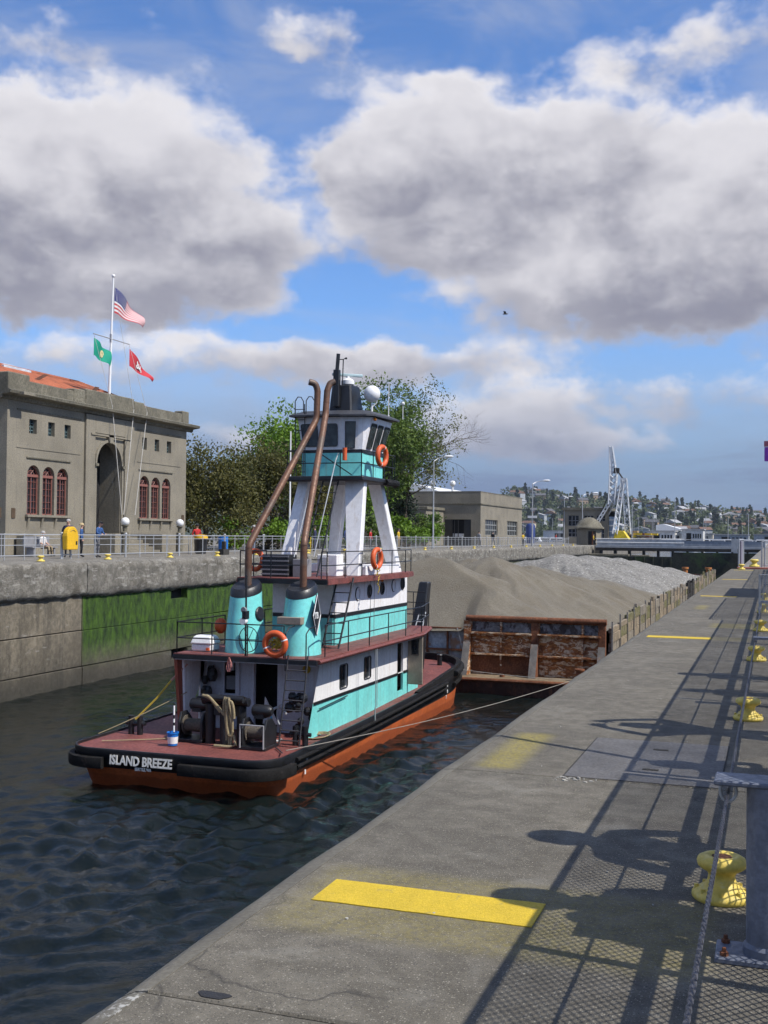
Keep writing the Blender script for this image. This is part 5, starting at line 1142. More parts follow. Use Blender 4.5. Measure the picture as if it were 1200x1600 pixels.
def tree(name,label,base,height,crown_r,crown_z,m_leaf,seed,nleaf,leafsize,spread=.55,levels=4,trunk_r=.22,bare=0.,lean=(0,0),group='trees behind the promenade',fork=.22,squash=1.,kids=(3,4),thick=.62):
    r=random.Random(seed); base=Vector(base)
    o=thing(name,label,'tree',base,group); tw=MB(); ends=[]
    cz=base.z+crown_z; cc=Vector((base.x+lean[0],base.y+lean[1],cz))
    def inside(p): q=p-cc; return (q.x/crown_r)**2+(q.y/crown_r)**2+(q.z/(height-crown_z)/squash)**2
    def grow(p,d,L,rad_,lv):
        pts=[p]; rs=[rad_]; n=4
        for i in range(n):
            d=(d+Vector((r.gauss(0,.13),r.gauss(0,.13),r.gauss(0,.08)+.04))).normalized(); p=p+d*L/n; pts.append(p); rs.append(rad_*(1-.45*(i+1)/n))
        tw.tube(pts,rs,6 if lv<2 else 4,cap=False)
        if lv>=levels or rad_<.012: ends.append(p); ends.append(pts[2]); return
        for k in range(r.randint(*kids)+ (1 if lv==0 else 0)):
            t=r.randint(2,4); ang=r.uniform(0,6.28); tilt=r.uniform(.45,1.0); ax=d.orthogonal().normalized(); ax.rotate(Quaternion(d,ang)); nd=(d*math.cos(tilt)+ax*math.sin(tilt)).normalized()
            grow(pts[t],nd,L*r.uniform(.62,.86),rs[t]*thick,lv+1)
        ends.append(p)
    grow(base,Vector((lean[0]*.06,lean[1]*.06,1)),height*fork*1.5,trunk_r,0)
    tw.build('trunk',m_bark,o)
    # fill of twig points so that the crown has clumps and gaps
    ends=[e for e in ends if inside(e)<1.35]
    clump=[]
    if bare<1:
        for i in range(int(70*(1-bare))):
            while True:
                q=Vector((r.uniform(-1,1),r.uniform(-1,1),r.uniform(-1,1)))
                if .25<q.length<1: break
            clump.append(cc+Vector((q.x*crown_r,q.y*crown_r,q.z*(height-crown_z)*squash)))
    pts=[tuple(e) for e in ends]+[tuple(e) for e in clump]
    v,f=leaves(pts,nleaf,spread,leafsize,seed)
    v=v[ : ]; me=bpy.data.meshes.new('crown'); me.from_pydata((v-np.array(base)).tolist(),[],f.tolist()); me.materials.append(m_leaf)
    c=bpy.data.objects.new('crown',me); C.objects.link(c); c.parent=o; WL[c.name]=base.copy()
    return o
mf_dark=foliage_mat('bronze green leaves',(.045,.055,.013),(.135,.12,.036),.6)
mf_green=foliage_mat('bright spring leaves',(.07,.14,.012),(.17,.28,.03),.5)
mf_mid=foliage_mat('mid green leaves',(.05,.095,.018),(.14,.20,.04),.5)
mf_olive=foliage_mat('fresh bud leaves',(.08,.10,.035),(.16,.17,.06),.7)
mf_con=foliage_mat('dark conifer needles',(.012,.026,.016),(.04,.06,.03),.5)
tree('broadleaf_tree','dark bronze green tree directly right of the office',(-38.0,70.5,0),8.3,4.3,4.0,mf_dark,1,30000,.115,.55,trunk_r=.25)
tree('broadleaf_tree','second dark bronze tree overlapping the exhaust pipes',(-37.3,79.5,0),8.8,4.2,4.3,mf_dark,2,28000,.125,.55,trunk_r=.25)
tree('broadleaf_tree','bright green tree rising behind the bronze trees',(-41,90,0),12.4,3.8,8.0,mf_green,3,20000,.16,.6,trunk_r=.3)
tree('broadleaf_tree','leafy green tree low behind the tug tower legs',(-40.0,99,0),10.0,4.6,5.0,mf_green,14,20000,.17,.65,trunk_r=.25)
tree('broadleaf_tree','tall full green tree behind the wheelhouse',(-37,105.5,0),17.0,3.9,10.6,mf_mid,4,24000,.16,.6,trunk_r=.32)
tree('bare_tree','thinly leafed spring tree right of the wheelhouse',(-36.3,112.5,0),18.2,5.0,10.8,mf_olive,27,5200,.13,.36,levels=5,trunk_r=.30,bare=1.,lean=(0,0),fork=.25,kids=(3,4),thick=.7)
tree('conifer_tree','dark fir beside the grey annex',(-37.8,112,0),8.0,2.2,4.2,mf_con,9,9000,.15,.45,trunk_r=.16)
def shrub(label,base,rx,rz,m_,seed,n=3800,size=.14):
    base=Vector(base); r=random.Random(seed); o=thing('shrub',label,'shrub',base,'shrubs by the railing'); st=MB(); pts=[]
    for i in range(24):
        a=r.uniform(0,6.28); q=Vector((math.cos(a)*rx*r.random()**.5,math.sin(a)*rx*r.random()**.5,rz*r.uniform(.25,1))); pts.append(tuple(base+q)); st.tube([base,base+q*.6+Vector((0,0,.1)),base+q],[.03,.02,.008],4,cap=False)
    st.build('stem',m_bark,o); v,f=leaves(pts,n,.34,size,seed); me=bpy.data.meshes.new('foliage'); me.from_pydata((v-np.array(base)).tolist(),[],f.tolist()); me.materials.append(m_); c=bpy.data.objects.new('foliage',me); C.objects.link(c); c.parent=o
shrub('bright green shrub at the foot of the dark tree',(-36.5,77,0),3.2,1.9,mf_green,31)
shrub('green shrub behind the tug exhaust pipes',(-35.6,86,0),3.2,2.3,mf_green,32)
shrub('yellow green shrub under the thinly leafed tree',(-35.2,108,0),3.0,3.0,mf_green,33,5000,.17)
shrub('olive shrub at the corner of the annex',(-36.4,118.5,0),2.8,3.2,mf_mid,34,5000,.18)
shrub('low green shrub behind the tower legs',(-35.4,94,0),3.2,2.6,mf_mid,35,4500,.17)
# ================================================================ PROMENADE RAILING
RX=-29.3
rail=thing('promenade_railing','long galvanised pipe railing along the far quay','railing',(RX,90,0))
pm=MB(); pm.tube([(0,0,0),(0,0,1.06)],.022,6); pm.ball((0,0,1.08),.035,6,4); me_post=pm
first=None; W=WL[rail.name]
def post_obj(r_,h_,nm):
    k=MB(); k.tube([(RX,90,0),(RX,90,h_)],r_,7); k.ball((RX,90,h_+.01),r_*1.5,7,5); return k.build(nm,m_steel,rail)
thin=post_obj(.022,1.05,'post'); thick=post_obj(.05,1.1,'gate_post')
i=0; y=30.; ft,fk=True,True
skipz=(66.8,69.4)
while y<170:
    if not (skipz[0]<y<skipz[1]):
        src=thick if i%4==1 else thin
        if src is thin and ft: ft=False; thin.location=(0,y-90,0)
        elif src is thick and fk: fk=False; thick.location=(0,y-90,0)
        else: child_copy(src,rail,(0,y-90,0))
    y+=1.28; i+=1
for a,c in ((28,66.9),(69.4,170)):
    for z,r_ in ((1.05,.026),(.18,.026),(.88,.016)):
        k=MB(); k.tube([(RX,a,z),(RX,c,z)],r_,6); k.build('rail',m_steel,rail)
k=MB(); y=70.
while y<168: k.add([(RX,y-.008,.18),(RX,y+.008,.18),(RX,y+.008,.88),(RX,y-.008,.88)],[(0,1,2,3)]); y+=.16
k.build('wire_infill',m_steel,rail,kind='stuff')
k=MB()
for z in (1.0,.62): k.tube([(RX,66.9,z),(RX,69.4,z)],.03,6)
for y in (66.95,69.35): k.tube([(RX,y,0),(RX,y,1.0)],.035,6)
yg=k.build('barrier_gate',m_yel); tag(yg,'yellow pipe barrier closing a gap in the promenade railing','barrier')
# second, set-back guard rail behind
rail2=thing('guard_rail','thin grey guard rail standing behind the promenade railing','railing',(-32.2,60,0))
for z in (1.05,.55):
    k=MB(); k.tube([(-32.2,34,z),(-32.2,58,z)],.02,5); k.build('rail',m_steel,rail2)
for y in np.arange(34,58.1,2.4):
    k=MB(); k.tube([(-32.2,y,0),(-32.2,y,1.05)],.022,5); k.build('post',m_steel,rail2)
# ================================================================ BOLLARDS
def bollard(loc,label,group,scale=1.):
    x,y,z=loc; o=MB(); prof=[(.001,0),(.098,0),(.106,.010),(.104,.024),(.088,.036),(.064,.050),(.050,.068),(.047,.086),(.053,.100),(.072,.110),(.085,.120),(.088,.134),(.083,.148),(.066,.157),(.05,.158),(.042,.152),(.001,.150)]
    o.lathe((x,y,z),[(r*scale,h*scale) for r,h in prof],20,cap=False); ob=o.build('bollard',m_ybol,smooth=True,auto=50,origin=loc); tag(ob,label,'bollard',group)
    k=MB(); k.lathe((x,y,z+.1505*scale),[(.001,.004*scale),(.036*scale,.003*scale)],12,cap=False); k.build('rusty_cap',m_rust2,ob)
    for a in np.linspace(0,6.28,9)[:-1]:
        k=MB(); k.lathe((x+.088*scale*math.cos(a),y+.088*scale*math.sin(a),z+.03*scale),[(.008*scale,0),(.008*scale,.016*scale),(.001,.016*scale)],6); k.build('bolt',m_ybol,ob)
    return ob
m_ybol=mat('yellow bollard paint',(.70,.53,.10),.5,var=.1,vs=20,fine=.15,fs=60,bump=.2,patch=((.62,.55,.30),.5,20,.54))
by=[3.83,7.66,11.4,15.1,18.9,22.7]
names=['nearest yellow bollard on the near quay beside the grey post','second yellow bollard from the camera on the near quay','third yellow bollard from the camera on the near quay','fourth yellow bollard from the camera on the near quay','fifth yellow bollard along the near quay','sixth yellow bollard along the near quay']
b0=None
for y,nm in zip(by,names):
    if b0 is None: b0=bollard((-.155,y,0),nm,'yellow bollards on the near quay',.9)
    else: dup(b0,(-.150,y,0),nm)
for (x,y,s_,nm) in ((-1.15,45.3,1.5,'small yellow bollard in front of the red kerb'),(-.75,50,2.3,'fat yellow bollard past the red kerb')):
    dup(b0,(x,y,.0),nm,scale=s_)
b1=None
fy=[37.2,41.9,47.2,52.0,56.7,64.0,70.2,77.5]
for i,y in enumerate(fy):
    nm='%s small yellow bollard on the far quay counted from the left'%('first second third fourth fifth sixth seventh eighth'.split()[i])
    dup(b0,(-27.2,y,0),nm,scale=1.7,group='small yellow bollards on the far quay')
for i,y in enumerate(np.arange(88,168,8.)):
    o=dup(b0,(-27.0,float(y),0),'tiny yellow bollard on the distant end of the far quay, %s of ten'%('first second third fourth fifth sixth seventh eighth ninth tenth'.split()[i]),scale=1.7,group='tiny bollards at the distant far quay')
# ================================================================ CABLE POST, CABLE
post=thing('cable_post','blue grey steel post with base plate at the right edge of the quay','post',(-.03,3.33,0))
k=MB(); k.box(-.150,.12,3.245,3.40,0,.016); k.build('base_plate',m_steelb,post,bevel=.003)
k=MB(); k.lathe((-.012,3.33,.016),[(.066,0),(.066,.02),(.057,.03),(.057,.465)],18); k.build('column',m_steelb,post,smooth=True,auto=40)
k=MB(); k.box(-.155,.13,3.27,3.40,.482,.497); k.build('top_plate',m_steelb,post,bevel=.004)
for x,y in ((-.125,3.27),(-.125,3.375),(.09,3.27),(.09,3.375)):
    k=MB(); k.lathe((x,y,.016),[(.012,0),(.012,.01),(.006,.01),(.006,.022),(.001,.022)],6); k.build('anchor_bolt',m_rust2,post)
k=MB(); k.tube([(-.118+.022*math.cos(a),3.33,.458+.03*math.sin(a)) for a in np.linspace(0,6.28,15)[:-1]],.005,6,closed=True); k.build('eye_ring',m_steel,post,smooth=True)
k=MB(); k.tube([(-.118,3.33,.475),(-.118,3.33,.49)],.008,6); k.build('ring_bolt',m_steel,post)
cb=MB(); cb.tube([(-.1185,y,.455+.004*math.sin(y*.7)) for y in np.linspace(.6,44,60)],.0045,8); o=cb.build('guard_cable',m_wire,smooth=True,origin=(-.118,3.4,.45)); tag(o,'taut steel guard cable running along the near quay','cable')
st=MB()
for s_ in range(3):
    st.tube([(-.1185+.0030*math.cos(y*75+s_*2.09),y,.455+.004*math.sin(y*.7)+.0030*math.sin(y*75+s_*2.09)) for y in np.linspace(.9,9,1000)],.0028,5)
st.build('strand',m_wire,o,kind='stuff')
for y in (8.3,13.2,18.2,23.1):
    p2=thing('cable_post','blue grey cable post number %s along the quay edge of the fence'%{8.3:'two',13.2:'three',18.2:'four',23.1:'five'}[y],'post',(-.02,y,0),'cable posts further along')
    k=MB(); k.box(-.03,.17,y-.07,y+.07,0,.015); k.build('base_plate',m_steelb,p2); k=MB(); k.lathe((.07,y,.015),[(.05,0),(.05,.455)],14); k.build('column',m_steelb,p2,smooth=True,auto=40); k=MB(); k.box(-.13,.15,y-.05,y+.05,.47,.485); k.build('top_plate',m_steelb,p2)
# ================================================================ CHAIN LINK FENCE just right of the frame; its shadow lies on the quay
NX=.19
cf=thing('chain_link_fence','chain link fence with pipe rails along the near quay walkway','fence',(NX,20,0))
def seg(y0,y1,h):
    for z,r_ in ((h,.0125),): k=MB(); k.tube([(NX,y0,z),(NX,y1,z)],r_,8); k.build('rail',m_steel,cf,smooth=True)
    for z in (.617,.482): k=MB(); k.box(NX-.012,NX+.012,y0,y1,z-.024,z+.024); k.build('rail_board',m_steel,cf)
    y=y0
    while y<=y1+.01: k=MB(); k.tube([(NX,y,0),(NX,y,h)],.021,8); k.build('post',m_steel,cf,smooth=True); y+=(y1-y0)/max(1,round((y1-y0)/3.0))
    k=MB(); p=.034; z0=.04; H_=h-z0-.02; n=int((y1-y0+H_)/p); wr=.0026
    for d in (1,-1):
        for i in range(n):
            ya=(y0-H_ if d>0 else y0)+i*p; yb=ya+H_; za,zb=(z0,z0+H_) if d>0 else (z0+H_,z0)
            if ya<y0: t=(y0-ya)/(yb-ya); ya=y0; za=za+(zb-za)*t
            if yb>y1: t=(y1-ya)/(yb-ya); zb=za+(zb-za)*t; yb=y1
            if yb-ya<.02: continue
            A,B=Vector((NX+.004*d,ya,za)),Vector((NX+.004*d,yb,zb)); dd=(B-A).normalized(); u=Vector((1,0,0))*wr; v=dd.cross(Vector((1,0,0)))*wr
            k.add([A+u,A-u*.5+v*.87,A-u*.5-v*.87,B+u,B-u*.5+v*.87,B-u*.5-v*.87],[(0,1,4,3),(1,2,5,4),(2,0,3,5)])
    k.build('mesh_wire',m_steel,cf,kind='stuff')
seg(.6,5.55,1.07); seg(5.62,16.75,1.07); seg(16.85,23.0,1.30); seg(23.1,45.5,1.07)
sg=MB(); sg.box(NX+.03,NX+.06,23.6,27.9,.55,1.45); o=sg.build('notice_board',m_grey,bevel=.005); tag(o,'grey notice board fixed behind the chain link fence','sign')
# lattice panel standing at the quay side, and the gates at the kerb
gp=thing('mesh_panel','small galvanised panel standing by the guard cable','panel',(-.18,18.6,0))
k=MB(); k.tube([(-.20,18.5,.0),(-.20,18.5,.62),(.12,18.5,.62),(.12,18.5,0)],.015,6); k.build('frame',m_steel,gp)
for i in range(14): k=MB(); k.box(-.19+i*.022,-.18+i*.022,18.495,18.505,.02,.6); k.build('slat',m_steel,gp)
gt=thing('quay_gate','open galvanised gate leaf at the red kerb','gate',(-1.25,46.4,0))
k=MB(); k.tube([(-1.28,46.4,.07),(-1.28,46.4,1.15),(-1.18,49.2,1.15),(-1.18,49.2,.07)],.035,6); k.build('frame',m_steel,gt)
for i in range(12): yy=46.6+i*.22; xx=-1.28+(yy-46.4)*.036; k=MB(); k.tube([(xx,yy,.12),(xx,yy,1.12)],.012,5); k.build('bar',m_steel,gt)
k=MB(); k.box(-1.27,-1.19,46.5,49.1,.12,1.1); k.build('mesh_sheet',mat('purple grey sheet',(.20,.18,.22),.6),gt)
gt2=thing('kerb_railing','galvanised railing panels standing on the red kerb','railing',(.4,46.45,.07))
for x in (-.42,-.3,.25,.9,1.5): k=MB(); k.tube([(x,46.45,.07),(x,46.45,1.1)],.03,6); k.build('post',m_steel,gt2)
for z in (1.08,.85,.16): k=MB(); k.tube([(-.42,46.45,z),(1.6,46.45,z)],.022,6); k.build('rail',m_steel,gt2)
# ================================================================ LAMP POSTS
def lamp(x,y,h,arm,label):
    o=thing('street_lamp',label,'street lamp',(x,y,0),'street lamps along the far quay')
    k=MB(); k.tube([(x,y,0),(x,y,.9)],.14,8); k.tube([(x,y,0),(x,y,h)],[.095,.055],8); k.build('pole',m_steel,o,smooth=True,auto=40)
    k=MB(); k.tube(fil([(x,y,h-.05),(x+.3*arm,y+.4*abs(arm),h+.28),(x+arm,y+.6*abs(arm),h+.42)],.3),.04,6); k.build('arm',m_steel,o,smooth=True)
    k=MB(); k.ball((x+arm*1.25,y+.7*abs(arm),h+.45),.5,10,6,(1,.5,.28)); k.build('lamp_head',m_whitec,o,smooth=True)
    return o
lamp(-30.5,102,8.3,1.0,'white street lamp standing in front of the thinly leafed tree')
lamp(-29.2,142,8.0,1.3,'white street lamp at the far corner of the grey building')
k=MB(); k.box(-29.8,-28.6,141.9,142,3.6,3.9); o=k.build('street_sign',m_whitec); tag(o,'small white sign on the lamp by the grey building','sign')
lamp(-30.5,190,8.3,1.6,'street lamp in front of the two storey control house')
lamp(-38,215,8.6,0.9,'short street lamp left of the control house')
lamp(-24.,205,7.0,.5,'lamp post right of the crane')
k=MB(); k.tube([(-30.2,67.9,0),(-30.2,67.9,8.0)],[.07,.045],8); o=k.build('white_mast',m_whitec,smooth=True,origin=(-30.2,67.9,0)); tag(o,'slim white mast standing left of the wheelhouse on the far quay','mast')
# quayside details on the far side: bench, life ring cabinet, bins, fire post
be=thing('bench','grey bench in front of the office wall','bench',(-33.4,45.7,0))
k=MB(); k.box(-33.65,-33.15,44.7,46.7,.40,.46); k.build('seat',m_grey,be); 
for y in (44.9,46.5): k=MB(); k.box(-33.6,-33.2,y-.05,y+.05,0,.4); k.build('leg',m_grey,be)
k=MB(); k.box(-33.72,-33.66,44.7,46.7,.45,.95); k.build('backrest',m_grey,be)
yc=thing('life_ring_cabinet','yellow round topped cabinet hung on the promenade railing','cabinet',(-29.1,41.95,.35))
k=MB(); k.prism([(41.45,.40),(42.25,.40),(42.27,1.0)]+[(41.85+.42*math.cos(a),1.0+.42*math.sin(a)) for a in np.linspace(0,math.pi,12)]+[(41.43,1.0)],-29.2,-28.95,'yz'); k.build('box',m_yel if False else mat('cabinet yellow',(.72,.42,.01),.5,var=.05),yc,bevel=.04,seg=2)
k=MB(); k.tube([(-28.945,41.85+.2*math.cos(a),1.10+.16*math.sin(a)) for a in np.linspace(.6,2.54,8)],.02,4); k.build('faded_print',mat('brown print',(.30,.18,.02),.6),yc)
k=MB(); k.box(-28.95,-28.935,42.07,42.17,.62,.78); k.build('latch',m_black,yc)
k=MB(); k.tube([(-29.25,41.55,0),(-29.25,41.55,1.0)],.03,6); k.tube([(-29.25,42.15,0),(-29.25,42.15,1.0)],.03,6); k.build('stand',m_steel,yc)
k=MB(); k.lathe((-31.4,58.0,0),[(.3,0),(.34,.85),(.36,.9),(.3,1.0),(.001,1.02)],14); o=k.build('litter_bin',m_black,smooth=True,auto=40); tag(o,'black litter bin with yellow lid behind the railing','bin')
k=MB(); k.lathe((-31.4,58.0,.86),[(.38,0),(.40,.1),(.34,.22),(.1,.25),(.001,.25)],14); k.build('lid',mat('cabinet yellow',(1,1,1)),o,smooth=True)
k=MB(); k.lathe((-31.0,60.0,0),[(.28,0),(.3,.95),(.3,1.0),(.001,1.0)],14); o=k.build('recycling_bin',m_blue,smooth=True,auto=40); tag(o,'blue recycling bin behind the railing','bin')
k=MB(); k.box(-29.0,-28.7,55.6,56.3,.0,.32); k.box(-28.95,-28.75,55.85,56.05,.32,.75); o=k.build('mooring_winch',m_dark); tag(o,'small dark line hauler at the foot of the railing','winch')
# ================================================================ PEOPLE
m_skin=mat('skin',(.52,.30,.21),.6,var=.06); m_hair=mat('dark hair',(.03,.022,.018),.7); m_hairg=mat('grey hair',(.42,.40,.38),.8); m_shoe=mat('shoe leather',(.03,.027,.025),.6)
def cloth(name,c): return mat('cloth '+name,c,.85,var=.18,vs=7,fine=.1)
def person(label,loc,rot,top,legs,hair=None,pose='stand',h=1.72,seed=0,cap=None,group='people on the far quay',sleeve=False,fingers=False):
    J={'pelvis':(0,0,.96),'belly':(0,.01,1.12),'chest':(0,.01,1.34),'neckb':(0,0,1.47),'neck':(0,.015,1.53),'head':(0,.03,1.62),'crown':(0,.02,1.70)}
    for s,n in ((1,'R'),(-1,'L')):
        J['sh'+n]=(s*.185,0,1.42); J['hip'+n]=(s*.095,0,.92); J['kn'+n]=(s*.105,.02,.50); J['an'+n]=(s*.11,-.01,.085); J['toe'+n]=(s*.125,.16,.035)
        J['el'+n]=(s*.235,-.02,1.14); J['wr'+n]=(s*.245,.06,.90); J['ha'+n]=(s*.24,.09,.81)
        if pose=='lean': J['el'+n]=(s*.25,.16,1.17); J['wr'+n]=(s*.15,.36,1.10); J['ha'+n]=(s*.10,.42,1.11)
        if pose=='photo': J['el'+n]=(s*.33,.17,1.36); J['wr'+n]=(s*.14,.30,1.58); J['ha'+n]=(s*.08,.29,1.64)
        if pose=='pocket': J['el'+n]=(s*.29,-.05,1.15); J['wr'+n]=(s*.20,.07,.98); J['ha'+n]=(s*.16,.09,.95)
    if pose in('lean',):
        for k in ('belly','chest','neckb','neck','head','crown','shR','shL'):
            x,y,z=J[k]; J[k]=(x,y+(z-.96)*.28,z-(z-.96)*.05)
    if pose=='walk':
        J['knR']=(.10,.20,.52); J['anR']=(.1,.26,.09); J['toeR']=(.11,.42,.06); J['knL']=(-.1,.02,.50); J['anL']=(-.1,-.22,.13); J['toeL']=(-.11,-.06,.035); J['wrR']=(.24,-.12,.93); J['haR']=(.24,-.12,.84); J['wrL']=(-.24,.2,.95); J['haL']=(-.24,.25,.87)
    if pose=='sit':
        for k in list(J):
            x,y,z=J[k]
            if k[:2] in('kn','an','to'): continue
            J[k]=(x,y-.0,z-.48)
        for s,n in ((1,'R'),(-1,'L')): J['kn'+n]=(s*.12,.44,.50); J['an'+n]=(s*.12,.50,.09); J['toe'+n]=(s*.12,.66,.04); J['wr'+n]=(s*.16,.28,.56); J['ha'+n]=(s*.14,.36,.54); J['el'+n]=(s*.24,.03,.68)
    Rr={'pelvis':.135,'belly':.125,'chest':.15,'neckb':.075,'neck':.055,'head':.092,'crown':.075,'sh':.072,'el':.048,'wr':.034,'ha':.042,'hip':.105,'kn':.064,'an':.045,'toe':.042}
    E=[('pelvis','belly','t'),('belly','chest','t'),('chest','neckb','t'),('neckb','neck','s'),('neck','head','s'),('head','crown','s')]
    for n in 'RL': E+=[('chest','sh'+n,'t'),('sh'+n,'el'+n,'t'),('el'+n,'wr'+n,'t' if not sleeve else 's'),('wr'+n,'ha'+n,'s'),('pelvis','hip'+n,'l'),('hip'+n,'kn'+n,'l'),('kn'+n,'an'+n,'l'),('an'+n,'toe'+n,'b')]
    J['nose']=(J['head'][0],J['head'][1]+.115,J['head'][2]-.005); Rr['nose']=.016; E.append(('head','nose','s'))
    if fingers:
        for n in 'RL':
            w_=Vector(J['wr'+n]); hd=Vector(J['ha'+n]); d=(hd-w_).normalized(); sd=d.orthogonal().normalized()
            for q in range(5):
                k='f%d%s'%(q,n); k2='g%d%s'%(q,n); base_=hd
                off=sd*(.032*(q-1.5)) if q<4 else sd*.055-d*.035
                L=(.045,.055,.05,.038,.035)[q]; J[k]=tuple(hd+off+d*(L if q<4 else .01)); J[k2]=tuple(Vector(J[k])+d*.03+Vector((0,.0,-.014))); Rr[k]=.0105; Rr[k2]=.0085; E+=[('ha'+n,k,'s'),(k,k2,'s')]
    keys=list(J); bm=bmesh.new(); vv={k:bm.verts.new(J[k]) for k in keys}
    for a,c,_ in E: bm.edges.new((vv[a],vv[c]))
    me=bpy.data.meshes.new('body_skeleton'); bm.to_mesh(me); bm.free()
    ob=bpy.data.objects.new('body_skeleton',me); C.objects.link(ob); md=ob.modifiers.new('skin','SKIN'); md.use_smooth_shade=True; md.branch_smoothing=.6
    sv=me.skin_vertices[0].data
    for i,k in enumerate(keys):
        r_=Rr.get(k,Rr.get(k[:-1],.05)); w_=1.0
        sv[i].radius=(r_*(1.25 if k in('pelvis','belly','chest') else 1),r_*(.8 if k in('pelvis','belly','chest') else 1)); sv[i].use_root=(k=='pelvis')
    sb=ob.modifiers.new('sub','SUBSURF'); sb.levels=1; sb.render_levels=1
    dg=bpy.context.evaluated_depsgraph_get(); m2=bpy.data.meshes.new_from_object(ob.evaluated_get(dg)); bpy.data.objects.remove(ob)
    sc_=h/1.75; m2.transform(Matrix.Diagonal((sc_,sc_,sc_,1)))
    m2.materials.clear()
    for m_ in (top,legs,m_skin,m_shoe): m2.materials.append(m_)
    segs=[(Vector(J[a])*sc_,Vector(J[c])*sc_,{'t':0,'l':1,'s':2,'b':3}[k]) for a,c,k in E]; idx=[]
    for p in m2.polygons:
        c=p.center; best=9;bi=0
        for a,d,k in segs:
            ab=d-a; t=max(0,min(1,(c-a).dot(ab)/max(1e-9,ab.length_squared))); dd=(a+ab*t-c).length
            if dd<best: best=dd; bi=k
        idx.append(bi)
    m2.polygons.foreach_set('material_index',idx); m2.polygons.foreach_set('use_smooth',[True]*len(idx))
    o=bpy.data.objects.new('person',m2); C.objects.link(o); o.location=loc; o.rotation_euler=(0,0,rot); tag(o,label,'person',group)
    WL[o.name]=Vector((0,0,0)); hd=Vector(J['head'])*sc_
    hm=MB(); hc=hd+Vector((0,-.022,.035))*sc_; rings=[]
    for i in range(1,6):
        t=math.pi*i/6*.62; rings.append([hc+Vector((math.sin(t)*math.cos(a)*.108,math.sin(t)*math.sin(a)*.118-.012*(1-math.cos(t)),math.cos(t)*.112)) for a in np.linspace(0,6.283,13)[:-1]])
    hm.loft(rings,True,False)
    if cap: hm.prism([(hc.x+.09*math.cos(a),hc.y+.09+.10*math.sin(a)) for a in np.linspace(-.2,3.34,9)],hc.z+.035,hc.z+.05)
    ho=hm.build('cap' if cap else 'hair',cap or hair or m_hair,o,smooth=True)
    for s in (-1,1):
        k=MB(); k.ball(hd+Vector((s*.034,.084,.012))*sc_,.012,6,5); k.build('eye',m_hair,o); k=MB(); k.ball(hd+Vector((s*.092,0,0))*sc_,.02,6,5,(.5,1,1.5)); k.build('ear',m_skin,o)
    k=MB(); k.box(hd.x-.022,hd.x+.022,hd.y+.085,hd.y+.092,hd.z-.05,hd.z-.042); k.build('mouth',mat('lips',(.35,.13,.11),.6),o)
    return o
navy,red,white_,blue,grey_,khaki,yell,dk,teal=(cloth('navy',(.02,.025,.07)),cloth('red',(.42,.02,.02)),cloth('white',(.62,.6,.58)),cloth('blue',(.03,.09,.25)),cloth('grey',(.16,.16,.17)),cloth('khaki',(.27,.21,.13)),cloth('yellow',(.55,.36,.02)),cloth('black',(.015,.015,.018)),cloth('blue grey',(.10,.15,.24)))
E_=rad(-90)      # facing the lock (+X)
person('person in white shirt sitting on the bench by the office',(-33.35,45.75,-.02),E_,white_,khaki,m_hairg,'sit',1.7,group='people on the far quay',sleeve=True)
person('person in navy jacket standing behind the yellow cabinet',(-30.9,44.3,0),rad(200),navy,dk,m_hairg,'pocket',1.78)
person('person in blue jacket and dark cap leaning on the railing',(-29.75,44.9,0),E_,blue,grey_,None,'lean',1.72,cap=dk)
person('pale haired person half hidden behind the blue jacket',(-30.8,45.2,0),rad(-60),blue,dk,mat('fair hair',(.5,.38,.2),.7),'stand',1.6)
person('person in red vest and black cap by the litter bin',(-32.0,58.6,0),rad(-120),red,dk,None,'pocket',1.72,cap=dk)
person('person in red jacket facing away beside the yellow barrier',(-31.5,65.2,0),rad(80),cloth('maroon',(.20,.03,.03)),cloth('denim',(.06,.09,.16)),m_hairg,'stand',1.74)
person('person in red and white jacket near the tug exhaust pipe',(-33.5,76.8,0),rad(-40),cloth('orange red',(.55,.08,.03)),dk,None,'stand',1.7)
person('person in dark uniform with yellow belt left of the exhaust pipe',(-30.3,72.5,0),rad(100),navy,navy,None,'stand',1.78)
person('lock worker in blue overalls and red collar walking the quay',(-28.3,73.4,0),rad(-100),cloth('overall blue',(.05,.08,.20)),cloth('overall blue',(1,1,1)),m_hairg,'walk',1.8)
person('person in bright blue jacket behind the lock worker',(-31.5,79.5,0),rad(-60),cloth('bright blue',(.02,.22,.5)),dk,None,'stand',1.68)
person('person in red top seen between the tower legs',(-30.6,84.8,0),E_,red,dk,None,'stand',1.7)
person('person in yellow jacket right of the tower legs',(-30.4,91.3,0),E_,yell,khaki,None,'stand',1.78)
person('person in pale grey top walking in front of the grey building',(-31,121.5,0),rad(-20),cloth('pale grey',(.33,.33,.34)),grey_,None,'walk',1.75)
person('person in black walking in front of the grey building',(-30.5,126.0,0),rad(-20),dk,grey_,None,'walk',1.75)
person('person in yellow jacket by the last window of the grey building',(-30.5,142.5,0),rad(60),yell,dk,None,'stand',1.7)
person('person in red jacket past the corner of the grey building',(-30,163,0),E_,red,grey_,None,'stand',1.7)
person('person in yellow jacket beside the domed kiosk',(-26.5,176,0),E_,yell,dk,None,'stand',1.75)
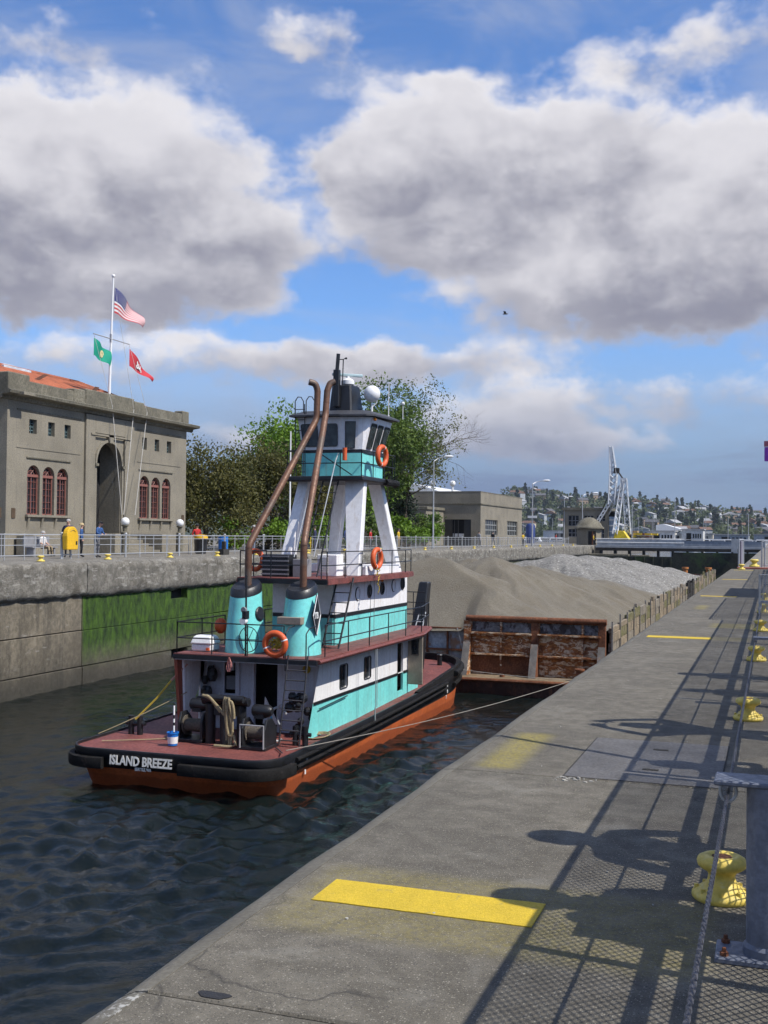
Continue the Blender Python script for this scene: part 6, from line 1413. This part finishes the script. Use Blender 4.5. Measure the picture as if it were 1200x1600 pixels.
# onlookers at the near fence, just right of the frame: only their shadows are in view
NW=rad(90)
person('onlooker in dark jacket leaning on the near fence',(.78,3.45,0),NW,dk,grey_,None,'lean',1.74,group='onlookers at the near fence',fingers=True)
person('onlooker in grey coat leaning on the near fence',(.55,4.22,0),NW,grey_,dk,m_hairg,'pocket',1.70,group='onlookers at the near fence',fingers=True)
person('onlooker in blue coat standing with a boat pole at the fence',(.62,5.85,0),NW,teal,dk,None,'pocket',1.40,group='onlookers at the near fence',fingers=True)
person('onlooker in red coat holding a camera up at the fence',(.56,7.0,0),NW,red,dk,None,'photo',1.70,group='onlookers at the near fence',fingers=True)
person('onlooker in khaki jacket at the near fence',(.52,8.85,0),NW,khaki,grey_,None,'stand',1.36,group='onlookers at the near fence',fingers=True)
person('onlooker in navy coat at the near fence',(.52,9.9,0),NW,navy,grey_,None,'stand',1.50,group='onlookers at the near fence',fingers=True)
k=MB(); k.tube([(.62,5.70,.02),(.45,5.8,1.0),(.03,6.32,1.99)],.022,8); o=k.build('boat_pole',m_wood,smooth=True); tag(o,'wooden boat pole leaning out over the near fence','pole')
k=MB(); k.box(.50,.74,6.93,7.07,1.56,1.66); o=k.build('camera_body',m_black,bevel=.01,origin=(.3,7.0,1.56)); o.location=(-.06+.3,7.0,1.56); tag(o,'black camera held up by the onlooker in red','camera')
# ================================================================ FAR END OF THE LOCK
lg=thing('lock_gate','dark algae covered lock gate closing the far end','gate',(-13,168,WZ))
m_gate=mat('algae black gate',(.018,.022,.012),.7,var=.4,vs=1.2,fine=.3,fs=5,bump=.5,patch=((.03,.06,.01),.8,.5,.5))
b=MB(); b.box(-24.6,-13.2,166.5,167.2,-9,-1.5); b.box(-13.1,-1.4,160.5,161.2,-9,-.75); b.build('gate_leaf',m_gate,lg)
for i in range(9):
    b=MB(); x=-24+i*1.25; b.box(x-.1,x+.1,166.2,166.49,-9,-1.5); b.build('gate_rib',m_gate,lg)
b=MB(); b.box(-26.4,-20,166.8,168.2,-2.6,-1.2); b.build('gate_sill_beam',m_bldg2,lg,bevel=.05)
b=MB(); b.box(-19.6,-17.0,166.8,168.0,-2.1,-1.3); b.build('gate_sill_beam',m_bldg2,lg,bevel=.05)
br=thing('foot_bridge','long low footbridge with white and grey railings across the far lock end','bridge',(-12,171,0))
b=MB(); b.box(-25.2,-1.2,169.4,171.4,-.30,.03); b.build('deck',m_steel,br)
b=MB(); b.box(-25.2,-1.2,169.3,169.39,-.75,-.28); b.build('girder',m_woodd,br)
for i in range(12):
    b=MB(); x=-24.5+i*2.1; b.box(x-.14,x+.14,169.6,171.2,-1.6,-.3); b.build('pier',m_woodd,br)
b=MB(); b.box(-25,-12.3,169.41,169.46,.05,.95); b.build('rail_panel',mat('white mesh panel',(.55,.55,.54),.6),br)
b=MB(); b.box(-12.3,-1.2,169.41,169.46,.05,.85); b.build('rail_panel',mat('grey mesh panel',(.27,.30,.34),.6),br)
for z in (1.05,.5):
    b=MB(); b.tube([(-25.2,169.4,z),(-12.3,169.4,z)],.06,6); b.build('handrail',m_whitec,br)
b=MB(); b.tube([(-12.3,169.4,1.0),(-1.2,169.4,1.0)],.05,6); b.build('handrail',m_steel,br)
b=MB(); b.box(-5.4,-4.6,160.0,160.4,-.6,1.2); o=b.build('gate_pylon',m_steel); tag(o,'pale steel pylon at the hinge of the far lock gate','pylon')
# domed kiosk and control house
ki=thing('domed_kiosk','small round kiosk with grey domed roof at the end of the far quay','kiosk',(-28.3,183,0))
b=MB(); b.lathe((-28.3,183,0),[(2.0,0),(2.0,2.6)],8); b.build('wall',m_bldg,ki)
b=MB(); b.lathe((-28.3,183,2.6),[(2.45,0),(2.45,.2),(2.2,.35),(1.9,.9),(1.3,1.45),(.6,1.8),(.001,1.9)],16,cap=False); b.build('dome',m_bldg2,ki,smooth=True,auto=40)
b=MB(); b.box(-28.1,-26.9,181.0,181.1,.0,2.2); b.build('doorway',m_void,ki)
b=MB(); b.box(-27.5,-27.3,180.9,180.98,0,2.2); b.build('post',m_rust2,ki)
ch=thing('control_house','two storey grey concrete control house behind the domed kiosk','building',(-34,219,0))
wn=[(-37.2,-35.2,3.4,5.4),(-34.2,-32.4,4.3,5.4),(-31.8,-30.2,4.3,5.4),(-37.2,-35.2,1.3,2.8),(-31.6,-30.4,1.0,3.0)]
cut_wall([(-38.2,0),(-29.6,0),(-29.6,6.4),(-38.2,6.4)],[[(a,z0),(c,z0),(c,z1),(a,z1)] for a,c,z0,z1 in wn],lambda x,z:(x,215,z),(0,.3,0)).build('front_wall',m_bldg,ch)
b=MB(); b.box(-38.2,-29.6,215.5,224,0,6.2); b.build('core',m_void,ch); b=MB(); b.add([(-29.6,215,0),(-29.6,224,0),(-29.6,224,6.4),(-29.6,215,6.4)],[(0,1,2,3)]); b.build('side_wall',m_bldg,ch)
b=MB(); b.box(-38.5,-29.3,214.7,224.3,6.4,6.9); b.build('roof',m_bldg2,ch)
for a,c,z0,z1 in wn:
    b=MB(); 
    for k in range(4): x=a+(c-a)*k/3; b.box(x-.05,x+.05,215.15,215.2,z0,z1)
    for k in range(3): z=z0+(z1-z0)*k/2; b.box(a,c,215.15,215.2,z-.05,z+.05)
    w_=b.build('window',m_grey,ch); g=MB(); g.box(a,c,215.21,215.24,z0,z1); g.build('pane',m_glass,w_)
# derrick crane
cr=thing('derrick_crane','white lattice derrick crane with yellow base on the far pier','crane',(-27.5,215,0))
m_cr=mat('white crane paint',(.62,.64,.66),.5,var=.1)
def lattice(name,a,c,w0,w1,n,r=.07,m=None):
    a,c=Vector(a),Vector(c); d=(c-a).normalized(); u=d.cross(Vector((0,1,0))).normalized(); v=Vector((0,1,0)); b=MB(); cor=[]
    for s,t in ((1,1),(1,-1),(-1,-1),(-1,1)): cor.append((s,t))
    def P(i,k): f=i/n; w_=w0+(w1-w0)*f; s,t=cor[k%4]; return a.lerp(c,f)+u*s*w_/2+v*t*w_/2
    for k in range(4): b.tube([P(0,k),P(n,k)],r*1.4,5)
    for i in range(n):
        for k in range(4): b.tube([P(i,k),P(i+1,k+1)],r*.7,4); b.tube([P(i,k+1),P(i+1,k)],r*.7,4)
    return b.build(name,m or m_cr,cr)
lattice('mast_leg',(-28.2,214,1.9),(-26.9,215,12.2),.9,.6,9)
lattice('mast_leg',(-26.0,216,1.9),(-26.6,215,12.2),1.0,.8,9)
lattice('stiff_leg',(-31.9,214.5,3.6),(-27.4,215,11.0),.5,.5,10,.06); lattice('stiff_leg',(-31.2,216,3.3),(-27.0,215.5,11.0),.5,.5,10,.06)
lattice('boom',(-29.0,215,7.5),(-28.7,215.2,13.2),1.1,1.3,5,.1); lattice('boom',(-28.7,215.2,13.2),(-29.2,215,18.6),1.2,.5,6,.1)
b=MB(); b.box(-29.4,-28.9,214.6,215.2,11,18.4); b.build('boom_plate',m_cr,cr)
b=MB(); b.tube([(-28.5,215,14.8),(-26.8,215,12.2)],.16,6); b.tube([(-29.0,215,10.5),(-31.0,215,6.0)],.10,6); b.box(-28.6,-27.6,214.5,215.5,13.4,14.4); b.build('boom_tackle',m_dark,cr)
b=MB(); b.box(-27.4,-26.2,214.6,215.4,12.0,12.5); b.build('mast_head',m_cr,cr)
b=MB(); b.prism([(-28.4,0),(-25.6,0),(-25.6,1.0),(-26.6,2.5),(-28.0,2.5),(-28.4,1.4)],213.6,216.6,'xz'); b.build('base_housing',mat('crane yellow',(.75,.55,.01),.5),cr,bevel=.05)
b=MB(); b.box(-30.6,-28.5,216,219,.6,5.2); sc_=b.build('machinery_house',mat('pale blue sheet',(.25,.34,.48),.6),cr)
for k in range(4): b=MB(); b.box(-30.7,-28.4,215.85,215.95,1.2+k*1.1,1.35+k*1.1); b.build('catwalk',m_whitec,sc_)
# stack of timber and yellow gear right of the crane
ws=thing('timber_stack','stack of tan timber and gear beside the crane','timber',(-28.5,262,0)); r_=random.Random(12)
for i in range(26):
    b=MB(); z=.2+(i//6)*.55; x=-31+(i%6)*.9+r_.uniform(-.2,.2); b.box(x,x+r_.uniform(.6,1.6),258+r_.uniform(0,3),263,z,z+.45); b.build('timber',r_.choice([m_wood,m_yel,m_rust2,mat('tan timber',(.36,.25,.12),.8)]),ws)
# ================================================================ FAR SHORE
def hz(X): return np.interp(X,[-1200,-600,-330,-250,-165,-84,-6,120,400,900],[70,70,60,49,44,36,27,17,8,5])
def hill_h(X,Y):
    t=np.clip((Y-900)/650,0,1); s=t*t*(3-2*t)
    return -1.8+(hz(X*1500/np.maximum(Y,900))+1.8)*s+ (3.5*fbm(X,Y,21,.012,3))*s - 18*np.clip((Y-1560)/400,0,2)
m_hill=mat('hillside ground',(.045,.06,.028),.95,var=.4,vs=.02,fine=.3,fs=.2)
hill=struct(grid_obj('hill',np.linspace(-1300,1000,150),np.linspace(890,1900,70),hill_h,m_hill,origin=(-150,1300,-1.8)))
# woods: thousands of crowns that read as one mass
def wood(name,label,n,seed,yr,xr,m_,hr,wr,conifer):
    r=np.random.default_rng(seed); V=[];F=[]; cnt=0
    Y=r.uniform(*yr,n); X=r.uniform(*xr,n)*Y/1500; Z=hill_h(X,Y)
    for i in range(n):
        h=r.uniform(*hr); w_=r.uniform(*wr)*h; k=26
        t=r.random(k); 
        if conifer: rad_=(1-t)*w_*r.random(k)**.5
        else: rad_=np.sqrt(np.clip(1-(2*t-1.0)**2,0,1))*w_*r.random(k)**.4
        a=r.uniform(0,6.28,k); p=np.stack([X[i]+rad_*np.cos(a),Y[i]+rad_*np.sin(a),Z[i]+h*(.12+.88*t)],1)
        s=h*.15; d1=r.normal(0,1,(k,3)); d1/=np.linalg.norm(d1,axis=1)[:,None]; d2=np.cross(d1,r.normal(0,1,(k,3))); d2/=np.linalg.norm(d2,axis=1)[:,None]
        V.append(np.stack([p-d1*s,p+d2*s,p+d1*s,p-d2*s],1).reshape(-1,3)); F.append(np.arange(cnt,cnt+4*k).reshape(-1,4)); cnt+=4*k
    v=np.concatenate(V); f=np.concatenate(F); o0=np.array((-150.,1300.,0.)); me=bpy.data.meshes.new(name); me.from_pydata((v-o0).tolist(),[],f.tolist()); me.materials.append(m_)
    o=bpy.data.objects.new(name,me); C.objects.link(o); o.location=o0; o['kind']='stuff'; o['label']=label; o['category']='wood'; return o
mfar=foliage_mat('far foliage',(.045,.07,.03),(.12,.14,.06),.03); mfarc=foliage_mat('far conifers',(.025,.04,.03),(.05,.07,.05),.03)
wood('hillside_wood','broadleaf woods covering the distant hillside',620,51,(930,1560),(-350,60),mfar,(7,12),(.5,.75),False)
wood('hillside_conifers','dark conifers scattered over the distant hillside',150,52,(1000,1570),(-350,60),mfarc,(10,18),(.18,.28),True)
# houses on the hill, each its own object, walls + roof
wallm=[mat('house white',(.62,.61,.58),.8),mat('house cream',(.52,.46,.36),.8),mat('house grey',(.34,.36,.38),.8),mat('house tan',(.36,.26,.18),.8),mat('house blue',(.26,.33,.42),.8)]
roofm=[mat('roof grey',(.10,.10,.11),.9),mat('roof brown',(.16,.09,.06),.9),mat('roof pale',(.36,.36,.37),.9)]
protos=[]
for i in range(10):
    r=random.Random(60+i); w_,d_,h_=r.uniform(9,15),r.uniform(7,10),r.uniform(4.5,8)
    b=MB(); b.box(-w_/2,w_/2,-d_/2,d_/2,-3,h_); ho=b.build('house',wallm[i%5],origin=(0,0,0))
    k=MB(); k.prism([(-d_/2-.5,h_+.02),(d_/2+.5,h_+.02),(0,h_+r.uniform(1.8,3.2))],-w_/2-.4,w_/2+.4,'yz') if i%2 else k.prism([(-w_/2-.5,h_+.02),(w_/2+.5,h_+.02),(0,h_+r.uniform(2,3.4))],-d_/2-.4,d_/2+.4,'xz'); k.build('roof',roofm[i%3],ho)
    k=MB()
    for q in range(3): x=-w_/2+w_*(q+.5)/3; k.box(x-.8,x+.8,-d_/2-.06,-d_/2-.02,h_*.45,h_*.45+1.6)
    k.build('window_row',m_glass,ho,kind='stuff')
    protos.append(ho)
colw=['white','cream','grey','tan','pale blue']; used=[False]*10
r=random.Random(77); placed=0; hs=[]
while placed<120:
    y=r.uniform(960,1540); x=r.uniform(-340,50)*y/1500
    if any(abs(x-a)<15*y/1500 and abs(y-c)<24 for a,c in hs): continue
    hs.append((x,y)); i=r.randrange(10); z=float(hill_h(np.array([x]),np.array([y]))[0])
    tq=x/y*1500; lab='%s %s house, %s roof, %s, %s of far hillside'%(('wide','tall','squat')[i%3] if i>4 else 'small',colw[i%5],('dark grey','brown','pale')[i%3],('down by the shore','low on the slope','halfway up','near the crest')[min(3,int((y-960)/145))],('far left','left','middle','right','far right')[min(4,int((tq+340)/78))])
    if not used[i]: used[i]=True; o=protos[i]; o.location=(x,y,z+1.5); tag(o,lab,'house','%s houses on the distant hillside'%colw[i%5])
    else: o=dup(protos[i],(x,y,z+1.5),lab)
    o.rotation_euler=(0,0,r.uniform(-.6,.6)); placed+=1
# marina: boat sheds, moored boats with masts
mar=[(-95,560,26,16,4.2,'house white','long white boat shed at the left of the marina'),(-30.5,335,7.5,9,3.1,'house white','white flat roofed marina building behind the footbridge'),(-22,338,6,8,3.7,'house white','white marina store with a dark doorway'),(-14,420,12,10,2.6,'house grey','grey float shed in the marina'),(-66,430,14,12,4.2,'house white','white workshop left of the control house'),(2,520,20,10,3.2,'house grey','low grey boat shed at the right end of the marina'),(-44,600,30,14,3.6,'house cream','cream boat shed far back in the marina')]
for (x,y,w_,d_,h_,mm,lab) in mar:
    b=MB(); b.box(x-w_/2,x+w_/2,y-d_/2,y+d_/2,-1.7,h_); o=b.build('boat_shed',MATS[mm],origin=(x,y,-1.7)); tag(o,lab,'shed','marina sheds')
    k=MB(); k.box(x-w_/2-.3,x+w_/2+.3,y-d_/2-.3,y+d_/2+.3,h_,h_+.3); k.build('roof',MATS['roof pale'],o)
    k=MB(); k.box(x-w_*.28,x-w_*.05,y-d_/2-.06,y-d_/2-.01,-.5,h_*.75); k.build('doorway',m_void,o)
    for q in range(4): k=MB(); xx=x+w_*(.02+.11*q); k.box(xx,xx+w_*.07,y-d_/2-.05,y-d_/2-.01,h_*.35,h_*.7); k.build('window',m_glass,o)
b=MB(); b.prism([(-34.,3.6),(-26.5,3.6),(-26.5,4.0),(-32,5.6),(-34,5.2)],352,372,'xz'); o=b.build('boat_shelter',m_whitec); tag(o,'white curved canvas shelter behind the marina building','shelter')
def boat(x,y,L,mast,seed,label,group):
    r=random.Random(seed); z=-1.6; W_=L*.3; o=thing('moored_boat',label,'boat',(x,y,z),group)
    b=MB(); b.loft([[(x-L/2+.4,y-W_*.3,z-.3),(x+L/2-1.2,y-W_*.25,z-.3),(x+L/2-.9,y,z-.3),(x+L/2-1.2,y+W_*.25,z-.3),(x-L/2+.4,y+W_*.3,z-.3)],[(x-L/2,y-W_/2,z+1.3),(x+L/2-1.5,y-W_*.42,z+1.5),(x+L/2+.3,y,z+1.8),(x+L/2-1.5,y+W_*.42,z+1.5),(x-L/2,y+W_/2,z+1.3)]]); b.build('hull',m_whitec if r.random()<.8 else MATS['house blue'],o)
    b=MB(); b.loft([[(x-L*.3,y-W_*.32,z+1.3),(x+L*.2,y-W_*.3,z+1.4),(x+L*.2,y+W_*.3,z+1.4),(x-L*.3,y+W_*.32,z+1.3)],[(x-L*.25,y-W_*.26,z+2.7),(x+L*.1,y-W_*.24,z+2.7),(x+L*.1,y+W_*.24,z+2.7),(x-L*.25,y+W_*.26,z+2.7)]]); c=b.build('cabin',m_whitec,o)
    k=MB(); k.box(x-L*.24,x+L*.1,y-W_*.33,y-W_*.31,z+1.8,z+2.3); k.build('window',m_glass,c)
    if mast: b=MB(); b.tube([(x,y,z+1.3),(x,y,z+mast)],.09,5); b.tube([(x,y,z+2.6),(x-L*.35,y,z+2.6)],.1,5); b.build('mast',m_steel,o)
r=random.Random(90); k_=0
for row,(yy,n_) in enumerate(((300,7),(380,14),(470,16),(560,14))):
    for i in range(n_):
        x=(-.215+.215*(i+.5)/n_)*yy+r.uniform(-2,2); 
        L=r.uniform(8,13); ms=r.uniform(9,14) if r.random()<.45 else 0
        boat(x,yy+r.uniform(-12,12),L,ms,k_,('white moored sailing boat with %s mast in the marina'%('tall' if ms>11.5 else 'short') if ms else '%s moored motor boat in the marina'%('long white' if L>10.5 else 'small white'))+(', front row',', second row',', third row',', back row')[row]+(' left',' middle left',' middle',' middle right',' right')[min(4,int(5*i/n_))],'boats moored in the marina'); k_+=1
# parked vans and blue tank seen left of the control house
b=MB(); b.lathe((-42.5,205,0),[(.9,0),(.9,3.2),(.6,3.6),(.001,3.7)],12); o=b.build('blue_tank',m_blue if False else mat('navy tank',(.02,.04,.15),.5),smooth=True,auto=40); tag(o,'dark blue upright tank left of the control house','tank')
for i,(x,y,lab) in enumerate(((-47,196,'white van parked behind the promenade'),(-52,200,'second white van further left behind the promenade'))):
    v=thing('parked_van',lab,'van',(x,y,0),'parked vans')
    b=MB(); b.prism([(x-2.4,.4),(x+2.4,.4),(x+2.4,1.2),(x+1.5,1.35),(x+.9,2.2),(x-2.4,2.25)],y-.95,y+.95,'xz'); b.build('body',m_whitec,v,bevel=.08)
    for q in (-1.5,1.5): k=MB(); k.lathe((x+q,y-1.0,.36),[(.001,0),(.36,0),(.36,.22),(.001,.22)],12,(0,1,0)); k.build('wheel',m_dark,v)
    k=MB(); k.box(x+.2,x+1.2,y-.97,y-.955,1.35,2.0); k.build('window',m_glass,v)
# purple banner on a pole at the right edge
bn=thing('banner_pole','pole with purple banner at the right edge of the walkway','banner',(.42,58,0))
b=MB(); b.tube([(.42,58,-.03),(.42,58,6.6)],.06,8); b.build('pole',m_steel,bn); 
b=MB(); b.box(-.42,.36,57.99,58.01,5.0,5.7); b.build('banner_cloth',mat('purple cloth',(.16,.03,.30),.8),bn); b=MB(); b.box(-.44,.36,57.985,58.015,5.72,6.0); b.build('banner_top',mat('plum cloth',(.28,.09,.13),.8),bn)
# gull in the sky
g=thing('gull','small dark gull gliding in the sky above the barge','bird',(-20.9,90,19.5))
x,y,z=-20.9,90,19.5; b=MB(); b.tube([(x-.22,y,z),(x-.1,y,z+.02),(x+.1,y,z+.02),(x+.25,y,z)],[.02,.07,.07,.015],6); b.build('body',m_grey,g,smooth=True)
for s in (-1,1): b=MB(); b.add([(x-.08,y+s*.05,z+.03),(x+.1,y+s*.05,z+.03),(x+.12,y+s*.35,z+.16),(x-.02,y+s*.75,z+.10),(x-.08,y+s*.35,z+.15)],[(0,1,2,4),(4,2,3)]); b.build('wing',m_dark,g)
# ================================================================ HAZE over the far shore
b=MB(); b.box(-2700,2700,-120,5300,-60,110)
hz_=b.build('haze',m_void,origin=(0,2500,-60)); hz_.data.materials.clear()
hm=bpy.data.materials.new('thin haze'); hm.use_nodes=True; hm.node_tree.nodes.clear()
ho_=hm.node_tree.nodes.new('ShaderNodeOutputMaterial'); hv=hm.node_tree.nodes.new('ShaderNodeVolumePrincipled'); hv.inputs['Color'].default_value=(.72,.80,.92,1); hv.inputs['Density'].default_value=.00008; hv.inputs['Anisotropy'].default_value=.2
hm.node_tree.links.new(hv.outputs[0],ho_.inputs['Volume']); hz_.data.materials.append(hm); hz_['kind']='stuff'
SC.cycles.volume_bounces=0
